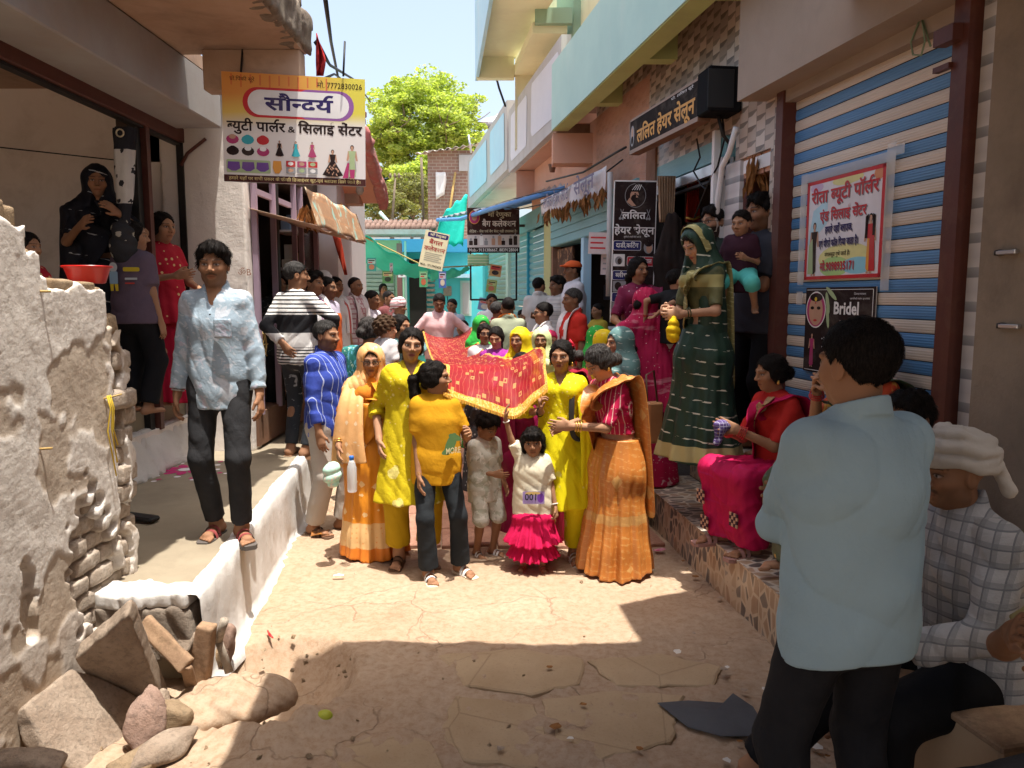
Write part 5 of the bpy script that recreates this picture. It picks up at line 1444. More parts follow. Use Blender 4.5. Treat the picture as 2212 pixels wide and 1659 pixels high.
# ---- right: third, sky-blue balcony
R3=thing('blue_balcony_house','low house with a sky blue balcony front, furthest on the right side of the lane','building',(-.3,17,0))
def r3(o):return relp(o,R3)
gseg('parapet',13.85,19.9,4.02,5.2,M['greycem'],-.02,.12,r3)
for y0,y1 in((14.1,15.9),(16.4,19.5)):
 P2=[(y+.04*math.sin(z*7),z+.04*math.sin(y*4))for y,z in rrect(y0,4.2,y1,5.05,.12)]
 r3(MB().add([(GX(y,-.03),y,z)for y,z in P2],[tuple(range(len(P2)))]).build('panel',M['skyblue']))
r3(MB().hexa([(GX(13.9,.1),13.9,4.0),(1.2,13.9,4.0),(.6,19.8,4.0),(GX(19.8,.1),19.8,4.0)],[(GX(13.9,.1),13.9,4.12),(1.2,13.9,4.12),(.6,19.8,4.12),(GX(19.8,.1),19.8,4.12)]).build('balcony_slab',M['greycem']))
# ---- right: shops along the lane under the balconies
def lane_shutter(y0,y1,z0,z1,mat,par,n=None):
 n=n or int((z1-z0)/.11)
 for k in range(n):
  z=z0+(z1-z0)*k/n;hgt=(z1-z0)/n
  V=[]
  for i in range(4):
   t=i/3;off=.05-.018*math.sin(t*math.pi)
   V+=[(RX(y0,off),y0,z+.004+t*(hgt-.008)),(RX(y1,off),y1,z+.004+t*(hgt-.008))]
  par(MB().add(V,[(2*i,2*i+2,2*i+3,2*i+1)for i in range(3)],0,True).build('slat',mat))
def rseg2(name,y0,y1,z0,z1,mat,f=0.0,b=.25):return r2(rseg(name,y0,y1,z0,z1,mat,f,b))if False else relp(MB().hexa([(RX(y0,f),y0,z0),(RX(y0,b),y0,z0),(RX(y1,b),y1,z0),(RX(y1,f),y1,z0)],[(RX(y0,f),y0,z1),(RX(y0,b),y0,z1),(RX(y1,b),y1,z1),(RX(y1,f),y1,z1)]).build(name,mat),R2)
rseg2('rolled_shutter',8.0,11.9,2.55,3.0,M['slat_teal'],-.03,.2)
for k in range(4):rseg2('slat',8.0,11.9,2.56+k*.11,2.655+k*.11,M['slat_teal'],-.045,-.03)
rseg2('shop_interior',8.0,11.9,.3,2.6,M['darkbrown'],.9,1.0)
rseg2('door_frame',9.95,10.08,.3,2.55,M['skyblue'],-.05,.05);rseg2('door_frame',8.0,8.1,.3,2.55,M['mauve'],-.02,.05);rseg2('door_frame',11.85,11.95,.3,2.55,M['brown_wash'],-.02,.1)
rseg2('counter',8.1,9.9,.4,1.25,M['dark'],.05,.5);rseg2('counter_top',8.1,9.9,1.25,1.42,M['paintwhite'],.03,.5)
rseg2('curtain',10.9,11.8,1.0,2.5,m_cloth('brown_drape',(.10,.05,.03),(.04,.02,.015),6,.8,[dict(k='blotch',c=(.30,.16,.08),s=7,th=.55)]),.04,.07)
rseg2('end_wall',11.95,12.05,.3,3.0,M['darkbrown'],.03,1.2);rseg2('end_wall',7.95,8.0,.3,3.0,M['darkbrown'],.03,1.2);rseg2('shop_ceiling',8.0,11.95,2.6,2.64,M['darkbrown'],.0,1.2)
rseg2('goods_rack',8.2,9.6,1.45,2.4,M['darkbrown'],.5,.6)
for i in range(26):
 y=rnd.uniform(8.2,11.6);z=rnd.choice([1.45,1.75,2.05]);hh=rnd.uniform(.1,.26)
 o=MB().box((RX(y,.42 if y<9.8 else .72),y,z+hh/2),(.1,rnd.uniform(.06,.14),hh),0,None,0,.008).build('packet',rnd.choice(pal_goods))
 tag(o,'small packaged goods inside the dark glass fronted shop on the right of the lane','packet','packets in the lane shop')
rseg2('pillar',12.0,12.5,.0,3.3,mat_worn('yellow_green_wash',(.42,.42,.20),(.36,.36,.18),2,.6),-.02,.3)
lane_shutter(12.5,14.0,.5,2.95,M['slat_teal'],r2);lane_shutter(14.05,16.0,.5,2.95,M['slat_teal'],r2)
rseg2('shutter_post',13.99,14.07,.3,2.98,M['turq_dk'],.0,.1)
rseg2('shutter_box',12.5,16.0,2.95,3.25,M['slat_teal'],-.05,.2)
rseg2('pillar',16.0,16.3,0,3.4,M['mint'],-.02,.2)
def rseg3(name,y0,y1,z0,z1,mat,f=0.0,b=.25):return relp(MB().hexa([(RX(y0,f),y0,z0),(RX(y0,b),y0,z0),(RX(y1,b),y1,z0),(RX(y1,f),y1,z0)],[(RX(y0,f),y0,z1),(RX(y0,b),y0,z1),(RX(y1,b),y1,z1),(RX(y1,f),y1,z1)]).build(name,mat),R3)
lane_shutter(16.3,19.4,.4,3.1,M['slat_green'],r3,26);rseg3('shutter_box',16.3,19.6,3.1,3.4,M['slat_green'],-.05,.2);rseg3('pillar',19.4,19.8,0,4.0,M['turq'],-.04,.3)
aw2=thing('tin_awning','corrugated tin awning on blue painted battens above the lane shops on the right','awning',(-.4,14.5,3.5))
P=[atY(945,472,16.5),atY(1060,448,13.0),atY(1300,425,11.0),atY(1170,418,15.0)]
rows=[]
n=40
for i in range(n+1):
 t=i/n;p=P[0].lerp(P[1],min(1,t*1.6))if t<.62 else P[1].lerp(Vector((RX(11.2,.02),11.2,3.35)),(t-.62)/.38)
 q=P[0].lerp(Vector((RX(15.9,.02),15.9,3.95)),.25+.75*t)if t<1 else Vector((RX(11.4,.02),11.4,3.45))
 q=Vector((RX(16.2-5*t,.0),16.2-5*t,3.75-.35*t))
 wv=.03*math.sin(i*2.2)
 rows.append([Vector(p).lerp(q,s)+Vector((0,0,wv-.05*math.sin(s*3.14)))for s in np.linspace(0,1,5)])
relp(sheet('tin_sheet',rows,M['tin'],None),aw2)
relp(MB().tube([P[0]+Vector((0,0,-.03)),P[0].lerp(P[1],.5)+Vector((0,0,-.10)),P[1]+Vector((0,0,-.03)),(RX(11.2),11.2,3.33)],.04,6).build('batten',M['tinblue']),aw2)
relp(MB().tube([atY(1017,470,14.5),atY(1180,425,13.5)],.045,6).build('batten',M['tinblue']),aw2)
# ================================================================== FAR END OF THE LANE
TH=thing('turquoise_house','bright turquoise house front with a pale window at the end of the lane','building',(-2,21,0))
def tp(o):return relp(o,TH)
tp(MB().box((-1.75,21.2,1.55),(2.6,.4,3.4)).build('wall',M['turq']))
tp(MB().box((-2.4,20.95,3.15),(2.5,.5,.34)).build('parapet',M['bluepar']))
tp(MB().box((-1.55,20.9,2.35),(.9,.5,.10)).build('sunshade',M['skyblue']))
f_=MB().box((-1.25,20.99,1.75),(.30,.06,.95)).build('window_frame',M['mint']);tp(f_)
tp(MB().box((-1.25,20.95,1.75),(.18,.05,.85)).build('window_pane',M['greycem']))
tp(MB().box((-1.75,20.97,1.95),(.22,.08,.26),0,None,0,.02).build('meter_box',M['wood_grey']))
tp(MB().tube([(-1.75,20.92,1.8),(-1.72,20.9,1.5),(-1.78,20.9,1.55)],.012,5).build('meter_cable',M['wire']))
tp(MB().box((-2.55,20.97,1.5),(.45,.1,2.6)).build('door',M['dark']));tp(MB().box((-2.95,20.9,1.6),(.1,.2,3.0)).build('door_post',M['greenwall']))
for k in range(14):tp(MB().box((-2.2,20.96,.8+k*.13),(.22,.06,.07)).build('louvre',M['wood_grey']))
GH=thing('green_house','pale green shop front with a rolled shutter under the green net at the lane end','building',(-4,19,0))
def gp(o):return relp(o,GH)
gp(MB().box((-4.0,19.6,1.6),(2.4,.3,3.2)).build('wall',M['greenwall']))
for k in range(20):gp(MB().box((-3.45,19.42,.5+k*.10),(1.0,.05,.085),0,None,0,.01).build('slat',M['slat_green']))
gp(MB().box((-2.78,19.2,1.5),(.12,.12,3.2)).build('post',mat_worn('dull_pink_paint',(.32,.17,.16),(.28,.15,.14),4,.5)));gp(MB().box((-2.62,19.1,1.5),(.05,.05,3.3)).build('post',M['mint']))
gp(MB().box((-3.3,19.3,3.35),(2.6,1.0,.12)).build('roof',M['tin']))
tl=[m_stone('clay_tile',(.26,.17,.13),(.17,.11,.09),10,.4)]
tm=MB().tube([(0,-.2,0),(0,.2,.05)],.07,6).mesh('roof_tile');tm.materials.append(tl[0])
for k in range(40):
 o=link('roof_tile',tm,None,GH);o.matrix_parent_inverse=Matrix.Translation(GH.location).inverted();o.location=(-4.3+(k%20)*.125,19.2+.3*(k//20),3.48+.1*(k//20));o.rotation_euler=(.2,0,rnd.uniform(-.1,.1))
net=thing('shade_net','green shade net stretched on ropes over the far end of the lane','tarpaulin',(-3,17,3))
def net_sheet(c4,n=14,sag=.25,nm='net'):
 a,b,c,d=[Vector(p)for p in c4]
 rows=[]
 for i in range(n):
  s=i/(n-1);r=[]
  for j in range(n):
   t=j/(n-1);p=a.lerp(b,t).lerp(d.lerp(c,t),s);p.z-=sag*math.sin(t*3.14)*(.4+.6*math.sin(s*3.14))+.04*math.sin(t*19+s*7)
   r.append(p)
  rows.append(r)
 return relp(sheet(nm,rows,M['tarp'],None),net)
net_sheet([atY(760,485,14.5),atY(925,580,15.5),atY(935,600,18.5),atY(770,560,18.5)])
net_sheet([atY(925,578,15.5),atY(1015,578,16.5),atY(1000,590,18.5),atY(930,605,18.5)],sag=.1)
net_sheet([atY(950,470,17),atY(1010,420,17.5),atY(1000,530,17.2),atY(935,540,17)],sag=-.1)
relp(MB().tube([atY(700,470,14.4),atY(925,579,15.5),atY(1060,572,16.4)],.015,5).build('rope',M['rope']),net)
BH=thing('brick_house','unplastered brick upper storey with a tin roof and a white cloth hung on it','building',(-2.2,25,0))
def bp(o):return relp(o,BH)
a,b=atY(925,480,25),atY(1022,480,25)
bp(MB().box(((a.x+b.x)/2,25.5,3.2),(b.x-a.x,1.0,6.4)).build('wall',M['brickfar']))
rows=[[(a.x-.35+t*2.3,24.7+s*1.6,6.25+t*.35+s*.25+.03*math.sin(t*60))for t in np.linspace(0,1,60)]for s in(0,1)]
bp(sheet('tin_roof',rows,M['tin'],None,.01))
bp(MB().box((b.x-.22,24.96,6.0),(.42,.1,.5)).build('cement_patch',M['greycem']))
bp(MB().tube([(b.x-.9,24.9,3.5),(b.x-.55,24.9,5.7)],.04,6).build('bamboo_pole',M['rope']))
wc=thing('hung_cloth','white cloth hung on the brick wall under the tin roof','cloth',(-2.4,24.85,5.2))
p0,p1=atY(941,372,24.85),atY(962,372,24.85)
rows=[[(p0.x+(p1.x-p0.x)*t*(1+.1*math.sin(s*5)),24.86-.03*math.sin(t*9+s*3),p0.z-s*.85*(1-.2*t))for t in np.linspace(0,1,6)]for s in np.linspace(0,1,7)]
relp(sheet('cloth',rows,M['paintwhite'],None),wc)
# ================================================================== TREES
def tree(name,label,base,crown,rad,leafmat,n_leaf,seed,ls=.22,trunk_r=.22,lobes=16,cat='tree'):
 """trunk with forking limbs; leaf-sized faces gathered in clumps at the twig ends"""
 T=thing(name,label,cat,base);rg=np.random.RandomState(seed);mb=MB();base=Vector((0,0,0));C=Vector(crown)-T.location
 tips=[]
 def limb(p,d,L,r,dep):
  pts=[p];q=p.copy();dd=d.copy()
  for i in range(4):
   dd=(dd+Vector(rg.normal(size=3))*.16+Vector((0,0,.05))).normalized();q=q+dd*L/4;pts.append(q.copy())
  mb.tube(pts,r,6,r1=r*.55,caps=False)
  if dep==0:tips.append(q);return
  for k in range(3 if dep>1 else 4):
   a=Vector(rg.normal(size=3));a=(a-dd*a.dot(dd)).normalized();limb(q,(dd*.75+a*.75).normalized(),L*rg.uniform(.55,.8),r*.55,dep-1)
  tips.append(q)
 hgt=C.z-rad[2]*.55
 mb.tube([base,Vector((C.x*.3,C.y*.3,hgt*.5)),Vector((C.x,C.y,hgt))],[trunk_r,trunk_r*.8,trunk_r*.65],8)
 top=Vector((C.x,C.y,hgt))
 for k in range(5):
  a=6.283*k/5+rg.uniform(-.3,.3);limb(top,Vector((math.cos(a)*.75,math.sin(a)*.75,.8)).normalized(),rad[2]*.52,trunk_r*.45,2)
 limb(top,Vector((0,0,1)),rad[2]*.62,trunk_r*.5,2)
 mb.build('trunk',M['bark'],T)
 ctr=[]
 for i in range(lobes):
  v=rg.normal(size=3);v/=np.linalg.norm(v);v[2]=v[2]*.9+.12
  ctr.append(np.array(C)+v*np.array(rad)*rg.uniform(.55,.92))
 for t_ in tips:
  q=(np.array(t_)-np.array(C))/np.array(rad)
  if np.linalg.norm(q)<1.1:ctr.append(np.array(t_))
 ctr=np.array(ctr);k=rg.randint(len(ctr),size=n_leaf)
 cr=rg.uniform(.12,.26,len(ctr))*min(rad)
 d=rg.normal(size=(n_leaf,3));d/=np.linalg.norm(d,axis=1)[:,None];rr=rg.uniform(.2,1,n_leaf)**.5
 P=ctr[k]+d*(rr*cr[k])[:,None]*np.array([1.3,1.3,.55])
 a=rg.normal(size=(n_leaf,3));a[:,2]*=.5;a/=np.linalg.norm(a,axis=1)[:,None];bb=np.cross(a,rg.normal(size=(n_leaf,3)));bb/=np.linalg.norm(bb,axis=1)[:,None]
 s=(ls*rg.uniform(.6,1.3,n_leaf))[:,None]
 V=np.stack([P-a*s,P-bb*s*.45,P+a*s,P+bb*s*.45],1).reshape(-1,3)
 F=np.arange(n_leaf*4).reshape(-1,4)
 link('crown',np_mesh('crown',V,F,False),leafmat,T)
 return T
tree('shade_tree','tall bright green tree rising above the roofs in the middle of the sky',(-5.2,52,0),tuple(atY(912,300,52)),(3.9,3.2,4.9),M['leaf1'],36000,5,.15,.28,230)
tree('shade_tree','darker green tree under and left of the tall bright tree',(-8.5,60,0),tuple(atY(842,430,60)),(2.8,2.5,3.6),M['leaf2'],9000,6,.18,.2,26)
tree('shade_tree','dark green tree showing right above the brick house roof',(-3.6,58,0),tuple(atY(985,345,58)),(2.4,2.4,2.6),M['leaf2'],8000,7,.18,.2,22)
tree('shade_tree','low dense tree between the tall tree and the brick house',(-5.6,46,0),tuple(atY(920,400,46)),(2.6,2.2,2.2),M['leaf1'],12000,9,.16,.2,24)
tree('thorn_tree','sparse olive tree in front of the tall tree above the turquoise shop',(-4.6,34,0),tuple(atY(892,430,34)),(1.5,1.5,1.5),M['leaf3'],7000,8,.07,.10,20)
tree('thorn_tree','pale olive bush above the tiled roof at the lane end',(-5.4,32,0),tuple(atY(850,455,32)),(1.0,1.2,1.1),M['leaf3'],4500,12,.07,.08,16)
for px,lab in((1120,'a'),):pass
tree('shade_tree','green tree whose crown edge shows behind the blue balcony',(-1.6,62,0),tuple(atY(1050,345,62)),(2.0,2.0,2.0),M['leaf1'],5000,14,.17,.2,16)
cl=NT('cloud');cl.base((.95,.95,.97),1.0,0,0);
sh=Shape()
for i in range(9):
 sh.ell((rnd.uniform(-9,9),rnd.uniform(-3,3),rnd.uniform(-2,3)),(rnd.uniform(4,7),4,rnd.uniform(2.2,4.2)),k=2)
V,Q=sh.mesh(.7);o=link('cloud',np_mesh('cloud',V,Q),cl.m);o.location=atY(1095,262,420);structure(o)
NB=thing('shade_canopy','unseen concrete roof added to cast shade over the near end of the lane','building',(1.0,0,0))
relp(MB().box((.68,.6,3.42),(2.70,5.5,.2)).build('shade_slab',M['lintel']),NB);relp(MB().box((-1.97,-.02,3.42),(2.598,4.3,.198)).build('shade_slab',M['lintel']),NB)  # unseen slabs added overhead to throw the foreground shadow
relp(MB().prism([(p.x+.445,p.y-.479)for p in(atZ(1395,1402,0),atZ(1720,1500,0),atZ(1780,1262,0),atZ(1525,1268,0),atZ(1340,1310,0))],3.325,3.515).build('shade_slab',M['lintel']),NB)  # unseen slab, outline traced back from the wanted shadow edge on the ground
relp(MB().box((3.0,.3,1.9),(.3,5.0,3.4)).build('porch_wall',M['mudplaster']),NB)
relp(MB().box((.6,-2.4,1.7),(2.6,.3,3.4)).build('porch_wall',M['mudplaster']),NB)
# ================================================================== THE CHUNARI CLOTH
SK=M
def red_cloth():
 t=NT('red_gold_net');a=t.n('ShaderNodeAttribute');a.attribute_name='st';s=t.sep(a.outputs['Vector'])
 u,v=s[0],s[1]
 um=t.math('MULTIPLY',u,1.15)
 cb=t.n('ShaderNodeCombineXYZ');t.l(um,cb.inputs[0]);t.l(v,cb.inputs[1]);vec=cb.outputs[0]
 n=t.noise(vec,3,4)
 c=t.mix(t.ramp(n,[(.35,0.0),(.65,1.0)]),(.36,.008,.014),(.28,.006,.011))
 wob=t.math('ADD',um,t.math('MULTIPLY',t.noise(vec,5,2),.09))
 ln=t.math('LESS_THAN',t.math('FRACT',t.math('DIVIDE',wob,.045)),.13)
 c=t.mix(t.math('MULTIPLY',ln,.35),c,(.62,.22,.10))
 x=t.n('ShaderNodeTexVoronoi',feature='F1',distance='CHEBYCHEV');t.l(vec,x.inputs['Vector']);x.inputs['Scale'].default_value=15;x.inputs['Randomness'].default_value=.75
 sq=t.math('MULTIPLY',t.math('LESS_THAN',x.outputs['Distance'],.27),t.math('GREATER_THAN',x.outputs['Distance'],.13))
 c=t.mix(t.math('MULTIPLY',sq,.65),c,(.70,.42,.13))
 du=t.math('MINIMUM',u,t.math('SUBTRACT',1.0,u));d=t.math('MINIMUM',t.math('MULTIPLY',du,1.15),t.math('ADD',v,0.0))
 bd=t.math('LESS_THAN',d,.055)
 jn=t.ramp(t.noise(vec,45,2),[(.44,(.74,.30,.03)),(.52,(.80,.52,.16)),(.62,(.58,.08,.03))],'CONSTANT')
 c=t.mix(bd,c,jn)
 t.base(c,.62,0,.3)
 tr=t.n('ShaderNodeBsdfTranslucent');t.l(c,tr.inputs['Color']);mx=t.n('ShaderNodeMixShader');mx.inputs[0].default_value=.26
 t.l(t.b.outputs[0],mx.inputs[1]);t.l(tr.outputs[0],mx.inputs[2])
 tp_=t.n('ShaderNodeBsdfTransparent');m2=t.n('ShaderNodeMixShader');t.set(m2.inputs[0],t.math('SUBTRACT',.20,t.math('MULTIPLY',bd,.20)));t.l(mx.outputs[0],m2.inputs[1]);t.l(tp_.outputs[0],m2.inputs[2]);t.l(m2.outputs[0],t.out.inputs['Surface'])
 t.bump(t.math('ADD',t.noise(vec,60,2),t.math('MULTIPLY',sq,.4)),.3,.004)
 return t.m
def chunari():
 rows=[(4.80,5.00,[(958,847),(1000,865),(1055,884),(1110,898),(1150,868),(1184,838)]),(5.00,5.10,[(963,812),(1003,822),(1056,835),(1108,845),(1148,820),(1179,798)]),(5.40,5.35,[(962,788),(1005,788),(1056,790),(1104,785),(1142,768),(1170,750)]),(6.40,6.40,[(940,787),(975,797),(1010,800),(1045,797),(1080,788),(1112,774)]),(7.60,7.60,[(928,764),(955,780),(985,785),(1010,783),(1032,776),(1052,762)]),(8.80,8.80,[(920,742),(945,756),(970,760),(995,758),(1015,752),(1034,740)]),(10.9,10.9,[(913,716),(935,726),(960,730),(985,727),(1003,718),(1018,704)])]
 C=[]
 for yl,yr,px in rows:C.append([atY(x,y,yl+(yr-yl)*i/5)for i,(x,y)in enumerate(px)])
 C=np.array([[list(p)for p in r]for r in C])
 def interp(A,n):
  m=len(A);out=[]
  for i in range(n):
   t=i/(n-1)*(m-1);k=min(int(t),m-2);f=t-k
   p0,p1,p2,p3=A[max(k-1,0)],A[k],A[k+1],A[min(k+2,m-1)]
   out.append(.5*(2*p1+(p2-p0)*f+(2*p0-5*p1+4*p2-p3)*f*f+(3*p1-p0-3*p2+p3)*f**3))
  return np.array(out)
 NS,NT_=90,56
 A=interp(C,NS);G=np.stack([interp(A[i],NT_)for i in range(NS)])
 P=G.reshape(-1,3);P[:,2]+=.012*smooth_noise(P,4,2.2,3);P[:,1]+=.015*smooth_noise(P,7,3.0,2)
 i=np.arange((NS-1)*NT_).reshape(-1,NT_)[:,:-1].ravel();F=np.stack([i,i+1,i+NT_+1,i+NT_],1)
 me=np_mesh('red_cloth',P,F)
 L=np.concatenate([[0],np.cumsum(np.linalg.norm(np.diff(G.mean(1),axis=0),axis=1))])
 st_=np.zeros((len(P),3),np.float32);st_[:,0]=np.tile(np.linspace(0,1,NT_),NS);st_[:,1]=np.repeat(L,NT_)
 at=me.attributes.new('st','FLOAT_VECTOR','POINT');at.data.foreach_set('vector',st_.ravel())
 o=link('red_cloth',me,red_cloth());tag(o,'long red net cloth with a gold border held up over the procession','cloth')
 mb=MB();e=G[0]
 for k in range(0,NT_-1):
  for q in(0,.5):
   p=e[k]*(1-q)+e[k+1]*q;mb.tube([p,p+np.array((rnd.uniform(-.004,.004),-.004,-.020))],.003,4,caps=False)
 mb.build('fringe',mat_flat('gold_thread',(.70,.38,.06),.5),o);stuff(o.children[0])
chunari()
# ================================================================== PEOPLE
GOLD=mat_flat('gold',(.70,.42,.10),.3,.8);RED_B=mat_flat('red_bangle',(.45,.03,.03),.35);WHITE_B=mat_flat('white_bangle',(.75,.72,.68),.4);SILVER=mat_flat('silver',(.7,.7,.7),.3,.9)
BLK=mat_flat('black_rubber',(.014,.013,.013),.6);BRN=mat_flat('brown_leather',(.11,.06,.035),.6);FRM=mat_flat('spectacle_frame',(.02,.017,.015),.4);TAN=mat_flat('tan_sole',(.38,.22,.13),.6)
W_cot=m_cloth('white_cotton',(.66,.64,.63),(.58,.56,.56),8)
def loc_at(px,top,Y,z0,off=0.0):
 p=atY(px,top,Y);return(p.x,Y,z0),(p.z-z0)+off
def gpt(f,x,y,z):return V3(x,y,z)*f.s
def buttons(f,root,n=5,z0=.95,z1=1.36,mat=None,y=.0):
 """small buttons down the shirt front"""
 for i in range(n):
  z=z0+(z1-z0)*i/(n-1);k=(z*f.s-f.W[2])/(f.N[2]-f.W[2]);k=min(max(k,-.3),1)
  r=(.118+.012*math.sin(k*3.1))*f.s*f.w
  c=f.W+(f.N-f.W)*k+f.Fu[1]*(r+.004)
  o=MB().lathe([(.0055,0),(.0055,.004),(.001,.005)],(0,0,0),8).build('button',mat or BLK,root);o.location=c;o.rotation_euler=(R(90),0,0)
  # ---- left: man on the plinth
(lc,H)=loc_at(462,524,4.25,.44)
r,f,h=person('young man in a pale blue printed long sleeved shirt standing alone on the plinth',lc,3,dict(H=H,hair='full',skin='brown',mous=.55,beard=.32,w=.86,hy=.12,hp=.05,lh=(.245,-.06,.80),rh=(-.245,-.02,.79),lcu=.5,rcu=.55,lf=(.10,-.03,0),rf=(-.075,.06,0),lfy=.5,rfy=-.1,h=.0075,seed=4))
pshirt=m_cloth('blue_print_cotton',(.31,.39,.45),(.26,.33,.40),5,.8,[dict(k='blotch',c=(.46,.48,.52),s=9,th=.54,dist=.6,a=.8),dict(k='blotch',c=(.52,.44,.52),s=7,th=.62,a=.55),dict(k='dash',c=(.52,.56,.60),per=.05,w=.3,sl=1.0,s=16,th=.56,a=.6)],wr=.6)
shirt(f,r,.0075,pshirt,hem=.77,sleeve=1.86,g=.013,seed=5,vneck=.10,flare=.004,amp=.0065);trousers(f,r,.0085,m_cloth('charcoal_jean',(.022,.022,.024),(.04,.04,.042),7,.9,wr=.6),g=.014,seed=3,amp=.006)
buttons(f,r,6,.92,1.30);sandals(f,r,mat_flat('grey_sole',(.10,.085,.075),.7),mat_flat('red_grey_strap',(.26,.05,.05),.7),.022);bangle(f,r,'r',SILVER,1,.90,.033,.004)
part(Shape().fun(lambda X,Y,Z:np.maximum(np.maximum(np.abs(X-.075)-.045,np.abs(Z-1.19)-.052),np.abs(Y+.150)-.012),(.02,-.17,1.12),(.13,-.13,1.26)),'pocket',pshirt,r,.006)
# ---- left: inside the open shop
(lc,H)=loc_at(208,352,5.9,1.10)
r,f,h=person('woman in a black saree with silver lines inside the left shop holding a curtain',lc,22,dict(H=H-.02,fem=1,hair='braid',skin='brown',rh=(-.10,-.30,1.22),lh=(.16,-.30,1.32),h=.011,hy=.1))
blk_s=m_cloth('black_saree',(.010,.010,.014),(.018,.018,.026),6,.6,[dict(k='dash',c=(.40,.40,.40),per=.16,w=.05,s=9,th=.55)])
shirt(f,r,.011,blk_s,hem=1.04,sleeve=.8,collar=False,g=.01);gown(f,r,.013,blk_s,rx=.30,ry=.26);veil(f,r,.011,blk_s,low=.78,wide=.26);band(f,r,.012,blk_s,pallu_pts(f,'l',.12));bangle(f,r,'l',GOLD,2)
(lc,H)=loc_at(282,472,5.75,.92)
r,f,h=person('child in a dusky purple tee and black trousers, back turned, by the brown post',lc,160,dict(H=H,child=.35,fem=.5,hair='bun',skin='wheat',h=.012,hy=-.8))
tee=m_cloth('dusky_purple_tee',(.13,.095,.13),(.105,.075,.105),6,.9)
shirt(f,r,.011,tee,hem=.80,sleeve=.75,collar=False,g=.03);trousers(f,r,.012,m_cloth('black_twill',(.012,.012,.014),None,6),g=.035)
mo=Panel((lc[0]-.12,lc[1]-.155,lc[2]+.92),(1,0,0),(0,0,1),None)
o=mo.multi([(ell2(.05,.17,.03,.035),0),(rrect(.02,.05,.08,.14,.01),1),([(.025,.0),(.045,.0),(.048,.05),(.022,.05)],2),([(.06,.0),(.08,.0),(.08,.05),(.055,.05)],2),(rrect(.12,.14,.24,.17,.01),2),(rrect(.13,.08,.22,.095,.004),0),(rrect(.13,.05,.20,.06,.004),3)],[mat_flat('print_grey',(.45,.48,.5)),mat_flat('print_blue',(.25,.38,.5)),mat_flat('print_yellow',(.6,.45,.03)),mat_flat('print_red',(.5,.05,.04))],0,'tee_print')
o.parent=r;o.matrix_parent_inverse=(Matrix.Translation(lc)@Matrix.Rotation(R(160),4,'Z')).inverted()
(lc,H)=loc_at(346,455,6.3,.92)
r,f,h=person('girl in a red dress with gold flower spots raising a hand behind the brown post',lc,62,dict(H=H,child=.3,fem=1,hair='bun',skin='wheat',rh=(-.14,-.34,1.13),lh=(.16,-.30,1.0),h=.010,rpn=(1,0,.3),rcu=.15,bust=0))
rd=m_cloth('red_spotted_frock',(.40,.012,.03),(.32,.01,.025),6,.7,[dict(k='dots',c=(.62,.46,.22),s=17,r=.20,rnd=.4)])
shirt(f,r,.011,rd,hem=.6,sleeve=.5,collar=False,bust=0,skirt=(.72,.20,.18));gown(f,r,.012,m_cloth('plain_red',(.38,.01,.035),None,6),top=.80,hem=.03,rx=.24,ry=.22)
(lc,H)=loc_at(52,498,4.9,.92)
r,f,h=person('dark haired girl seen only by her profile behind the broken wall at the far left',lc,80,dict(H=H,child=.2,fem=1,hair='bun',skin='wheat',h=.012))
shirt(f,r,.013,rd,hem=.7,sleeve=.7,collar=False);gown(f,r,.014,blk_s,top=.9)
# ---- left: onlookers along the wall
(lc,H)=loc_at(636,564,6.5,.44)
r,f,h=person('man in a black and white striped sweater and torn jeans, back turned, hand on hip',lc,155,dict(H=H,hair='short',skin='brown',hm=('salted',(.012,.011,.01),(.05,.045,.042),.2),lh=(-.02,.20,1.0),rh=(-.28,-.12,1.02),lp=(1,.5,0),rp=(-1,.3,.1),hy=-.75,h=.0095,lf=(.09,.02,0),rf=(-.08,.02,0),lpn=(0,-1,0),w=.95))
sweat=m_cloth('striped_sweater',(.68,.66,.63),(.60,.58,.55),8,.95,[dict(k='hsband',c=(.02,.02,.022),per=.034,w=.36,z0=1.20,z1=1.45),dict(k='band',c=(.03,.03,.033),z0=1.06,z1=1.21),dict(k='hsband',c=(.02,.02,.022),per=.026,w=.4,z0=.74,z1=.94)])
shirt(f,r,.009,sweat,hem=.82,sleeve=1.85,collar=False,g=.016,seed=8)
trousers(f,r,.0095,m_cloth('torn_denim',(.030,.033,.038),(.05,.055,.06),6,.9,[dict(k='blotch',c=(.42,.44,.46),s=6,th=.60,d=2,dist=1.5,a=.9),dict(k='wave',c=(.55,.55,.55),s=15,th=.62,a=.9,zlo=.2,zhi=.8)]),g=.010,seed=4);sandals(f,r,TAN,BRN,.03)
def onlooker(label,px,top,Y,z0,yaw,sp,sh_mat,tr_mat=None,hem=.80,sleeve=.75,group=None,H=None,**k):
 lc,HH=loc_at(px,top,Y,z0);sp=dict(sp);sp['H']=H or HH;sp.setdefault('h',.013 if Y<9 else .016)
 r,f,h=person(label,lc,yaw,sp,group)
 hh=sp['h']
 shirt(f,r,hh,sh_mat,hem=hem,sleeve=sleeve,collar=k.get('collar',True),g=k.get('g',.018),seed=int(px)%17,bust=k.get('bust'),flare=k.get('flare',0),skirt=k.get('skirt'))
 if tr_mat:trousers(f,r,hh*1.1,tr_mat,seed=int(px)%13)
 return r,f,hh
DKT=m_cloth('dark_trouser',(.035,.033,.035),None,6);GRT=m_cloth('grey_trouser',(.17,.16,.15),None,6)
r,f,h=onlooker('woman in a dark patterned top standing back in the mauve framed doorway',597,590,7.6,.52,40,dict(fem=1,hair='bun',skin='wheat',hy=.2),m_cloth('dark_print',(.04,.045,.05),(.07,.075,.08),14,.9,[dict(k='blotch',c=(.20,.21,.21),s=22,th=.58)]),DKT)
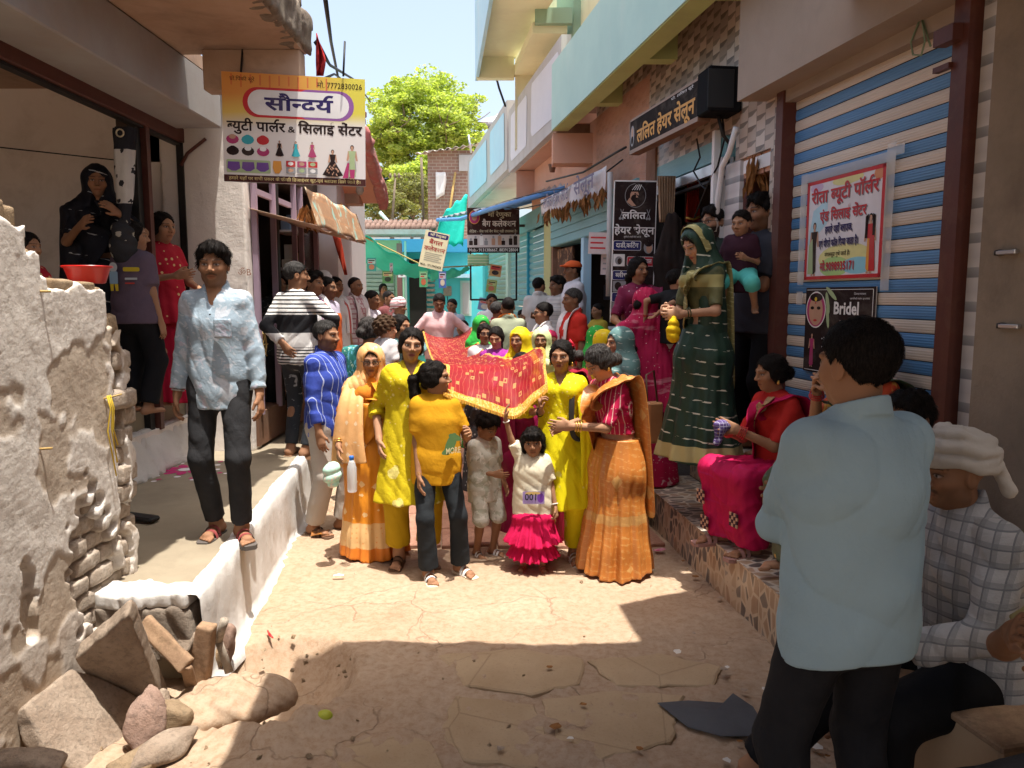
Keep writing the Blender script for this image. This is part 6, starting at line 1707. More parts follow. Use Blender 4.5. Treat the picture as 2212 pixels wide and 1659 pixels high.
scarf_m=m_cloth('white_scarf',(.68,.66,.66),(.6,.58,.58),6,.9,[dict(k='stripe',c=(.45,.10,.09),per=.30,w=.10)])
def scarf(f,r,h,mat,side='l',long=.42,both=True,name='scarf'):
 s=f.s;Fu=f.Fu;N=f.N
 a=lambda x,y,z:N+Fu[0]*x*s+Fu[1]*y*s+Fu[2]*z*s
 g=.018
 pts=[(a(.085,.135+g,-.12-long*.7),Fu[0],.055*s),(a(.085,.118+g,-.14),Fu[0],.05*s),(a(.08,.06,.012),Fu[0]+Fu[2],.045*s),(a(.0,-.075,.045),Fu[2],.045*s),(a(-.08,.06,.012),Fu[0]-Fu[2],.045*s),(a(-.085,.118+g,-.14),Fu[0],.05*s)]
 if both:pts.append((a(-.085,.135+g,-.12-long*.7),Fu[0],.055*s))
 band(f,r,h,mat,pts,name)
r,f,h=onlooker('man in a purple print shirt with a scarf in profile behind the striped sweater',673,585,7.2,.44,70,dict(hair='full',skin='brown',mous=.3),m_cloth('purple_print',(.36,.18,.34),(.28,.13,.28),10,.85,[dict(k='blotch',c=(.66,.58,.66),s=10,th=.54)]),DKT);scarf(f,r,h,scarf_m)
r,f,h=onlooker('man whose big white turban shows above the row of onlookers at left',693,590,7.9,.44,75,dict(hair='none',skin='dark',H=1.7),m_cloth('rust_shirt',(.45,.12,.05),None,6),DKT,H=1.60);turban(f,r,.013,W_cot)
r,f,h=onlooker('man in a grey and orange shirt in profile below the white turban',703,597,7.5,.44,75,dict(hair='short',skin='dark'),m_cloth('grey_orange',(.38,.34,.42),None,6,pat=[dict(k='band',c=(.60,.12,.03),z0=.8,z1=1.2)]),DKT)
r,f,h=onlooker('moustached man in a white shirt with a red edged scarf, left row',722,597,8.9,.44,60,dict(hair='short',skin='brown',mous=1),W_cot,DKT);scarf(f,r,h,scarf_m)
r,f,h=onlooker('balding man in a pink checked shirt with a grey scarf by the white wall corner',765,598,9.6,.44,65,dict(hair='balding',skin='dark'),m_cloth('pink_check',(.50,.42,.42),None,8,pat=[dict(k='stripe',c=(.30,.14,.16),per=.06,w=.3),dict(k='hstripe',c=(.34,.18,.2),per=.06,w=.3)]),GRT);scarf(f,r,h,m_cloth('grey_scarf',(.5,.46,.46),None,6))
r,f,h=onlooker('man in a lilac white shirt leaning past the corner of the white wall',792,626,10.0,.2,70,dict(hair='short',skin='dark',lean=.12),m_cloth('lilac_cotton',(.58,.54,.60),None,8),DKT)
r,f,h=onlooker('man in white with a pink striped turban at the end of the lane',859,645,11.5,.0,80,dict(hair='none',skin='dark'),W_cot,DKT);turban(f,r,.016,m_cloth('pink_turban',(.66,.58,.58),None,6,pat=[dict(k='hstripe',c=(.45,.10,.12),per=.05,w=.25)]))
onlooker('man in a dark shirt behind the pink and white turban',838,628,13.5,.1,60,dict(hair='short',skin='dark'),m_cloth('dark_maroon',(.16,.05,.05),None,6),DKT)
onlooker('person with long hair far off by the green shop pillar',827,612,17.0,.3,30,dict(fem=1,hair='long',skin='brown',h=.022),m_cloth('rust_top',(.30,.12,.06),None,6),DKT)
r,f,h=onlooker('man in a pink shirt bending to hold up the far end of the red cloth',948,633,11.2,.05,8,dict(hair='short',skin='dark',hp=.35,lh=(.46,-.22,1.12),rh=(-.34,-.25,1.12),lean=.08,h=.013),m_cloth('pink_cotton',(.66,.44,.44),(.58,.38,.39),6),GRT,sleeve=1.7)
onlooker('man in a pale shirt standing behind the man in pink',977,645,13.0,.05,-20,dict(hair='short',skin='dark'),m_cloth('slate_check',(.30,.36,.44),None,8),DKT)
onlooker('small boy in black by the turquoise wall beyond the cloth',1000,690,12.5,.0,-40,dict(hair='short',skin='dark',child=.5),DKT,DKT)
# ---- left of centre: man in the blue striped shirt
(lc,H)=loc_at(700,691,5.75,.0)
r,f,h=person('bearded man in a royal blue pinstriped shirt and grey trousers, in profile, hand in pocket',lc,68,dict(H=H,hair='short',hl=.070,skin='brown',hm=('salted',(.012,.011,.01),(.06,.055,.05),.25),beard=.45,mous=.5,lh=(.20,-.10,.80),rh=(-.21,-.08,.80),h=.008,lf=(.10,-.05,0),rf=(-.10,.08,0)))
shirt(f,r,.008,m_cloth('royal_pinstripe',(.045,.075,.36),(.03,.055,.29),7,.8,[dict(k='stripe',c=(.40,.46,.66),per=.042,w=.10)],wr=.6),hem=.80,sleeve=1.7,g=.020,seed=6)
trousers(f,r,.009,m_cloth('stone_trouser',(.44,.40,.35),(.38,.34,.30),7,.9),g=.028,seed=8);sandals(f,r,BRN,BRN,.02)
# ---- centre: women and children in front
(lc,H)=loc_at(800,734,5.25,.0)
r,f,h=person('woman in spectacles with an orange saree over her head, left of the front group',(lc[0],5.25,0),14,dict(H=1.47,fem=1,hair='bun',skin='brown',bindi=1,sindoor=1,w=1.08,rh=(-.27,-.18,.93),lh=(.18,-.20,.95),h=.008,lip=(.16,.06,.05),hp=.08,hy=-.05))
osr=m_cloth('orange_silk',(.68,.26,.015),(.60,.20,.01),6,.5,[dict(k='jacq',c=(.74,.50,.24),s=10,r=.30,rnd=.7,zlo=.3,zhi=.9),dict(k='band',c=(.72,.46,.20),z0=.10,z1=.27),dict(k='jacq',c=(.70,.32,.10),s=30,r=.3,zlo=.10,zhi=.27),dict(k='band',c=(.66,.20,.02),z0=.0,z1=.10)],spec=.35)
opl=m_cloth('pale_orange_pallu',(.72,.40,.17),(.66,.32,.10),5,.55,[dict(k='jacq',c=(.76,.55,.34),s=16,r=.32,rnd=.6)],spec=.3)
shirt(f,r,.0085,m_cloth('orange_blouse',(.60,.20,.02),None,6),hem=1.02,sleeve=.8,collar=False,g=.012);gown(f,r,.0085,osr,rx=.27,ry=.24,pleats=12,amp=.07)
veil(f,r,.008,opl,low=.74,wide=.23,back=-.02,front=.07,up=.012,face=1.08,amp=.007);band(f,r,.009,osr,pallu_pts(f,'l',.11,back=.2))
s_=f.s;band(f,r,.008,opl,[(f.N+V3(-.12,-.02,.02)*s_,(1,0,0),.07*s_),(f.C+V3(-.17,-.15,.02)*s_,(.9,-.3,0),.10*s_),(f.W+V3(-.20,-.19,-.02)*s_,(.8,-.4,0),.13*s_),(f.P+V3(-.20,-.20,-.10)*s_,(.8,-.4,0),.15*s_)],'pallu_end',amp=.006)
glasses(f,r,FRM);earring(f,r,GOLD);sandals(f,r,BLK,BLK,.015);bangle(f,r,'r',GOLD,2)
hp_=f.Wr['r']+f.hd['r']*.08
hand_w=Matrix.Translation(lc)@Matrix.Rotation(R(14),4,'Z')@Vector(hp_)
bt=thing('water_bottle','plastic water bottle with a blue cap held by the woman in orange','bottle',(hand_w.x+.10,hand_w.y-.06,hand_w.z-.10))
gl2=NT('clear_plastic');gl2.base((.75,.82,.86),.1,0,.5);gl2.b.inputs['Alpha'].default_value=.45
MB().lathe([(.028,-.12),(.032,-.11),(.032,.04),(.02,.08),(.013,.095)],(0,0,0),14).build('bottle_body',gl2.m,bt);MB().lathe([(.015,.09),(.016,.115),(.012,.12)],(0,0,0),12).build('cap',mat_flat('blue_cap',(.03,.14,.5),.4),bt)
o=part(Shape().ell((0,0,0),(.055,.04,.085)),'handkerchief',m_cloth('mint_cloth',(.40,.68,.55),(.60,.72,.62),12,pat=[dict(k='blotch',c=(.70,.62,.52),s=10,th=.55)]),None,.009,folds(3,.012,16));o.location=(hand_w.x-.03,hand_w.y-.05,hand_w.z-.10);tag(o,'pale mint handkerchief clutched below the orange pallu','handkerchief')
ylw=lambda key,c,c2:m_cloth(key,c,c2,5,.7,[dict(k='floral',c=(.76,.68,.28),s=7,r=.42,zhi=.72,a=.6),dict(k='jacq',c=(.74,.66,.30),s=34,r=.25,rnd=.8,zlo=.95,zhi=1.3,a=.5),dict(k='dots',c=(.74,.66,.24),s=12,r=.12,rnd=.8,a=.8)],wr=.6)
(lc,H)=loc_at(886,688,5.05,.0)
r,f,h=person('tall smiling woman in a loose mustard kurta set behind the ponytailed girl',lc,10,dict(H=1.60,fem=1,hair='long',skin='wheat',w=1.06,lh=(.17,-.12,1.03),lhd=(.9,-.1,.1),rh=(-.23,-.05,.92),lp=(.8,.3,-.3),h=.0078,lip=(.30,.07,.07),hy=.05,hr=.10))
yk=ylw('mustard_kurta',(.54,.42,.012),(.46,.34,.008))
shirt(f,r,.008,yk,hem=.5,sleeve=1.25,collar=False,g=.022,skirt=(.50,.27,.22),seed=7,slv=.006,flare=.02,vneck=.06);trousers(f,r,.0085,m_cloth('mustard_salwar',(.44,.28,.01),(.36,.22,.008),6),g=.028,upto=1.78,flare=.02);sandals(f,r,BRN,BRN,.02)
band(f,r,.009,yk,[(f.W+V3(.20,.02,.05)*f.s,(0,1,0),.10*f.s),(f.P+V3(.25,.05,-.2)*f.s,(.3,1,0),.10*f.s),(f.P+V3(.28,.04,-.45)*f.s,(.3,1,0),.09*f.s)],'stole');bangle(f,r,'l',WHITE_B,3,.95)
part(Shape().fun(lambda X,Y,Z:np.hypot(X-f.Hc[0],(Z-(f.N[2]-.0))*1.0)*0+1,(0,0,0),(.1,.1,.1)),'unused',yk,None,.05)if False else None
(lc,H)=loc_at(940,776,4.85,.0)
r,f,h=person('ponytailed girl in a mustard tee and black trousers looking away to the right',lc,12,dict(H=H,child=.22,fem=.7,bust=0,w=.86,hair='pony',skin='brown',hy=1.25,hp=-.05,lh=(.22,-.24,1.16),lp=(.4,.3,-1),rh=(-.15,-.12,.75),lf=(.18,-.02,0),rf=(-.08,-.10,0),lfy=.5,rfy=.1,lpn=(-.6,-.6,0),lcu=.5,h=.0075))
tee=m_cloth('mustard_tee',(.60,.30,.012),(.52,.25,.01),6,.85,[dict(k='blotch',c=(.56,.40,.10),s=3,th=.68)])
shirt(f,r,.0078,tee,hem=.74,sleeve=.72,collar=False,g=.026,bust=0,seed=3)
trousers(f,r,.008,m_cloth('black_denim',(.016,.019,.022),(.03,.034,.038),7,.85),g=.016,flare=.030,upto=1.95,seed=5);sandals(f,r,mat_flat('cream_sole',(.62,.52,.38),.6),mat_flat('white_strap',(.72,.70,.68),.5),.045)
Mx=Matrix.Translation(lc)@Matrix.Rotation(R(12),4,'Z')
pp=Panel(Mx@Vector((.03,-.185*f.s,1.14*f.s)),Mx.to_3x3()@Vector((1,.45,0)),Vector((0,0,1)),None)
wp=mat_flat('tee_print_cream',(.70,.62,.36),.8);lf_=mat_flat('tee_print_leaf',(.10,.20,.07),.8)
o=pp.multi([(ell2(.05,-.06,.075,.035,14,rot=1.1),0),(ell2(.08,-.02,.05,.02,12,rot=-.4),0),(ell2(.03,-.10,.05,.02,12,rot=.3),0)],[lf_],.004,'tee_print');relp(o,r)if False else None
for oo in(o,pp.text('MORE',.065,-.12,.034,wp,w=.11,lift=.008,name='tee_print')):
 oo.parent=r;oo.matrix_parent_inverse=Mx.inverted()
p2=Panel(Mx@Vector((-.14,-.150*f.s,.84*f.s)),Mx.to_3x3()@Vector((1,-.25,0)),Vector((0,0,1)),None)
oo=p2.text('Sing',.03,0,.018,mat_flat('tee_print_faint',(.40,.19,.01),.8),lift=.006,name='tee_print');oo.parent=r;oo.matrix_parent_inverse=Mx.inverted()
(lc,H)=loc_at(1046,886,5.2,.0)
r,f,h=person('small boy in a pale camouflage shirt and shorts looking down with folded arms',lc,40,dict(H=H,child=.75,hair='full',skin='brown',hp=.45,hy=.15,rh=(-.02,-.20,1.0),lh=(.17,-.16,.85),h=.0078,lf=(.10,-.02,0),rf=(-.08,.05,0)))
cam_m=m_cloth('pale_camo',(.55,.55,.48),(.50,.50,.44),8,.85,[dict(k='blotch',c=(.34,.35,.27),s=11,th=.55,a=.8),dict(k='blotch',c=(.68,.68,.62),s=13,th=.58)])
shirt(f,r,.0078,cam_m,hem=.66,sleeve=.8,g=.028,seed=2);trousers(f,r,.008,cam_m,g=.034,upto=1.05,flare=.02);sandals(f,r,mat_flat('beige_sole',(.55,.42,.30),.6),WHITE_B,.02)
(lc,H)=loc_at(1152,916,4.92,.0)
r,f,h=person('little girl in a cream tee and ruffled crimson skirt reaching up to the cloth',lc,-4,dict(H=H,child=1.0,fem=1,bust=0,hair='bob',skin='brown',rh=(-.34,-.10,1.86),rp=(-1,.1,-.2),rhd=(.05,0,1),lh=(.27,-.10,.72),lcu=.8,h=.0062,hr=-.05))
ctee=m_cloth('cream_knit',(.68,.62,.47),(.60,.54,.40),40,.95)
shirt(f,r,.0065,ctee,hem=.66,sleeve=.8,collar=False,g=.034,bust=0,seed=3)
crim=m_cloth('crimson_ruffle',(.52,.008,.07),(.44,.006,.055),8,.85)
gown(f,r,.0065,crim,'skirt',top=.74,hem=.34,rx=.34,ry=.27,pleats=17,amp=.09);gown(f,r,.0065,crim,'ruffle',top=.46,hem=.17,rx=.31,ry=.26,pleats=21,amp=.11)
sandals(f,r,mat_flat('pink_patterned',(.42,.12,.12),.7),mat_flat('multi_strap',(.50,.18,.10),.7),.02);bangle(f,r,'r',WHITE_B,1);bangle(f,r,'l',WHITE_B,1)
pp=Panel((lc[0]-.055,lc[1]-.108,.50),(1,.0,0),(0,0,1),None)
o1=pp.multi([(rrect(-.015,-.02,.125,.062,.008),0),(ell2(.10,.02,.022,.032),1),(ell2(.05,.05,.05,.010),2)],[mat_flat('patch_lilac',(.30,.22,.46)),mat_flat('patch_violet',(.16,.05,.35)),mat_flat('patch_gold',(.6,.42,.15))],.012,'tee_print');o2=pp.text('001',.04,.005,.038,BLK,w=.085,lift=.016,name='tee_print')
for oo in(o1,o2):oo.parent=r;oo.matrix_parent_inverse=(Matrix.Translation(lc)@Matrix.Rotation(R(-4),4,'Z')).inverted()
(lc,H)=loc_at(1213,734,5.12,.0)
r,f,h=person('woman in a lemon yellow kurta with a black bag strap holding the cloth corner',lc,-8,dict(H=H,fem=1,hair='bun',skin='brown',w=.95,rh=(-.13,-.20,1.18),rp=(-.8,.2,-.6),lh=(.24,-.10,.82),h=.0072,hy=-.12,lip=(.22,.05,.04),lpn=(0,-1,0),rhd=(-.1,-.2,.9),rcu=.8))
yk2=m_cloth('lemon_kurta',(.66,.56,.006),(.58,.47,.005),5,.7,[dict(k='jacq',c=(.74,.70,.32),s=36,r=.26,rnd=.8,zlo=1.0,zhi=1.38,a=.55),dict(k='floral',c=(.70,.66,.22),s=8,r=.36,zhi=.66,a=.5)],wr=.6)
shirt(f,r,.0078,yk2,hem=.5,sleeve=1.55,collar=False,g=.018,skirt=(.46,.24,.19),seed=4,vneck=.07);trousers(f,r,.0085,yk2,g=.034,upto=1.86,flare=.0);sandals(f,r,mat_flat('white_sole',(.60,.56,.52),.6),WHITE_B,.025)
band(f,r,.008,yk2,[(f.N+V3(.11,.03,.0)*f.s,(1,0,0),.05*f.s),(f.C+V3(.20,-.10,-.02)*f.s,(1,.3,0),.07*f.s),(f.P+V3(.22,-.14,-.1)*f.s,(1,.4,0),.06*f.s),(f.P+V3(.20,-.15,-.36)*f.s,(1,.3,0),.04*f.s)],'stole')
band(f,r,.007,mat_flat('bag_strap',(.03,.028,.026),.6),[(f.N+V3(.10,.0,.012)*f.s,(1,0,0),.018),(f.C+V3(.09,-.128,.06)*f.s,(1,0,0),.018),(f.W+V3(.10,-.145,.0)*f.s,(1,0,0),.018),(f.P+V3(.20,-.10,.06)*f.s,(0,1,0),.018)],'bag_strap',th=.006,amp=0)
bangle(f,r,'l',SILVER,1,.95);bangle(f,r,'r',BLK,1,.95);earring(f,r,GOLD)
Mx=Matrix.Translation(lc)@Matrix.Rotation(R(-8),4,'Z');hb=Mx@Vector((.30,-.02,.78*f.s))
bg=thing('handbag','small white handbag with a yellow bow hanging beside the lemon kurta','handbag',hb)
part(Shape().ell((0,0,0),(.07,.045,.085)),'bag_body',m_cloth('white_bag',(.62,.58,.52),(.5,.42,.34),9,pat=[dict(k='blotch',c=(.40,.22,.14),s=12,th=.62)]),bg,.009,folds(2,.005,12))
part(Shape().ell((-.05,-.04,.07),(.06,.02,.03)).ell((.05,-.04,.06),(.055,.02,.035)).cap((0,-.04,.06),(.03,-.04,-.07),.018),'bow',yk2,bg,.008,folds(4,.004,18))
MB().tube([(.04,0,.08),(.05,-.02,.22),(.02,-.02,.28)],.005,5).build('strap',BLK,bg)
kc=MB();kc.lathe([(.004,.20),(.020,.19),(.024,.15),(.014,.12),(.004,.11)],(.04,-.06,0),10);kc.build('key_charm',mat_flat('charm_gold',(.60,.50,.22),.4,.3),bg)
(lc,H)=loc_at(1318,735,4.92,.0)
r,f,h=person('woman with a low bun in a copper and gold silk saree bending to the left',(lc[0]+.06,4.92,0),-62,dict(H=1.52,fem=1,hair='lowbun',skin='wheat',hm=('streaked',(.012,.010,.009),(.04,.032,.028),.3),lean=.26,hp=.45,hy=-.05,lh=(.05,-.44,1.12),rh=(-.14,-.40,1.08),h=.0072,w=1.05))
bsk=m_cloth('copper_silk',(.52,.185,.035),(.42,.13,.02),4,.38,[dict(k='jacq',c=(.62,.36,.12),s=5,r=.26,rnd=.9,a=.8),dict(k='band',c=(.50,.26,.08),z0=.36,z1=.42),dict(k='dash',c=(.62,.36,.12),per=.04,w=.4,s=30,th=.54,a=.5)],spec=.5,wst=(1,1,.25))
shirt(f,r,.0075,m_cloth('crimson_blouse',(.44,.012,.06),(.36,.01,.05),8,.6,[dict(k='stripe',c=(.62,.40,.34),per=.035,w=.14),dict(k='dots',c=(.7,.5,.4),s=40,r=.15)]),hem=1.04,sleeve=.92,collar=False,g=.009)
gown(f,r,.0078,bsk,rx=.28,ry=.27,pleats=13,amp=.09,seed=6);band(f,r,.008,bsk,pallu_pts(f,'l',.13,back=.62,g=.035),th=.013,amp=.007)
part(Shape().ell(c_head(f,.015,-.10,.045),V3(.028,.012,.014)),'hair_clip',mat_flat('cream_clip',(.62,.50,.42),.5),r,.006);bangle(f,r,'l',GOLD,3);bangle(f,r,'r',GOLD,3);earring(f,r,GOLD)
(lc,H)=loc_at(1268,714,5.6,.0)
r,f,h=person('grey haired woman with a red flower in her hair leaning left with an outstretched arm',(lc[0],5.6,0),-100,dict(H=1.50,fem=1,hair='lowbun',skin='wheat',hm=('streaked',(.012,.010,.009),(.04,.032,.028),.3),lean=.30,hp=.35,lh=(.02,-.50,1.18),rh=(-.1,-.40,1.1),h=.010,w=1.05))
dkr=m_cloth('maroon_silk',(.26,.012,.03),(.18,.01,.02),5,.5,[dict(k='dots',c=(.6,.4,.15),s=18,r=.14)])
shirt(f,r,.010,dkr,hem=1.03,sleeve=.8,collar=False,g=.01);gown(f,r,.011,dkr,rx=.27,ry=.24);band(f,r,.010,dkr,pallu_pts(f,'l',.12));bangle(f,r,'l',GOLD,2);earring(f,r,GOLD,1.3)
fl=MB()
for k in range(7):fl.tube([c_head(f,.03,-.12,.03),np.array(c_head(f,.03,-.12,.03))+np.array((math.cos(k*.9)*.05,-.03,math.sin(k*.9)*.05))],.012,5,r1=.004)
fl.build('hair_flower',mat_flat('crimson_flower',(.48,.01,.03),.6),r)
def saree_woman(label,px,top,Y,z0,yaw,mat,vl=True,veil_mat=None,low=.8,H=None,vh=.02,**sp):
 lc,HH=loc_at(px,top,Y,z0);sp.setdefault('skin','brown');sp.setdefault('hair','bun');h=sp.setdefault('h',.013 if Y<9 else .016)
 r,f,_=person(label,lc,yaw,dict(sp,H=H or HH-vh,fem=1),sp.pop('group',None))
 shirt(f,r,h,mat,hem=1.03,sleeve=.85,collar=False,g=.012);gown(f,r,h*1.1,mat,rx=.27,ry=.24)
 if vl:veil(f,r,h,veil_mat or mat,low=low,wide=.20,face=sp.get('face',1.0),over=sp.get('over',0))
 else:band(f,r,h,veil_mat or mat,pallu_pts(f,'l',.11))
 return r,f,h
teal=m_cloth('teal_floral',(.03,.17,.15),(.02,.12,.11),8,.6,[dict(k='blotch',c=(.10,.32,.42),s=16,th=.56),dict(k='blotch',c=(.36,.50,.38),s=22,th=.62)])
saree_woman('curly haired woman in a dark teal floral saree, back turned, behind the woman in orange',795,679,6.6,.0,150,teal,False,h=.011,hm=('streaked',(.012,.010,.009),(.04,.032,.028),.3))
(lc,H)=loc_at(832,681,6.2,1.0)
r,f,h=person('small child with curly brown hair and a white top carried on an arm',(lc[0],6.2,lc[2]+H-.95),140,dict(H=.95,child=1,hair='curly',skin='fair',hm=('brown',(.035,.020,.012),(.10,.06,.035)),h=.009,hy=-.4,legs=1));shirt(f,r,.010,W_cot,hem=.6,sleeve=.8,collar=False,g=.03);trousers(f,r,.010,DKT)
saree_woman('dark haired woman in a grey teal dress behind the smiling woman',862,674,7.4,.0,60,m_cloth('grey_teal',(.14,.26,.26),(.08,.15,.15),9,.8,[dict(k='blotch',c=(.40,.48,.46),s=14,th=.6)]),False)
grn=m_cloth('parrot_green',(.03,.34,.05),(.02,.26,.04),6,.6,[dict(k='dots',c=(.6,.55,.2),s=20,r=.15)])
saree_woman('woman with a bright green veil deep in the crowd beside the red cloth',1039,679,9.0,.0,20,grn,skin='dark')
r,f,h=saree_woman('old woman in spectacles with a grey white shawl beside the red cloth',1046,694,8.1,.0,12,m_cloth('grey_shawl',(.48,.46,.46),(.30,.29,.30),7),False,skin='dark',h=.010);glasses(f,r,FRM)
saree_woman('girl in a purple top with long hair looking down beside the old woman',1073,701,7.7,.0,-12,m_cloth('purple_satin',(.28,.03,.24),(.22,.02,.18),6,.5),False,hair='long',skin='wheat',hp=.25,h=.010)
ylv=m_cloth('yellow_veil',(.68,.50,.01),(.62,.40,.01),5,.6,[dict(k='floral',c=(.55,.15,.05),s=10,r=.30),dict(k='wave',c=(.74,.62,.2),s=9,th=.6,a=.5)])
saree_woman('woman hidden under a marigold yellow veil in the middle of the crowd',1124,704,6.9,.0,-30,ylv,over=.03,h=.010)
saree_woman('woman under a pale lime veil with a lace edge in the crowd',1170,706,7.4,.0,-10,m_cloth('lime_veil',(.60,.66,.32),(.50,.56,.24),6,.6,[dict(k='wave',c=(.72,.74,.5),s=10,th=.56,a=.6)]),over=.05,h=.010)
saree_woman('woman with an orange veil edge between the yellow and lime veils',1150,716,7.9,.0,30,m_cloth('orange_veil',(.62,.22,.03),None,6,.6))
saree_woman('woman in a crimson veil tucked behind the lime veil',1190,712,8.3,.0,20,m_cloth('crimson_veil',(.48,.02,.09),None,6,.6))
saree_woman('dark haired child in red under the cloth between the veils',1128,752,6.2,.0,10,m_cloth('red_gown',(.50,.05,.03),None,6),False,child=.5,h=.011,skin='dark')
saree_woman('child in black and white print under the edge of the red cloth',1034,800,7.0,.0,20,m_cloth('bw_print',(.06,.06,.065),None,10,pat=[dict(k='dots',c=(.4,.4,.4),s=26,r=.22)]),False,child=.6,h=.012,skin='dark')
saree_woman('woman in a black saree with green dotted pattern, legs showing below the cloth',1092,790,6.1,.0,160,m_cloth('black_green',(.018,.03,.018),None,8,.7,[dict(k='ring',c=(.10,.34,.05),s=9,r=.42),dict(k='band',c=(.20,.24,.06),z0=.1,z1=.3)]),False,h=.010,lean=.2)
saree_woman('woman in a maroon satin skirt behind the boy in camouflage',1122,800,5.75,.0,150,m_cloth('maroon_satin',(.24,.01,.06),(.16,.008,.04),4,.45),False,child=.4,h=.010)
tv=m_cloth('grey_teal_veil',(.12,.22,.21),(.08,.16,.15),7,.6,[dict(k='dash',c=(.40,.46,.42),per=.05,w=.25,s=20,th=.56)])
saree_woman('woman with a grey teal veil behind the copper silk saree',1342,703,5.95,.0,-70,tv,hair='lowbun',skin='wheat',low=1.0,h=.010,over=.02)
saree_woman('woman with a lime yellow scarf low behind the grey teal veil',1306,709,6.8,.0,40,ylv)
saree_woman('woman with a leaf green veil at the back by the salon board',1290,701,7.6,.0,60,grn)
onlooker('grey haired man in a crimson shirt in the crowd, back turned',1073,651,10.2,.0,130,dict(hair='short',skin='dark',hm=('salted',(.012,.011,.01),(.05,.045,.042),.2)),m_cloth('crimson_shirt',(.40,.03,.04),None,6),DKT)
r,f,h=onlooker('man with an orange scarf round his shoulders in the crowd, back turned',1098,641,9.8,.0,190,dict(hair='balding',skin='dark'),m_cloth('olive_shirt',(.30,.32,.22),None,6),DKT);scarf(f,r,h,m_cloth('saffron_scarf',(.62,.15,.02),None,6))
onlooker('man with a white cap and moustache in front of the green shutter',1062,634,12.5,.0,10,dict(hair='short',skin='dark',mous=1),W_cot,DKT)
r,f,h=onlooker('man in black spectacles with a white scarf, in profile in the crowd',1177,652,8.6,.0,-80,dict(hair='short',skin='brown',h=.012),W_cot,DKT);scarf(f,r,h,W_cot);glasses(f,r,FRM,True)
r,f,h=onlooker('man in a grey shirt with a white towel on his neck facing the teal shutter',1164,599,11.2,.35,165,dict(hair='short',skin='brown',hy=-.5),m_cloth('pale_grey_shirt',(.50,.50,.48),None,6),DKT);scarf(f,r,h,W_cot)
onlooker('seated person in dark clothes at the foot of the teal shutter',1127,668,12.8,.3,30,dict(hair='short',skin='dark',child=.3),DKT,DKT)
r,f,h=onlooker('man in a white shirt with an orange cap leaning at the glass shop door',1240,562,9.6,.5,-75,dict(hair='short',skin='dark'),m_cloth('white_lilac',(.60,.58,.62),None,6),DKT,sleeve=.9)
cp=Shape();cp.ell(c_head(f,0,-.012,.045),V3(.092,.112,.075)*f.hs,f.Fh,k=.01);cp.ell(c_head(f,0,.09,.05),V3(.07,.07,.012)*f.hs,f.Fh,k=.02);cp.half(c_head(f,0,0,.035),-f.Fh[2],.004);part(cp,'cap',mat_flat('orange_cap',(.62,.10,.02),.8),r,.012)
onlooker('boy in a checked shirt holding a steel tumbler beside the orange cap',1206,595,10.2,.4,-60,dict(hair='full',skin='dark',child=.15,rh=(-.1,-.3,1.15)),m_cloth('boy_check',(.48,.46,.44),None,8,pat=[dict(k='hstripe',c=(.3,.3,.3),per=.05,w=.2)]),DKT)
r,f,h=onlooker('grey haired man in a red shirt with a white shawl on his shoulder',1240,622,8.2,.15,-70,dict(hair='short',skin='dark',hm=('salted',(.012,.011,.01),(.05,.045,.042),.2),h=.012),m_cloth('signal_red',(.50,.03,.02),(.42,.02,.018),6),DKT);scarf(f,r,h,W_cot,long=.7)
onlooker('seated customer in yellow green inside the glass fronted shop',1293,655,9.0,.45,-60,dict(hair='short',skin='brown',fem=1),m_cloth('ochre_top',(.40,.30,.04),None,6),DKT)
# ---- right: on the steps
(lc,H)=loc_at(1398,598,6.15,.30)
rsr=m_cloth('rose_net_saree',(.40,.012,.065),(.32,.01,.045),5,.65,[dict(k='wave',c=(.60,.26,.30),s=4.5,th=.56,rot=16,a=.6),dict(k='dots',c=(.70,.55,.5),s=26,r=.10,rnd=.9),dict(k='blotch',c=(.55,.40,.40),s=12,th=.6,zhi=.28,a=.8)])
r,f,h=person('woman wrapped head to hem in a rose red net saree, back turned, carrying a child',lc,150,dict(H=1.56,fem=1,hair='bun',skin='brown',w=1.1,lh=(.0,-.30,1.1),rh=(-.05,-.32,1.0),h=.009,hy=-.3))
gown(f,r,.009,rsr,rx=.30,ry=.28,pleats=9,amp=.05);veil(f,r,.009,rsr,low=.66,wide=.27,amp=.010,back=.05);shirt(f,r,.011,rsr,hem=1.0,sleeve=.8,collar=False,g=.012)
ch_y=5.95;(lc2,_)=loc_at(1462,577,ch_y,1.0)
r,f,h=person('toddler in a black shirt held up by the woman in rose red, back turned',(lc2[0],ch_y,atY(1462,577,ch_y).z-.92),150,dict(H=.92,child=.9,hair='short',skin='wheat',h=.0085,hy=-.9,rh=(.20,.18,1.05),rp=(0,1,0),lh=(.42,.10,.98),lp=(.6,.4,.2),w=1.05));shirt(f,r,.0085,m_cloth('black_cotton',(.012,.012,.013),None,6),hem=.62,sleeve=.8,collar=False,g=.03);trousers(f,r,.009,W_cot);bangle(f,r,'l',RED_B,2,.9)
saree_woman('woman in a maroon saree with white bangles standing by the black salon board',1378,547,6.9,.55,15,m_cloth('deep_maroon',(.17,.012,.05),(.11,.01,.035),5,.6,[dict(k='dots',c=(.5,.4,.4),s=22,r=.13)]),False,hair='lowbun',skin='brown',h=.009,lh=(.30,-.18,1.15),rh=(-.22,-.28,1.02),hy=.25,H=1.60)
(lc,H)=loc_at(1528,516,5.12,.70)
gsr=m_cloth('bottle_green_saree',(.012,.040,.024),(.008,.028,.018),5,.5,[dict(k='dash',c=(.50,.50,.40),per=.085,w=.11,sl=.10,s=12,th=.54),dict(k='band',c=(.36,.32,.14),z0=.03,z1=.13)],spec=.35)
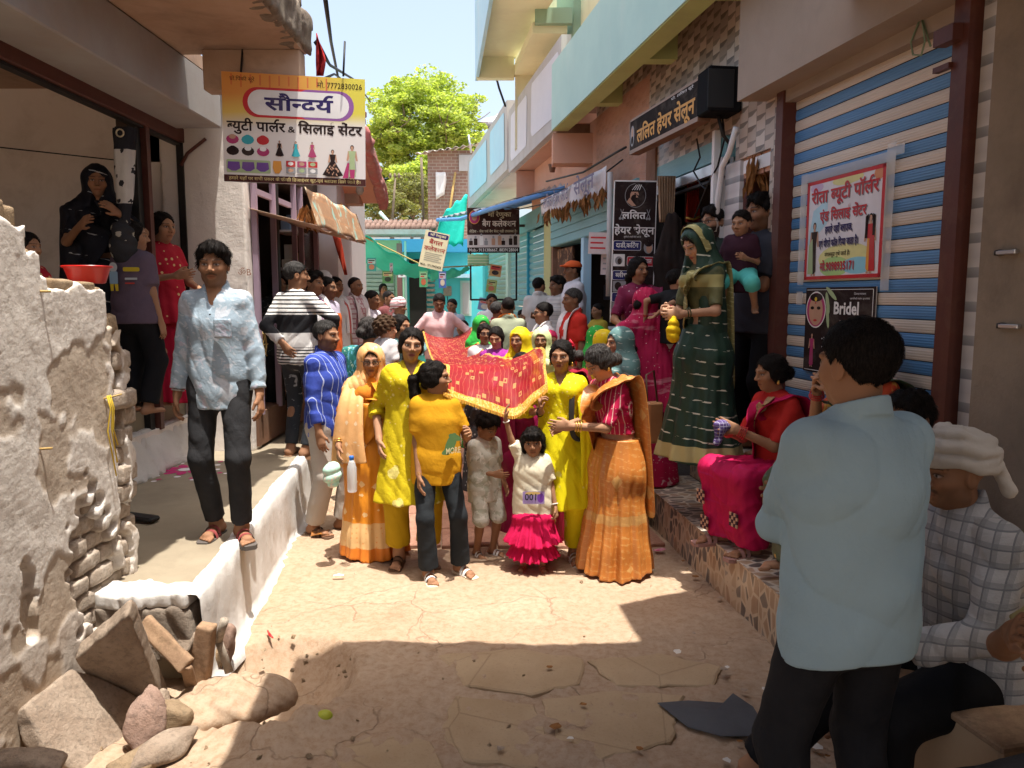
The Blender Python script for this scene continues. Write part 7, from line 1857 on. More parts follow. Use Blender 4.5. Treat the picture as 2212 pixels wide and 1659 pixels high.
gld=m_cloth('green_gold_border',(.30,.27,.11),(.22,.20,.08),7,.45,[dict(k='dash',c=(.45,.42,.2),per=.03,w=.3,s=20)])
r,f,h=person('young woman in a bottle green saree with gold border looking down on the upper step',lc,-58,dict(H=1.56,fem=1,hair='bun',skin='fair',lean=.12,hp=.42,hy=-.1,sindoor=1,bindi=1,lip=(.28,.06,.06),rh=(-.06,-.32,1.10),lh=(.10,-.33,1.08),rpn=(1,0,0),lcu=.7,rcu=.7,h=.0072,w=.93,eyes=.3))
shirt(f,r,.0078,m_cloth('green_blouse',(.015,.030,.020),(.22,.20,.08),5,.5,[dict(k='band',c=(.30,.27,.11),z0=1.16,z1=1.24)]),hem=1.06,sleeve=.85,collar=False,g=.009)
gown(f,r,.008,gsr,rx=.36,ry=.30,pleats=9,amp=.06,cx=-.02,seed=9);veil(f,r,.0078,gsr,low=.52,wide=.16,over=-.02,back=.05,up=.022,face=1.15);band(f,r,.0078,gld,pallu_pts(f,'l',.06,back=.5))
g_=f.hs
band(f,r,.007,gld,[(c_head(f,x,.004,z),f.Fh[1],.026*g_)for x,z in((-.112,-.06),(-.102,.05),(-.06,.122),(.0,.140),(.06,.122),(.102,.05),(.112,-.06))],'veil_border',th=.006,amp=0)
earring(f,r,GOLD,1.4);bangle(f,r,'l',mat_flat('green_bangle',(.05,.06,.02),.4),2);bangle(f,r,'r',RED_B,3)
Mx=Matrix.Translation(lc)@Matrix.Rotation(R(-58),4,'Z');hp2=Mx@Vector(f.Wr['l']+f.hd['l']*.06)
o=part(Shape().ell((0,0,-.05),(.042,.03,.07)).ell((.0,0,.01),(.025,.025,.04),k=.02),'kerchief',m_cloth('canary_cloth',(.66,.44,.01),(.6,.36,.01),6),None,.008,folds(8,.007,18));o.location=(hp2.x-.0,hp2.y-.03,hp2.z-.06);tag(o,'bright yellow kerchief dangling from the hands of the woman in green','kerchief')
(lc,H)=loc_at(1548,445,6.1,.74)
r,f,h=person('bearded man with spectacles in a dark green black tee at the salon door',lc,-62,dict(H=H,hair='full',skin='wheat',beard=.95,mous=.8,h=.010));glasses(f,r,FRM);shirt(f,r,.010,m_cloth('black_green_tee',(.014,.020,.016),(.02,.028,.022),6),hem=.8,sleeve=.8,collar=False,g=.02);trousers(f,r,.012,DKT)
(lc,H)=loc_at(1652,418,5.42,.70)
r,f,h=person('man in a charcoal tee carrying a small boy, in profile beside the tiled column',lc,-70,dict(H=H,hair='full',skin='brown',beard=.4,mous=.7,lh=(.02,-.30,1.18),rh=(-.20,-.32,1.15),h=.0085,w=1.0,hl=.080));shirt(f,r,.009,m_cloth('charcoal_tee',(.035,.036,.045),(.028,.028,.036),6,.9),hem=.80,sleeve=.75,collar=False,g=.022);trousers(f,r,.010,m_cloth('jet_trouser',(.008,.008,.009),None,6));bangle(f,r,'l',SILVER,1,.95)
c2_=atY(1603,449,5.2)
r,f,h=person('small boy in a dark wine tee held in the arms of the man in charcoal',(c2_.x,5.2,c2_.z-.88),-25,dict(H=.88,child=.95,hair='short',skin='wheat',hl=.075,h=.0085,lh=(.10,-.22,1.05),rh=(-.20,-.15,.95),hp=.12,hy=-.3,lf=(.22,-.12,.35),rf=(-.12,-.12,.38),eyes=.6));shirt(f,r,.0085,m_cloth('wine_tee',(.045,.015,.026),None,6,pat=[dict(k='dots',c=(.35,.2,.25),s=14,r=.14)]),hem=.62,sleeve=.8,collar=False,g=.03);trousers(f,r,.009,m_cloth('aqua_shorts',(.10,.50,.45),None,6),g=.04,upto=1.2)
pk=m_cloth('hot_pink_saree',(.46,.008,.070),(.38,.006,.055),5,.7,[dict(k='wave',c=(.40,.02,.16),s=4,th=.6,a=.5)],wr=.5)
mirror=m_cloth('mirror_border',(.42,.26,.13),(.34,.2,.1),9,.5,[dict(k='jacq',c=(.015,.015,.03),s=46,r=.40,rnd=0),dict(k='jacq',c=(.40,.03,.04),s=21,r=.24,rnd=.0)])
def seat_gown(f,r,h,mat,name='saree',lap=.10,fall=.14,seed=4,amp=.006):
 """saree over seated legs: lap, knees and the fall down to the feet"""
 s=f.s;sh=Shape()
 sh.cap(f.P+V3(0,.02,-.02)*s,f.P+V3(0,0,.10)*s,.150*s,.120*s,k=.05,side=V3(1,0,0),fs=1.3,fn=1.0)
 for nm in 'lr':
  k=f.K[nm];a=f.A[nm]
  sh.cap(f.Hp[nm],k,.100*s,.080*s,k=.06,rip=(.006,8,seed));sh.cap(k,a+V3(0,.0,.02)*s,.082*s,.098*s,k=.05,rip=(.006,9,seed+2))
 km=(f.K['l']+f.K['r'])/2;am=(f.A['l']+f.A['r'])/2
 sh.cap(km-V3(0,.01,.01)*s,am+V3(0,.03,.03)*s,.078*s,.10*s,k=.05,side=V3(1,0,0),fs=2.2,fn=1.0,rip=(.010,5,seed))
 sh.cap(f.P,km,.09*s,.075*s,k=.05,side=V3(1,0,0),fs=2.0,fn=1.0)
 sh.half(am+V3(0,0,-.015)*s,(0,0,-1),.01)
 return part(sh,name,mat,r,h,folds(seed,amp,9,(1,.5,.1)))
yaw=-72;loc8=(1.63,4.62,.30)
r,f,h=person('seated woman in a hot pink saree with mirror work border on the tiled step',loc8,yaw,dict(H=1.56,fem=1,hair='bun',skin='brown',w=1.12,pelvis=(0,.02,.47),lean=.16,hy=-.10,hp=.02,lh=(.05,-.36,.78),rh=(-.05,-.38,.76),lk=(.25,-1,.55),rk=(-.30,-1,.55),lf=(.20,-.33,-.005),rf=(-.10,-.36,-.005),lfy=.1,rfy=-.15,h=.0072,bust=1))
shirt(f,r,.0078,m_cloth('scarlet_blouse',(.46,.025,.02),(.38,.018,.016),6,.7),hem=.55,sleeve=.92,collar=False,g=.010);seat_gown(f,r,.008,pk);band(f,r,.0078,pk,pallu_pts(f,'l',.095,back=.05),th=.012)
P_=pallu_pts(f,'l',.034,back=.02,g=.040)
band(f,r,.0078,mirror,[(p+nrm(np.asarray(sd,float))*.062*f.s*(1 if i<3 else-1 if i<5 else-1),sd,w)for i,(p,sd,w)in enumerate(P_[1:6])],'mirror_border',th=.008,amp=0)
sandals(f,r,mat_flat('pink_sandal',(.36,.20,.17),.6),mat_flat('pink_strap',(.40,.22,.19),.6),.022);bangle(f,r,'l',RED_B,4,.95,step=.05);bangle(f,r,'r',RED_B,3,.95,step=.05);earring(f,r,GOLD)
Mx=Matrix.Translation(loc8)@Matrix.Rotation(R(yaw),4,'Z')
for nm,dz in(('l',.25),('r',.10),('r',.36)):
 k,a=f.K[nm],f.A[nm];p=a+(k-a)*dz*1.6+V3(0,-.110,0)*f.s
 mb=MB();
 for i in range(4):
  for j in range(4):mb.box((p[0]+(i-1.5)*.021,p[1]-.004,p[2]+(j-1.5)*.021),(.018,.006,.018),0,None,(i+j)%2)
 mb.build('mirror_patch',[mat_flat('patch_dark',(.05,.02,.03)),mat_flat('patch_tan',(.50,.30,.20))],r)
mb=MB();am=(f.A['l']+f.A['r'])/2
hk=Mx@Vector(f.Wr['l']+f.hd['l']*.07)
o=part(Shape().ell((0,0,0),(.05,.035,.03)).cap((0,0,0),(-.03,-.01,-.10),.03,.018,k=.02),'handkerchief',m_cloth('violet_check',(.10,.06,.18),(.06,.04,.12),8,pat=[dict(k='stripe',c=(.4,.38,.5),per=.02,w=.12),dict(k='hstripe',c=(.4,.38,.5),per=.02,w=.12)]),None,.007,folds(3,.006,16));o.location=(hk.x-.03,hk.y-.02,hk.z+.0);tag(o,'violet checked handkerchief in the lap of the woman in hot pink','handkerchief')
loc9=(1.84,3.96,.40)
gs=m_cloth('green_silk_seated',(.030,.060,.035),(.10,.12,.05),4,.4,[dict(k='dots',c=(.50,.32,.06),s=9,r=.16),dict(k='band',c=(.46,.28,.05),z0=.1,z1=.24)],spec=.4)
r,f,h=person('old woman in a green and red gold saree seated behind the nearest man',loc9,-78,dict(H=1.62,fem=1,hair='bun',skin='wheat',hm=('streaked',(.012,.010,.009),(.04,.032,.028),.3),w=1.1,pelvis=(0,.02,.50),lh=(.10,-.26,.98),rh=(-.06,-.26,.96),hy=-.05,lk=(.3,-1,.5),rk=(-.3,-1,.5),lf=(.14,-.33,-.06),rf=(-.10,-.35,-.06),h=.0078))
rg_=m_cloth('red_gold_shoulder',(.46,.05,.02),(.40,.16,.04),5,.5,[dict(k='blotch',c=(.52,.30,.06),s=7,th=.55)])
shirt(f,r,.008,rg_,hem=.58,sleeve=.85,collar=False,g=.010);seat_gown(f,r,.009,gs,seed=7);band(f,r,.008,gs,pallu_pts(f,'l',.11,back=.05));earring(f,r,GOLD,1.8);bangle(f,r,'l',GOLD,4,.93,step=.05);bangle(f,r,'r',RED_B,3,.93,step=.05)
# ---- right foreground
(lc,H)=loc_at(1866,690,2.08,.0)
r,f,h=person('man in a pale blue shirt and black jeans seen from behind, nearest the camera',(lc[0],2.08,0),196,dict(H=H,hair='short',ht=.012,skin='brown',hl=.082,w=.95,lh=(-.08,-.26,1.16),rh=(-.04,-.22,1.13),rhd=(.5,-.8,.2),lhd=(-.7,-.6,.2),lp=(1,.35,-.5),rp=(-1,.35,-.5),hy=.20,nape=-.062,locks=5000,h=.0062,lf=(.12,.0,0),rf=(-.12,.02,0),legs=1,seed=7))
shirt(f,r,.0062,m_cloth('powder_blue_cotton',(.30,.42,.47),(.25,.36,.42),4,.85,wr=.45),hem=.775,sleeve=1.8,g=.022,seed=23,amp=.007,back_hem=-.22,fdir=(1,.3,.55),ff=3.2);trousers(f,r,.007,m_cloth('black_jean',(.014,.014,.016),(.026,.026,.028),9,.9),g=.018,seed=6);sandals(f,r,BLK,BLK)
lc=(1.68,3.2,.12)
r,f,h=person('man in dark spectacles and a blue shirt sitting behind the man in powder blue',lc,-60,dict(H=1.68,hair='full',skin='dark',pelvis=(0,0,.50),lf=(.14,-.46,0),rf=(-.12,-.46,0),lk=(.2,-1,.6),rk=(-.2,-1,.6),lh=(.15,-.4,.55),rh=(-.15,-.4,.55),h=.009,mous=.6));glasses(f,r,FRM,True);shirt(f,r,.010,m_cloth('cobalt_shirt',(.02,.12,.36),None,6),hem=.5,sleeve=.8,g=.02);trousers(f,r,.011,DKT)
loc12=(1.53,2.46,.0)
chk=m_cloth('grey_check',(.36,.36,.36),(.31,.31,.32),8,.85,[dict(k='stripe',c=(.10,.10,.12),per=.058,w=.09),dict(k='stripe',c=(.20,.21,.22),per=.058,w=.36,a=.6),dict(k='hstripe',c=(.10,.10,.12),per=.052,w=.09),dict(k='hstripe',c=(.19,.20,.21),per=.052,w=.36,a=.6)],wr=.6)
r,f,h=person('seated old man in a white turban and grey checked shirt on the wooden box',loc12,-78,dict(H=1.68,hair='none',skin='brown',pelvis=(0,0,.58),lean=.16,hp=-.06,hy=-.08,rf=(-.32,-.62,0),lf=(.12,-.40,0),lk=(.15,-1,.7),rk=(-.3,-1,.3),rh=(-.16,-.36,.72),lh=(.16,-.40,.74),lp=(.6,.6,-.4),h=.0066,beard=.25,mous=.5,hm=('salted',(.012,.011,.01),(.05,.045,.042),.2),lfy=0,w=1.0))
shirt(f,r,.0066,chk,hem=.54,sleeve=1.88,g=.024,seed=4,amp=.008);trousers(f,r,.0075,m_cloth('jet_trouser2',(.008,.008,.009),None,6),g=.03,upto=1.85);turban(f,r,.0066,m_cloth('turban_check',(.46,.43,.38),(.38,.35,.31),6,pat=[dict(k='blotch',c=(.40,.28,.24),s=5,th=.64,a=.6)]),size=1.06);sandals(f,r,BLK,BRN,.02,3)
loc13=(1.62,1.80,.0)
r,f,h=person('person in an olive tee and black trousers cut off by the right edge',loc13,-70,dict(H=1.70,hair='short',skin='dark',pelvis=(0,0,.55),lf=(.10,-.42,0),rf=(-.2,-.36,0),lk=(.2,-1,.5),rk=(-.2,-1,.5),lh=(.10,-.40,.95),rh=(-.14,-.36,.98),h=.0075));shirt(f,r,.008,m_cloth('olive_tee',(.24,.20,.09),None,6),hem=.5,sleeve=.8,collar=False,g=.02);trousers(f,r,.009,DKT,g=.03)
# ================================================================== BROKEN WALL, left foreground
BW=thing('broken_wall','broken whitewashed brick wall stub with rough plaster in the left foreground','wall',(-2.1,3.1,0))
def wp_(o):return relp(o,BW)
def wall_top(Y):
 return np.where(Y<2.99,2.08,np.where(Y<3.07,1.95,np.where(Y<3.12,1.88,np.where(Y<3.56,1.835,np.where(Y<3.68,1.66,1.56)))))
sh=Shape()
hole=[(3.30,.62,.16,.34,.055),(3.44,.52,.13,.25,.05),(2.86,.60,.05,.18,.04),(3.62,.9,.05,.9,.05)]
def wfn(X,Y,Z):
 w=.014*np.sin(Y*31+Z*5)*np.sin(Z*23)+.010*np.sin(Y*57+Z*41)
 top=wall_top(Y)+.010*np.sin(Y*40)+.012*np.sin(X*30+Y*23)
 end=3.70+.03*np.sin(Z*14)+.02*np.sin(Z*31+1)-.05*np.clip((Z-1.5)/.3,0,1)
 d=np.maximum(np.maximum(np.abs(X+2.07)-.20,np.maximum(Y-end,1.9-Y)),np.maximum(Z-top,-Z-.1))
 rec=0
 for cy,cz,ry,rz,dp in hole:
  q=np.hypot((Y-cy)/ry,(Z-cz)/rz)+.18*np.sin(Y*38+Z*29)+.12*np.sin(Z*61-Y*33)
  rec=np.maximum(rec,np.clip((1.0-q)*6,0,1)*dp)
 return np.maximum(d,X+1.87+rec+w*.08)
sh.fun(wfn,(-2.3,1.9,-.1),(-1.84,3.8,2.2))
V,Q=sh.mesh(.011)
P=V.copy();k=P[:,0]>-1.95
V[:,0]+=np.where(k,.0022*smooth_noise(P,3,4,2)+.0009*smooth_noise(P,5,24,2),.015*smooth_noise(P,3,5,3));V[:,2]+=np.where(P[:,2]>1.5,.012*smooth_noise(P,7,6,3),0);V[:,1]+=np.where(P[:,1]>3.6,.02*smooth_noise(P,8,6,3),0)
co_=smooth_noise(P,21,1.5,4)+.30*smooth_noise(P,23,5,2)+.35*np.clip(P[:,2]-.7,-1,1);co_=np.clip((co_+.02)*9,0,1)*k
V[:,0]+=.005*co_
me=np_mesh('plaster_wall',V,Q);at_=me.attributes.new('coat','FLOAT','POINT');at_.data.foreach_set('value',co_.astype(np.float32))
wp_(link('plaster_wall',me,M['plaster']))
def stone_me(seed,sx,sy,sz,h=.018,amp=.012,name='stone'):
 s_=Shape();r=min(sx,sy,sz)*.18
 s_.fun(lambda X,Y,Z:np.sqrt(np.maximum(np.abs(X)-sx/2+r,0)**2+np.maximum(np.abs(Y)-sy/2+r,0)**2+np.maximum(np.abs(Z)-sz/2+r,0)**2)-r,(-sx,-sy,-sz),(sx,sy,sz))
 f1=folds(seed,amp,5,(1,.6,.4));f2=folds(seed+9,amp*.6,12,(.3,1,.8))
 V,Q=s_.mesh(h,disp=lambda X,Y,Z:f1(X,Y,Z)+f2(X,Y,Z));return np_mesh(name,V,Q)
bst=[stone_me(30+i,.12,.205,.104,.016,.006,'brick')for i in range(5)]
for m_ in bst:m_.materials.append(M['wallstone'])
def lay(y,z,x=-1.925,s=(1,1,1)):
 o=link('brick',rnd.choice(bst),None,BW);o.matrix_parent_inverse=Matrix.Translation(BW.location).inverted()
 o.location=(x+rnd.uniform(-.012,.008),y,z);o.rotation_euler=(rnd.uniform(-.05,.05),rnd.uniform(-.04,.04),rnd.uniform(-.06,.06));o.scale=s;return o
for i in range(9):
 for j in range(3):
  y=3.22+j*.205+(.1 if i%2 else 0);z=.36+i*.085
  q=math.hypot((y-3.38)/.24,(z-.60)/.36)
  if q<1.0:lay(y,z,-1.955,(1,.95,.74))
for i in range(15):
 z=.30+i*.092;lay(3.66+rnd.uniform(-.03,.07),z,-1.945+rnd.uniform(-.02,.02),(1.1,rnd.uniform(.6,.95),.85));lay(3.72+rnd.uniform(-.04,.03),z,-2.10,(1.2,.7,.85))
for y,z,s in((3.62,1.66,(1.3,.8,1.0)),(3.02,1.93,(1.2,.35,1.1)),(3.10,1.90,(1.0,.4,.9)),(2.95,2.10,(1.2,.5,.8)),(2.86,2.12,(1.2,.6,.9)),(3.40,1.84,(1.4,1.0,.5)),(3.24,1.85,(1.4,.9,.5)),(3.50,1.82,(1.3,.7,.5))):
 o=lay(y,z,-1.97,s);o.data=o.data.copy();o.data.materials.clear();o.data.materials.append(M['stone_yel'])
for(px,py),n in(((628,1040),0),):pass
nl=atX(323,795,-1.86);
tw=thing('yellow_thread','knotted yellow thread hanging from a nail in the broken wall','thread',(-1.86,nl[1]-.45,1.33))
for dx,L in((0,.36),(.03,.22),(.015,.30)):
 MB().tube([(.012,dx,.02),(.02,dx+.01,-.04),(.014,dx+.015*math.sin(L*30),-.14),(.018,dx+.03,-L)],.0035,5).build('strand',M['yellow_thread'],tw)
MB().tube([(-.03,0,0),(.05,.06,.02)],.004,5).build('nail',M['rope'],tw)
for py,pz,lab in((2.99,1.20,'thin bamboo peg stuck in the broken wall, low left'),(3.05,1.82,'thin bamboo peg at the top step of the broken wall')):
 o=MB().tube([(0,0,0),(.05,.02,.0)],.005,5).build('peg',M['rope']);o.location=(-1.88,py,pz);tag(o,lab,'peg')
bs=thing('basin','bright red plastic basin on top of the broken wall','basin',tuple(atX(190,612,-1.98)))
bs.location.z=1.86
MB().lathe([(.070,0),(.078,.004),(.100,.070),(.112,.074),(.112,.082),(.100,.082),(.094,.074),(.072,.010),(.01,.008)],(0,0,0),28,0,1.0,.85).build('bowl',mat_flat('red_plastic',(.52,.016,.012),.3,0,.5),bs)
# ================================================================== RUBBLE AT THE DRAIN
def slab_px(name,label,pts,th,mat,cat='slab',seed=1,group=None):
 """leaning slab: corner points given in space, thickened and roughened"""
 P=[p if isinstance(p,Vector)else pz(*p)if len(p)==3 else p for p in pts];K_=[p for p in P if len(p)==3][:3];n=(K_[1]-K_[0]).cross(K_[2]-K_[0]).normalized();O_=Vector((0,0,CAM_H))
 for i,p in enumerate(P):
  if len(p)==2:d_=ray(*Z5(*p));P[i]=O_+d_*((K_[0]-O_).dot(n)/d_.dot(n))
 if n.z<0:n=-n
 c=sum(P,Vector())/len(P);u=(P[1]-P[0]).normalized();v=n.cross(u)
 L2_=[((p-c).dot(u),(p-c).dot(v))for p in P]
 s_=Shape();mx=max(max(abs(a),abs(b))for a,b in L2_)+.05
 ar=sum(L2_[i][0]*L2_[(i+1)%len(L2_)][1]-L2_[(i+1)%len(L2_)][0]*L2_[i][1]for i in range(len(L2_)))
 Lq=L2_ if ar>0 else L2_[::-1]
 def fn(X,Y,Z):
  d=np.abs(Z+th/2)-th/2
  for i in range(len(Lq)):
   a,b=Lq[i],Lq[(i+1)%len(Lq)];ex,ey=b[0]-a[0],b[1]-a[1];l=math.hypot(ex,ey)
   d=np.maximum(d,((X-a[0])*ey-(Y-a[1])*ex)/l)
  return d
 s_.fun(fn,(-mx,-mx,-th-.03),(mx,mx,.03))
 f1=folds(seed,.004,4,(1,.7,.3));f2=folds(seed+5,.0035,14,(.4,1,.6))
 V,Q=s_.mesh(.012,disp=lambda X,Y,Z:f1(X,Y,Z)+f2(X,Y,Z))
 o=link(name,np_mesh(name,V,Q),mat)
 o.matrix_world=Matrix(((u.x,v.x,n.x,c.x),(u.y,v.y,n.y,c.y),(u.z,v.z,n.z,c.z),(0,0,0,1)))
 return tag(o,label,cat,group)
Z5=lambda x,y:(x*.4076,983+y*.4076)
def pz(x,y,z):return atZ(*Z5(x,y),z)
slab_px('stone_slab','long pale stone slab leaning against the foot of the broken wall',[(430,990,.36),(700,755),(735,830),(890,1240,.02),(760,1290),(560,1185,.12)],.085,M['stone'],seed=3)
slab_px('stone_slab','broad broken stone slab tilted at the lower left, largest of the rubble',[(130,1330,.26),(415,1105,.28),(560,1190),(700,1230),(745,1310,.05),(690,1540),(560,1640),(440,1690),(250,1580)],.08,M['stone'],seed=4)
slab_px('stone_slab','grey slab corner in the shade at the bottom left corner',[pz(-120,1560,.22),pz(190,1540,.22),pz(370,1580,.18),(330,1640),(100,1800),(-150,1760)],.08,M['stone'],seed=6)
slab_px('stone_slab','low ochre slab edge between the round stones and the street',[pz(560,1640,.06),pz(800,1500,.08),pz(860,1560,.06),(800,1640),(740,1700),(600,1760)],.07,M['stone_yel'],seed=7)
def boulder(label,x,y,z,r,mat,seed,rot=(0,0,0),name='stone'):
 s_=Shape();s_.ell((0,0,0),[q*1.12 for q in r]);rg_=np.random.RandomState(seed)
 for i in range(14):
  d_=nrm(rg_.normal(size=3));s_.half(d_*np.array(r)*rg_.uniform(.52,.86),d_/np.array(r),.012)
 fa,fb=folds(seed,.005,6,(1,.5,.7)),folds(seed+3,.003,15,(.4,.5,1));V,Q=s_.mesh(.011,disp=lambda X,Y,Z:fa(X,Y,Z)+fb(X,Y,Z));o=link(name,np_mesh(name,V,Q),mat)
 o.location=pz(x,y,z);o.rotation_euler=rot;return tag(o,label,'stone')
boulder('rounded pink white stone standing upright in front of the drain hole',765,1400,.12,(.10,.07,.17),M['stone_pink'],3,(-.35,.15,.3))
boulder('smaller pale stone tucked behind the rounded pink white stone',850,1330,.07,(.06,.07,.08),M['stone'],4)
boulder('brown rounded stone beside the drain hole',905,1400,.05,(.10,.09,.08),M['stone_yel'],5,(0,.2,.4))
boulder('long pale yellow stone lying at the bottom of the rubble',860,1545,.05,(.085,.17,.05),M['stone'],6,(0,.1,-.5))
boulder('pinkish block stone wedged under the planks',1010,1055,.12,(.085,.08,.08),M['stone_pink'],7,(.2,0,.3))
boulder('upright brown stone behind the forked stick',1200,1035,.08,(.05,.05,.12),M['stone_pink'],8,(0,.1,0))
boulder('ochre stone lump right of the plank end',1130,1060,.06,(.09,.09,.09),M['stone_yel'],9)
def bar(name,label,cat,p,q,w,t,mat,seed=1,bend=0.0):
 p,q=Vector(p),Vector(q);d=(q-p);L=d.length;z=d.normalized();x=z.cross(Vector((0,-1,.4))).normalized();y=z.cross(x)
 s_=Shape();s_.fun(lambda X,Y,Z:np.maximum(np.maximum(np.abs(X)-w/2,np.abs(Y)-t/2),np.abs(Z-L/2)-L/2),(-w,-t,-.02),(w,t,L+.02))
 V,Q=s_.mesh(.009,disp=folds(seed,.004,9,(1,.3,.25)));o=link(name,np_mesh(name,V,Q),mat)
 o.matrix_world=Matrix(((x.x,y.x,z.x,p.x),(x.y,y.y,z.y,p.y),(x.z,y.z,z.z,p.z),(0,0,0,1)))
 return tag(o,label,cat)
bar('plank','thin split plank slanting over the dark drain hole','plank',pz(760,880,.36),pz(990,1120,.20),.075,.03,M['wood'],2)
bar('plank','short rounded timber end behind the slanting plank','plank',pz(755,820,.30),pz(830,905,.28),.07,.05,M['wood'],3)
bar('plank','dark broken plank standing edge on inside the drain hole','plank',pz(985,1120,.20),pz(1025,1260,.02),.05,.02,M['wood'],5)
bar('timber','squared wooden post leaning upright at the drain edge','timber',pz(1060,1245,.02),pz(1095,900,.34),.075,.06,M['wood'],4)
bar('stone_block','long rectangular stone block lying across the drain behind the planks','stone',pz(840,885,.28),pz(1040,1020,.20),.12,.10,M['stone'],6)
o=MB().tube([pz(1215,1150,.05),pz(1185,1060,.13),pz(1160,990,.22)],.020,9,r1=.017).tube([pz(1160,985,.22),pz(1172,930,.30),pz(1190,875,.36)],.017,9,r1=.020).build('forked_stick',M['wood_grey']);tag(o,'grey bent tool handle sticking out of the ground by the kerb','stick')
s_=Shape();c_=pz(1220,1290,.02);s_.ell((0,0,-.01),(.24,.17,.075),k=.03).ell((-.16,-.14,-.03),(.16,.13,.075),k=.02).ell((.12,.04,-.01),(.15,.12,.07),k=.02)
fa,fb=folds(7,.016,5,(1,.6,.5)),folds(8,.009,13,(.3,.8,1));V,Q=s_.mesh(.012,disp=lambda X,Y,Z:fa(X,Y,Z)+fb(X,Y,Z));o=link('concrete_lump',np_mesh('concrete_lump',V,Q),M['earth']);o.location=c_;tag(o,'crumbling ochre concrete lump at the right lip of the drain hole','concrete lump')
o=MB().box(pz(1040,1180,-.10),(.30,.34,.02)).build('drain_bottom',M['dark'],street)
rub=MB();rg=np.random.RandomState(5)
for i in range(110):
 if i<80:x,y=rg.normal(-1.05,.35),rg.normal(3.15,.40)
 else:x,y=rg.uniform(-1.3,1.3),rg.uniform(2.3,5.4)
 if x>sx(y)-.05 or x<kl(y)+.16 and y>3.3:continue
 r=rg.gamma(2.0,.0035)+.003;r=min(r,.020)
 c=Vector((x,y,.012));Mr=Matrix.Rotation(rg.uniform(0,6),3,Vector(rg.normal(size=3)).normalized())
 P_=[(1,0,0),(-1,.1,0),(.1,1,0),(0,-1,.1),(0,.1,.7),(.1,0,-.7)]
 rub.add([c+Mr@(Vector(p)*r*rg.uniform(.7,1.2))for p in P_],[(0,2,4),(2,1,4),(1,3,4),(3,0,4),(2,0,5),(1,2,5),(3,1,5),(0,3,5)])
stuff(rub.build('gravel',M['stone_yel']))
def scrap(name,label,px,z,pts,mat,rz=0,cat=None,lift=.018):
 c=atZ(*px,z);n=len(pts);mb=MB()
 V=[(c.x+x*math.cos(rz)-y*math.sin(rz),c.y+x*math.sin(rz)+y*math.cos(rz),z+lift+h_)for x,y,h_ in pts]
 ctr=Vector([sum(v[k]for v in V)/n for k in range(3)])+Vector((0,0,.008))
 mb.add(V+[ctr],[(i,(i+1)%n,n)for i in range(n)]);o=mb.build(name,mat);md=o.modifiers.new('s','SOLIDIFY');md.thickness=.002
 return tag(o,label,cat or name)
scrap('snack_wrapper','crumpled black and orange snack wrapper on the ground near the orange saree',(692,1160),0,[(-.07,-.02,0),(0,-.05,.02),(.08,-.02,.0),(.07,.03,.03),(0,.05,.01),(-.06,.03,.03)],mat_worn('wrapper',(.03,.03,.03),(.45,.16,.02),24,.9,.4),.2,'wrapper')
scrap('foil_scrap','small silver foil scrap on the sunlit street',(730,1248),0,[(-.03,-.01,0),(.04,-.012,0),(.04,.008,.003),(-.03,.01,.002)],mat_flat('foil',(.6,.6,.62),.3,.6),.1,'foil scrap')
scrap('pink_wrapper','pink sweet wrapper beside the tiled step',(1424,1195),0,[(-.04,-.015,0),(.02,-.03,.01),(.05,.0,.02),(.01,.03,.015),(-.04,.015,0)],mat_worn('pink_foil',(.56,.06,.18),(.6,.5,.52),30,.8,.35),-.5,'wrapper')
scrap('grey_sheet','torn dark grey sheet lying on the ground by the sandalled foot',(1520,1545),0,[(-.19,.06,0),(-.10,-.13,0),(.02,-.20,.002),(.22,-.20,.002),(.22,.02,.004),(.16,.12,.012),(.10,.06,.0),(-.05,.08,.0)],mat_worn('rubber_sheet',(.075,.08,.088),(.05,.05,.055),5,.7,.6),0,'sheet',lift=.024)
for i in range(26):
 x,y=rg.uniform(-.2,1.25),rg.uniform(2.5,3.7)
 if i>18:x,y=rg.uniform(.9,1.28),rg.uniform(3.4,5.4)
 r=rg.uniform(.012,.035);o=MB().add([(r*math.cos(a)*rg.uniform(.5,1),r*math.sin(a)*rg.uniform(.5,1),rg.uniform(0,.006))for a in np.linspace(0,5.4,6)],[tuple(range(6))]).build('dry_leaf',[M['leafdry'],M['stone'],mat_flat('paper_bit',(.6,.56,.5))][i%3])
 o.location=(x,y,.026);o.parent=None;tag(o,'dry leaf or paper scrap on the shaded street among other scraps','litter','scraps of litter on the street')
mg=thing('mango','green yellow mango lying on the shaded ground in the foreground','mango',tuple(atZ(695,1553,.03)+Vector((0,0,.005))))
s_=Shape();s_.ell((0,0,0),(.040,.030,.028)).ell((.018,.002,.004),(.026,.025,.024),k=.02)
part(s_,'fruit',mat_worn('mango_skin',(.26,.34,.03),(.42,.36,.03),18,.8,.45,.05),mg,.005);MB().tube([(-.038,0,.004),(-.048,0,.010)],.003,5).build('stem',M['bark'],mg)
o=MB().tube([atZ(578,1362,.02),atZ(583,1372,.025),atZ(590,1378,.02)],[.004,.008,.003],7).build('chilli',mat_flat('red_chilli',(.52,.02,.02),.35));tag(o,'single red chilli on the sunlit street near the kerb','chilli')
bx=thing('wooden_box','pale plywood box used as a seat by the old man in the turban','box',(1.66,2.36,0))
MB().box((0,0,.27),(.66,.50,.50),R(12),None,0,.01).build('box_body',mat_worn('plywood',(.46,.32,.20),(.38,.26,.16),3,.6,.7,.15,40)).parent=bx
MB().box((0,0,.532),(.70,.54,.024),R(12),None,0,.006).build('box_top',M['wood']).parent=bx
st_=MB().box((1.75,3.2,.30),(.5,.4,.62),R(8),None,0,.01).build('stool',M['wood']);tag(st_,'wooden stool under the man in cobalt blue at the far right','stool')
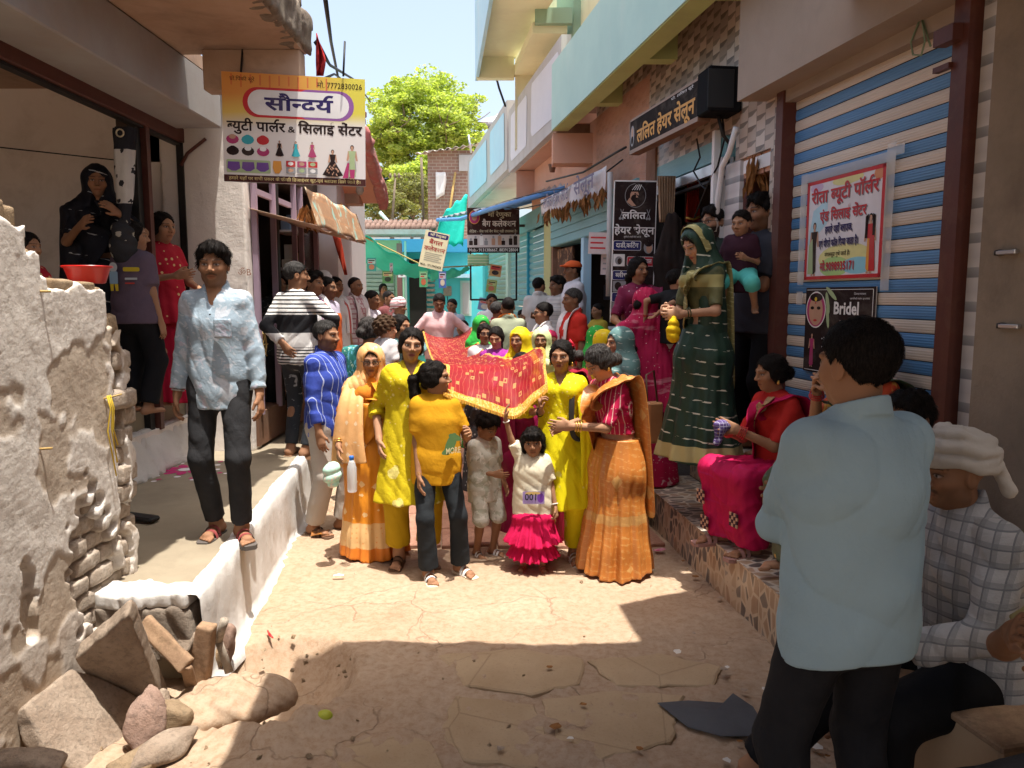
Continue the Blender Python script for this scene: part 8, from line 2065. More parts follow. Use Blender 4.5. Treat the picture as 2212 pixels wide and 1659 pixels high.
st_=MB().box((1.78,1.78,.27),(.5,.4,.52),R(8),None,0,.01).build('stool',M['wood']);tag(st_,'wooden stool under the person cut off by the right edge','stool')
st_=MB().box((1.90,3.96,.80),(.42,.42,.16),R(8),None,0,.01).build('stool',M['wood']);tag(st_,'low wooden stool under the old woman in green and gold on the upper step','stool')
# ================================================================== SIGNS
ink=lambda k,c:mat_worn('ink_'+k,c,tuple(x*.82+.012 for x in c),5,.8,.8 if sum(c)<.3 else .55,0,60,(.30,.25,.20),2.2,.22,0,.06 if sum(c)<.3 else .3)
I_navy,I_blk,I_wht,I_red,I_yel,I_org=ink('navy',(.035,.025,.11)),ink('black',(.025,.014,.013)),ink('white',(.78,.76,.74)),ink('red',(.50,.02,.025)),ink('yellow',(.70,.50,.03)),ink('orange',(.70,.30,.04))
I_pur,I_mag,I_teal,I_skin,I_hair,I_grn,I_gry=ink('purple',(.15,.06,.28)),ink('magenta',(.42,.03,.14)),ink('teal',(.03,.36,.42)),ink('skin',(.52,.29,.19)),ink('hair',(.02,.012,.012)),ink('green',(.38,.48,.25)),ink('grey',(.28,.28,.29))
INK=[I_blk,I_wht,I_red,I_pur,I_mag,I_teal,I_skin,I_hair,I_grn,I_org,I_gry,I_yel,I_navy]
iB,iW,iR,iP,iM,iT,iS,iH,iG,iO,iK,iY,iN=range(13)
def fig2(x,y,h,top,skirt,flare=.34,hair=iH,slim=False):
 """little printed fashion figure"""
 w=h*.07
 P=[(ell2(x,y+h*.90,h*.055,h*.07,10),hair),(ell2(x,y+h*.89,h*.038,h*.052,10),iS),([(x-w*.5,y+h*.84),(x+w*.5,y+h*.84),(x+w*.5,y+h*.78),(x-w*.5,y+h*.78)],iS)]
 P+=[([(x-w*1.7,y+h*.80),(x+w*1.7,y+h*.80),(x+w*2.3,y+h*.52),(x+w*1.6,y+h*.52),(x+w*1.0,y+h*.68),(x-w*1.0,y+h*.68),(x-w*1.6,y+h*.52),(x-w*2.3,y+h*.52)],iS)]
 P+=[([(x-w*1.5,y+h*.80),(x+w*1.5,y+h*.80),(x+w*1.0,y+h*.56),(x-w*1.0,y+h*.56)],top)]
 P+=[([(x-w,y+h*.565),(x+w,y+h*.565),(x+h*flare,y+h*.08),(x+h*flare*.4,y+h*.03),(x-h*flare*.4,y+h*.03),(x-h*flare,y+h*.08)],skirt)]
 P+=[(ell2(x-w*.6,y+h*.015,w*.5,h*.02,6),iS),(ell2(x+w*.6,y+h*.015,w*.5,h*.02,6),iS)]
 return P
def board(name,label,TL,TR,BR,BL,th,face,edge,cat='sign',group=None):
 """sign board from its four front corners; returns thing, Panel, width, height"""
 TL,TR,BR,BL=map(Vector,(TL,TR,BR,BL));o=(BL+BR)/2;u=((TR-TL)+(BR-BL)).normalized();v0=((TL-BL)+(TR-BR))/2;v=(v0-u*v0.dot(u)).normalized();n=u.cross(v)
 if n.y>0 and abs(n.y)>abs(n.x):n=-n
 W,Hh=((TR-TL).length+(BR-BL).length)/2,v0.length
 root=thing(name,label,cat,tuple(o),0,group)
 o0=-u*(W/2);F=[o0,o0+u*W,o0+u*W+v*Hh,o0+v*Hh]
 mb=MB();mb.slab(F,-n*th);mb.build('board',edge,root)
 p=Panel(o0,u,v,root);p.n=n
 if face:p.rect(.0,.0,W,Hh,face,.001,'face')
 return root,p,W,Hh
t=NT('sunset_print');s=t.sep(t.coord('Object'));f1=t.ramp(t.math('ADD',t.math('MULTIPLY',s[2],1.55),t.math('MULTIPLY',s[0],-.12)),[(0,(.68,.64,.62)),(.62,(.68,.63,.58)),(.80,(.66,.46,.10)),(1.0,(.62,.25,.05))])
f2=t.mix(t.math('MULTIPLY',t.ramp(s[0],[(.0,0.0),(.4,1.0)]),t.ramp(s[2],[(.4,0.0),(.5,1.0)])),f1,(.62,.54,.06));t.base(f2,.45,0,.35)
SB,p,W,Hh=board('shop_signboard','large yellow and white beauty parlour and sewing centre signboard hung over the lane at left',atY(474,153,5.55),atY(790,172,5.70),atY(787,402,5.70),atY(487,392,5.55),.03,t.m,M['metal'])
k=W/1.06
p.poly([(a,b)for a,b in ell2(0,0,1,1,3)],t.m)if False else None
for i in range(11):p.rect((.06+i*.066)*W,(.985-.10-.02*math.sin(i*2))*Hh,(.072+i*.066)*W,.985*Hh,ink('stripe_red',(.60,.16,.04)),.0012,'stripe')
p.poly(rrect(.14*W,.60*Hh,.92*W,.875*Hh,.135*Hh),I_red,.0014);p.poly([(x,y)for x,y in rrect(.5*W,.60*Hh,.92*W,.875*Hh,.135*Hh)],ink('plum',(.25,.09,.30)),.0016)
p.poly(rrect(.175*W,.622*Hh,.885*W,.853*Hh,.115*Hh),ink('paper',(.72,.70,.68)),.0019)
p.text('सौन्दर्य',.53*W,.675*Hh,.105*Hh,I_navy,w=.47*W,off=.028,lift=.0025)
p.text('प्रो.पिंकी सूरे',.055*W,.925*Hh,.030*Hh,I_blk,w=.17*W,off=.0,al='l',lift=.0025);p.text('मो. 7772830026',.98*W,.90*Hh,.045*Hh,I_blk,w=.32*W,off=.004,al='r',lift=.0025)
p.text('ब्युटी पार्लर',.03*W,.475*Hh,.078*Hh,I_blk,w=.40*W,off=.026,al='l',lift=.0025);p.text('&',.475*W,.475*Hh,.05*Hh,I_blk,w=.05*W,off=.012,lift=.0025);p.text('सिलाई सेंटर',.975*W,.475*Hh,.078*Hh,I_blk,w=.45*W,off=.026,al='r',lift=.0025)
p.rect(0,0,W,.065*Hh,ink('footer',(.07,.022,.02)),.0014);p.text('हमारे यहाँ पर सभी प्रकार के फॅन्सी डिजाईनर सूट-एवं ब्लाउस सिले जाते है।',.5*W,.020*Hh,.026*Hh,ink('footer_yellow',(.66,.52,.22)),w=.93*W,off=.006,lift=.003)
pic=[]
for i,(c0,c1)in enumerate(((iM,iS),(iT,iT),(iR,iR),(iB,iB),(iB,iW),(iM,iW))):
 x,y=(.02+(i%3)*.105)*W,(.345-(i//3)*.105)*Hh
 pic+=[(ell2(x+.045*W,y+.045*Hh,.044*W,.042*Hh,12),c0),(ell2(x+.045*W,y+.070*Hh,.024*W,.022*Hh,10),iW if c1==iW else c1)]
pic.append((rrect(.02*W,.085*Hh,.325*W,.205*Hh,.01),iG))
for i in range(3):pic.append(([((.03+i*.10)*W,.185*Hh),((.11+i*.10)*W,.185*Hh),((.115+i*.10)*W,.125*Hh),((.085+i*.10)*W,.10*Hh),((.055+i*.10)*W,.10*Hh),((.025+i*.10)*W,.125*Hh)],iP))
for i,(a,b)in enumerate(((iB,iB),(iT,iT),(iM,iM))):pic+=fig2((.39+i*.115)*W,.245*Hh,.155*Hh,a,b,.26)
pic.append(([(.345*W,.205*Hh),(.40*W,.205*Hh),(.405*W,.13*Hh),(.385*W,.09*Hh),(.355*W,.09*Hh),(.34*W,.14*Hh)],iO))
for i in range(3):
 for j in range(2):pic+=[(rrect((.435+i*.078)*W,(.155-j*.062)*Hh,(.500+i*.078)*W,(.21-j*.062)*Hh,.004),(iR,iM,iR)[i]if j==0 else iK),(ell2((.467+i*.078)*W,(.185-j*.062)*Hh,.02*W,.018*Hh,8),(iW,iS,iG)[(i+j)%3])]
pic+=fig2(.765*W,.07*Hh,.27*Hh,iB,iB,.36)
for i in range(28):
 a=rnd.uniform(-.8,.8);r_=rnd.uniform(.25,1);pic.append((ell2(.765*W+a*r_*.085*W,.07*Hh+(1-r_)*.15*Hh+.015*Hh,.004*W,.010*Hh,5),iS))
pic+=fig2(.905*W,.06*Hh,.33*Hh,iG,iG,.10);pic.append(([(.87*W,.21*Hh),(.885*W,.21*Hh),(.875*W,.07*Hh),(.835*W,.065*Hh)],iM));pic.append(([(.885*W,.15*Hh),(.925*W,.15*Hh),(.92*W,.07*Hh),(.89*W,.07*Hh)],iM))
p.multi(pic,INK,.0020)
for q in(.12,.86):relp(MB().tube([SB.location+Vector(((q-.5)*W,.02,Hh)),SB.location+Vector(((q-.5)*W,.10,Hh+.26))],.008,5).build('hanger',M['wire']),SB)
LS=lambda y,f=0.0:Vector((2.40-.17*y+f,y,0))
SS,p,W,Hh=board('salon_signboard','long black board with orange lettering over the salon opening',atL(1355,265,(2.4,0,-.17)),atL(1505,172,(2.4,0,-.17)),atL(1505,262,(2.4,0,-.17)),atL(1360,335,(2.4,0,-.17)),.10,ink('board_black',(.022,.016,.014)),M['brown_wash'])
og=ink('marigold',(.66,.32,.05))
for r_ in((0,0,W,.035),(0,Hh-.02,W,Hh),(0,0,.02,Hh)):p.rect(*r_,ink('board_rim',(.30,.20,.14)),.0014,'rim')
p.text('ललित हेयर सेलून',.55*W,.24*Hh,.33*Hh,og,w=.82*W,off=.026,lift=.0025);p.text('प्रो. ललित सूरे',.80*W,.84*Hh,.055*Hh,I_wht,w=.28*W,off=.0,lift=.0025)
p.multi([(ell2(.055*W,.5*Hh,.045*W,.36*Hh,16),iB),(ell2(.055*W,.5*Hh,.035*W,.3*Hh,16),iK),(ell2(.055*W,.55*Hh,.018*W,.2*Hh,12),iS),(ell2(.055*W,.38*Hh,.02*W,.12*Hh,10),iH)],INK)
sp_=thing('loudspeaker','black box loudspeaker on a bracket beside the salon signboard','loudspeaker',(1.525,5.86,3.12))
MB().box((0,0,.17),(.25,.24,.32),R(8),None,0,.012).build('cabinet',M['black_plastic'],sp_);MB().tube([(.0,.02,.02),(.05,.05,-.12),(.12,.06,-.2)],.014,6).build('bracket',M['black_paint'],sp_)
o=MB().box((-.02,-.123,.17),(.20,.01,.27),R(8),None,0,.004).build('grille',mat_flat('grille',(.02,.02,.02),.8),sp_)
for pts in([(1505,300),(1512,340),(1498,370),(1515,400),(1525,410)],[(1560,250),(1565,300),(1550,360),(1530,395),(1500,470)]):
 o=MB().tube([atL(x,y,(2.60,0,-.17))for x,y in pts],.008,5).build('cable',M['wire']);tag(o,'black cable drooping from the loudspeaker, '+('shorter run by the shutter rail' if pts[0][0]==1505 else 'longer run down the white pipe'),'cable')
UB,p,W,Hh=board('salon_banner','tall black salon banner with a bearded face emblem, standing by the salon door',atY(1325,388,7.4),atY(1415,391,7.4),atY(1411,697,7.4),atY(1316,697,7.4),.025,I_blk,I_wht)
p.rect(.0,.0,.02*W,Hh,I_wht,.0014,'rim');p.rect(.98*W,0,W,Hh,I_wht,.0014,'rim');p.rect(0,.99*Hh,W,Hh,I_wht,.0014,'rim');p.rect(0,0,W,.012*Hh,I_wht,.0014,'rim')
ex,ey,er=.5*W,.895*Hh,.245*W
em=[(ell2(ex,ey,er,er*1.12,26),iK),(ell2(ex,ey,er*.95,er*1.07,26),iB),(ell2(ex-.02*W,ey-.004*Hh,er*.42,er*.60,16),iS),(ell2(ex+.005*W,ey-.022*Hh,er*.45,er*.42,14),iB),([(ex-er*.5,ey+er*.35),(ex+er*.55,ey+er*.35),(ex+er*.6,ey+er*.8),(ex+er*.1,ey+er*1.15),(ex-er*.55,ey+er*.85)],iH)]
for i in range(4):em.append(([(ex-er*.35+i*er*.22,ey+er*.5),(ex-er*.28+i*er*.22,ey+er*.5),(ex+er*.1+i*er*.16,ey+er*1.0),(ex+er*.02+i*er*.16,ey+er*1.0)],iW))
em+=[([(ex-er*.8,ey-er*.6),(ex-er*.55,ey-er*.2),(ex-er*.1,ey-er*.75),(ex+er*.1,ey-er*.95),(ex-er*.3,ey-er*.98)],iS),(ell2(ex-er*.02,ey+er*.18,er*.10,er*.05,8),iB),([(ex+er*.10,ey+er*.1),(ex+er*.28,ey-er*.18),(ex+er*.05,ey-er*.18)],iS)]
for sg in(-1,1):
 x=ex+sg*.34*W;em+=[([(x,.745*Hh),(x+.015*W,.745*Hh),(x-.07*W*sg+.015*W,.80*Hh),(x-.07*W*sg,.80*Hh)],iK),([(x-.06*W*sg,.745*Hh),(x-.06*W*sg+.015*W,.745*Hh),(x+.015*W,.80*Hh),(x,.80*Hh)],iK),(ell2(x,.735*Hh,.028*W,.010*Hh,10),iK),(ell2(x-.06*W*sg,.735*Hh,.028*W,.010*Hh,10),iK)]
p.multi(em,INK)
p.text('ललित',.48*W,.735*Hh,.042*Hh,I_wht,w=.54*W,off=.022,lift=.003);p.text('हेयर सेलून',.5*W,.628*Hh,.046*Hh,I_wht,w=.92*W,off=.022,lift=.003)
p.text('कुर्सी के आरामे किये जाते है',.46*W,.602*Hh,.010*Hh,I_wht,w=.40*W,off=.0,lift=.003)
def pill(y,x0,x1,ink_,txt,w):
 p.poly(rrect(x0*W-.004,y*Hh-.004,x1*W+.004,(y+.062)*Hh+.004,.015),I_wht,.0018);p.poly(rrect(x0*W,y*Hh,x1*W,(y+.062)*Hh,.013),ink_,.0024);p.text(txt,(x0+x1)/2*W,(y+.018)*Hh,.028*Hh,I_wht,w=w*W,off=.018,lift=.0034)
pill(.515,.03,.66,ink('deep_blue',(.02,.025,.12)),'दाडी,कटिंग',.52);pill(.405,.36,.97,ink('pill_red',(.46,.02,.03)),'मसाज फेशियल',.52);pill(.305,.03,.72,ink('deep_blue',(.02,.025,.12)),'ब्लीच,डिटेन',.56);pill(.150,.03,.72,ink('deep_blue',(.02,.025,.12)),'हेयर स्पा',.5)
p.text('मो.',.06*W,.045*Hh,.032*Hh,I_wht,off=.016,al='l',lift=.003)
p.multi([(rrect(.03*W,.40*Hh,.30*W,.485*Hh,.004),iW),(ell2(.16*W,.44*Hh,.09*W,.03*Hh,12),iK),(ell2(.18*W,.435*Hh,.05*W,.022*Hh,10),iB),(ell2(.84*W,.535*Hh,.11*W,.045*Hh,12),iK),(ell2(.86*W,.53*Hh,.07*W,.036*Hh,10),iS),(ell2(.84*W,.56*Hh,.09*W,.02*Hh,10),iH),(rrect(.04*W,.22*Hh,.34*W,.295*Hh,.004),iK),(ell2(.16*W,.26*Hh,.08*W,.03*Hh,10),iB),(rrect(.04*W,.085*Hh,.30*W,.145*Hh,.004),iK),(ell2(.15*W,.115*Hh,.07*W,.022*Hh,10),iS)],INK,.0018)
BB,p,W,Hh=board('bag_shop_sign','dark brown bag shop signboard hanging over the lane, white picture strip below',atY(1008,449,14.0),atY(1122,448,14.0),atY(1122,546,14.0),atY(1010,546,14.0),.04,ink('maroon_black',(.045,.018,.016)),M['dark'])
p.rect(0,.12*Hh,W,.40*Hh,ink('strip_white',(.62,.56,.54)),.0016);p.rect(0,.0,W,.115*Hh,I_blk,.0016);p.text('Mob.- 9131386667, 8839128864',.5*W,.03*Hh,.062*Hh,I_wht,w=.94*W,off=.014,lift=.004)
p.text('माँ रेणुका',.62*W,.80*Hh,.088*Hh,ink('straw',(.62,.56,.40)),w=.44*W,off=.018,lift=.004);p.text('बैग कलेक्शन',.61*W,.585*Hh,.115*Hh,I_wht,w=.64*W,off=.022,lift=.004);p.text('लेडिस - जेंस पर्स बैग बेल्ट यही उपलब्ध है।',.5*W,.45*Hh,.050*Hh,ink('straw',(.62,.56,.40)),w=.92*W,off=.006,lift=.004)
pic=[(ell2(.14*W,.79*Hh,.105*W,.155*Hh,18),iO),(ell2(.14*W,.79*Hh,.095*W,.14*Hh,18),iM),(ell2(.14*W,.80*Hh,.05*W,.09*Hh,12),iS)]
for i,(x,c)in enumerate(((.07,iB),(.16,iB),(.27,iW),(.36,iK),(.50,iS),(.62,iS),(.69,iB),(.83,iB),(.92,iB))):pic+=[(rrect((x-.035)*W,.17*Hh,(x+.035)*W,(.27+.05*(i%3))*Hh,.01),c),(ell2(x*W,(.30+.05*(i%3))*Hh,.022*W,.03*Hh,8),iK)]
p.multi(pic,INK,.002)
for q in(.06,.94):relp(MB().tube([BB.location+Vector(((q-.5)*W,0,0)),BB.location+Vector(((q-.5)*W,0,-.85))],.018,5).build('frame_leg',M['black_paint']),BB)
relp(MB().tube([BB.location+Vector((-.44*W,0,-.84)),BB.location+Vector((.44*W,0,-.84))],.018,5).build('frame_bar',M['black_paint']),BB)
relp(MB().tube([BB.location+Vector((.5*W,0,Hh*.6)),(RX(14.0,.1),14.0,BB.location.z+Hh*.6)],.025,5).build('frame_arm',M['black_paint']),BB)
GB,p,W,Hh=board('bangle_shop_sign','tilted pale yellow bangle shop flex sign below the brick house',atY(912,496,14.6),atY(972,506,14.4),atY(950,587,14.4),atY(908,574,14.6),.015,ink('pale_straw',(.66,.60,.38)),I_wht)
p.poly(rrect(.12*W,.84*Hh,.98*W,.97*Hh,.03),I_navy,.002);p.text('माँ रेणुका',.56*W,.875*Hh,.055*Hh,ink('pale_straw',(.66,.60,.38)),w=.66*W,off=.012,lift=.004);p.text('बैंगल',.52*W,.66*Hh,.10*Hh,ink('brick_red',(.32,.03,.02)),w=.56*W,off=.022,lift=.004);p.text('कलेक्शन',.52*W,.48*Hh,.10*Hh,ink('brick_red',(.32,.03,.02)),w=.86*W,off=.022,lift=.004)
for i in range(5):p.rect(.16*W,(.40-i*.05)*Hh,(.88-.1*(i%2))*W,(.422-i*.05)*Hh,ink('grey_text',(.32,.30,.22)),.003,'text_line')
p.text('Mob.- 9713942458',.5*W,.05*Hh,.06*Hh,I_blk,w=.88*W,off=.012,lift=.004)
def hangcard(label,px0,py0,px1,py1,Y,c1,c2,c3,tilt=0.0):
 r_,p,W,Hh=board('poster',label,atY(px0,py0,Y),atY(px1,py0+tilt,Y),atY(px1-tilt,py1+tilt,Y),atY(px0-tilt,py1,Y),.012,ink('c%d%d'%(px0,py0),c1),I_wht,'poster')
 p.multi([(rrect(.08*W,.55*Hh,.92*W,.9*Hh,.02),iW),(ell2(.5*W,.32*Hh,.3*W,.2*Hh,14),iK),(rrect(.15*W,.62*Hh,.6*W,.7*Hh,.01),iR),(rrect(.15*W,.76*Hh,.85*W,.84*Hh,.01),iB)],INK[:0]+[I_blk,ink('d%d%d'%(px0,py0),c2),I_red,I_pur,I_mag,I_teal,I_skin,I_hair,I_grn,I_org,ink('e%d%d'%(px0,py0),c3)],.003)
hangcard('green poster hanging from the shade net rope, left',793,557,813,586,15.0,(.05,.32,.26),(.4,.6,.5),(.5,.2,.1));hangcard('white poster with a dark emblem on the pink post',860,572,876,599,18.9,(.7,.7,.7),(.7,.7,.7),(.15,.15,.15));hangcard('green printed packet hanging below the net rope',826,585,850,612,15.2,(.10,.30,.10),(.45,.55,.25),(.04,.06,.04));hangcard('narrow grey leaflet hanging between the green packets',842,568,849,592,15.2,(.45,.5,.5),(.6,.6,.6),(.3,.3,.3));hangcard('green printed bag below the bangle sign',906,585,924,620,14.8,(.08,.36,.16),(.3,.55,.3),(.5,.12,.05));hangcard('blue printed bag beside the window sunshade',948,586,964,622,15.2,(.06,.14,.42),(.5,.5,.6),(.6,.5,.4))
hangcard('red and yellow bag printed with dark shapes hanging before the green shutter',1060,570,1085,595,13.9,(.50,.28,.10),(.5,.05,.04),(.04,.03,.03),4);hangcard('olive printed bag hanging before the green shutter',1052,603,1074,630,13.9,(.30,.36,.10),(.45,.5,.2),(.5,.15,.08),3);hangcard('tilted blue packet with round pictures on the green shutter',1037,642,1066,668,15.9,(.20,.28,.50),(.5,.3,.3),(.6,.55,.5),6)
tw_=thing('net_curtain','green striped netting hung under the bag shop sign','netting',tuple(atY(1032,560,13.95)))
relp(sheet('netting',[[atY(1010+46*i/9,549+24*j/5+1.5*math.sin(i*2.5),13.95)for i in range(10)]for j in range(6)],m_cloth('stripe_net',(.28,.46,.22),(.18,.40,.30),30,pat=[dict(k='hstripe',c=(.5,.55,.35),per=.05,w=.3)]),None),tw_)
o=MB().tube([atY(1152,632,13.9),atY(1155,645,13.9),atY(1157,678,13.9)],[.03,.04,.03],7).build('folded_umbrella',mat_flat('dusty_red',(.38,.08,.07),.7));tag(o,'folded dusty red umbrella hung on the teal shutter edge','umbrella')
BN=thing('salon_cloth_banner','sagging white cloth banner with blurred lettering over the glass fronted shop','banner',tuple(atL(1240,420,(2.45,0,-.17))))
Lb=(2.42,0,-.17)
def bnp(t_,s_):
 tp0=[(1168,432),(1215,412),(1262,384),(1312,358)];bt0=[(1170,466),(1218,452),(1266,432),(1314,412)]
 i=min(int(t_*3),2);q=t_*3-i
 a_=(tp0[i][0]+(tp0[i+1][0]-tp0[i][0])*q,tp0[i][1]+(tp0[i+1][1]-tp0[i][1])*q);b_=(bt0[i][0]+(bt0[i+1][0]-bt0[i][0])*q,bt0[i][1]+(bt0[i+1][1]-bt0[i][1])*q)
 v_=atL(a_[0]+(b_[0]-a_[0])*s_,a_[1]+(b_[1]-a_[1])*s_,Lb);v_.x+=.03*math.sin(t_*23)*(.3+s_);return v_
relp(sheet('banner_cloth',[[bnp(i/30,j/6)for i in range(31)]for j in range(7)],m_cloth('banner_white',(.60,.56,.55),(.50,.46,.46),6),None),BN)
pb=bnp(.30,.9);ub=(bnp(.9,.9)-bnp(.1,.9));pp=Panel(bnp(.06,.80)+Vector((-.05,0,0)),-ub*-1,Vector((0,0,1)),None)
ub_n=(bnp(.06,.8)-bnp(.94,.8));ub_n=-ub_n
pp=Panel(bnp(.94,.80)+Vector((-.06,0,0)),(bnp(.06,.80)-bnp(.94,.80)),Vector((0,0,1)),None);pp=None
o_=bnp(.05,.78);e_=bnp(.95,.78);pp=Panel(o_+Vector((-.05,-.01,0)),e_-o_,Vector((0,0,1)),None);pp.n=Vector((-1,-.17,0)).normalized()
Lw=(e_-o_).length
for o in(pp.text('ललित हेयर आर्ट',Lw*.28,.02,.13,mat_flat('faded_blue_letter',(.16,.14,.20),.7),w=Lw*.5,off=.02,lift=.02),pp.text('सेलून',Lw*.78,.02,.15,mat_flat('faded_blue_letter',(.16,.14,.20),.7),w=Lw*.3,off=.02,lift=.02)):relp(o,BN)
lf_me=MB().add([(0,0,0),(.022,0,-.05),(.012,.012,-.12),(0,0,-.16),(-.012,.012,-.12),(-.022,0,-.05)],[(0,1,2,3),(0,3,4,5)]).mesh('dry_leaf');lf_me.materials.append(M['leafdry'])
for i in range(46):
 v_=bnp(i/45,1.0);o=link('dry_leaf',lf_me,None,BN);o.matrix_parent_inverse=Matrix.Translation(BN.location).inverted();o.location=v_+Vector((-.03,0,.05));o.rotation_euler=(rnd.uniform(-.3,.3),rnd.uniform(-.3,.3),rnd.uniform(0,6));s__=rnd.uniform(.9,1.6);o.scale=(s__*1.3,s__*1.3,s__)
def dried_bunch(label,c,n,L,w,name='leaf_garland',cat='garland'):
 T=thing(name,label,cat,tuple(c))
 for i in range(n):o=link('dry_leaf',lf_me,None,T);o.location=(rnd.uniform(-w,w)*.3,rnd.uniform(-w,w),rnd.uniform(-.05,.02));o.rotation_euler=(rnd.uniform(-.4,.4),rnd.uniform(-.4,.4),rnd.uniform(0,6));q=rnd.uniform(.7,1.2)*L/.16;o.scale=(q,q,q)
 return T
dried_bunch('bunch of dried brown leaves hanging from the orange awning',atY(666,448,7.5),22,.20,.16);dried_bunch('small dried leaf knot at the far corner of the orange awning',atY(735,440,8.8),9,.13,.04);dried_bunch('dried leaf strands hanging over the brown door by the tile wall',atL(1635,335,(2.68,0,-.17)),16,.26,.10)
cv=thing('door_curtain','tan curtain tied up at the salon doorway','curtain',tuple(atY(1445,470,6.9)))
def cloth_drop(px0,px1,py0,py1,Y,mat,name,root,pinch=None,depth=.05,nw=7):
 rows=[]
 for j in range(12):
  t_=j/11;w0=pinch(t_)if pinch else 1.0;cx=(px0+px1)/2;hw=(px1-px0)/2*w0
  rows.append([atY(cx-hw+2*hw*i/20,py0+(py1-py0)*t_,Y+depth*math.sin(i*nw*.3+t_))for i in range(21)])
 return relp(sheet(name,rows,mat,None),root)
cloth_drop(1420,1460,380,480,6.9,m_cloth('tan_curtain',(.40,.27,.17),(.32,.2,.12),8),'curtain_cloth',cv,lambda t_:1-.25*t_)
ct=thing('hung_jacket','black garment hanging below the tan curtain at the salon door','jacket',tuple(atY(1450,600,6.85)))
sh=Shape();a_,b_,c_=[np.array(atY(x,y,6.85))for x,y in((1455,478),(1450,560),(1452,680))]
sh.cap(a_,b_,.07,.10,k=.05,side=V3(1,0,0),fs=1.0,fn=.6);sh.cap(b_,c_,.11,.17,k=.06,side=V3(1,0,0),fs=1.15,fn=.45);sh.cap(b_,np.array(atY(1500,605,6.8)),.06,.10,k=.06)
relp(part(sh,'jacket_cloth',m_cloth('black_wool',(.018,.013,.011),(.03,.02,.016),6),None,.016,folds(4,.014,6,(1,.3,.2))),ct)
cb_=thing('shrine_cabinet','brown wall shelf with a red gold edged cloth inside the salon','shelf',tuple(atY(1510,470,7.35)))
for nm_,x0,y0,x1,y1,Y,mt in(('back_board',1478,380,1560,480,7.5,M['darkbrown']),('shelf_board',1470,490,1566,500,7.3,M['brown_paint']),('bracket_board',1476,500,1500,520,7.35,M['darkbrown'])):
 a_=atY(x0,y1,Y);b_=atY(x1,y0,Y);relp(MB().box(((a_.x+b_.x)/2,Y,(a_.z+b_.z)/2),(b_.x-a_.x,.05 if nm_=='back_board' else .3,b_.z-a_.z),0,None,0,.004).build(nm_,mt),cb_)
cloth_drop(1482,1512,375,480,7.28,m_cloth('red_shrine_cloth',(.36,.03,.02),(.28,.02,.015),8),'red_cloth',cb_,lambda t_:.75+.25*t_,.03)
relp(MB().tube([atY(1482,470,7.24),atY(1497,474,7.22),atY(1512,468,7.24)],.012,6).build('gold_edge',GOLD),cb_)
for k_ in range(4):
 a_=atY(1500,555+k_*14,7.46);o=MB().box(a_,(.14,.04,.045)).build('wall_slot',M['dark']);relp(o,RB)
o=MB().tube([atL(x,y,(2.60,0,-.17))for x,y in((1590,275),(1575,330),(1560,360),(1552,420),(1545,500))],.022,8).build('white_pipe',M['paintwhite']);tag(o,'white plastic pipe bent down the tiled wall beside the salon','pipe')
o=MB().box(atL(1545,390,(2.62,0,-.17)),(.05,.05,.75),R(8)).build('tube_light',M['paintwhite']);tag(o,'unlit white tube lamp fixed upright at the salon door edge','lamp')
def wall_board(name,label,y0,y1,z0,z1,face,edge,f=-.004,th=.006,cat='poster'):
 TL=(RX(y1,f+.045 if False else f),y1,z1);
 return board(name,label,(RX(y1,f),y1,z1),(RX(y0,f),y0,z1),(RX(y0,f),y0,z0),(RX(y1,f),y1,z0),th,face,edge,cat)
def fix(p):p.n=Vector((-1,-.17,0)).normalized();return p
PF=.036
a_,b_=atL(1742,385,(2.657+PF,0,-.17)),atL(1920,365,(2.657+PF,0,-.17));c_,d_=atL(1742,602,(2.657+PF,0,-.17)),atL(1898,602,(2.657+PF,0,-.17))
y1_,y0_=(a_.y+c_.y)/2,(b_.y+d_.y)/2;zt_,zb_=(a_.z+b_.z)/2,(c_.z+d_.z)/2
t=NT('pastel_print');s=t.sep(t.coord('Object'));v=t.coord('Object');cc=t.ramp(t.noise(v,3.2,2),[(.3,(.66,.64,.70)),(.45,(.70,.68,.72)),(.55,(.70,.66,.64)),(.62,(.68,.58,.30)),(.72,(.36,.62,.70))])
cc=t.mix(t.ramp(t.math('MULTIPLY',t.math('SUBTRACT',.34,s[2]),t.noise(v,5,2)),[(.02,0.0),(.11,1.0)]),cc,t.ramp(s[1],[(-.3+.5-.5,(.12,.40,.62)),(.35,(.56,.60,.05)),(.65,(.60,.50,.04)),(.9,(.20,.35,.55))]));t.base(cc,.4,0,.35)
RP,p,W,Hh=wall_board('beauty_poster','red bordered white beauty parlour and sewing centre poster taped on the striped shutter',y0_,y1_,zb_,zt_,ink('poster_white',(.70,.67,.70)),I_wht,PF);fix(p)
p.multi([([(.03*W,.35*Hh),(.30*W,.55*Hh),(.30*W,.80*Hh),(.1*W,.7*Hh)],0),(ell2(.55*W,.20*Hh,.35*W,.14*Hh,20),1),(ell2(.42*W,.12*Hh,.2*W,.10*Hh,16),2),(ell2(.72*W,.12*Hh,.2*W,.08*Hh,16),3),(ell2(.55*W,.945*Hh,.2*W,.05*Hh,14),1),(ell2(.93*W,.93*Hh,.06*W,.06*Hh,14),4),(ell2(.14*W,.93*Hh,.09*W,.05*Hh,14),5)],[ink('wash_sky',(.42,.64,.74)),ink('wash_lemon',(.70,.66,.28)),ink('wash_lime',(.40,.60,.22)),ink('wash_sea',(.25,.55,.66)),ink('wash_rust',(.62,.26,.12)),ink('wash_lilac',(.56,.42,.58))],.0012)
for r_ in((0,0,W,.035*Hh),(0,.965*Hh,W,Hh),(0,0,.035*W,Hh),(.965*W,0,W,Hh)):p.rect(*r_,I_red,.0022,'border')
shd=ink('drop_shadow',(.20,.19,.22))
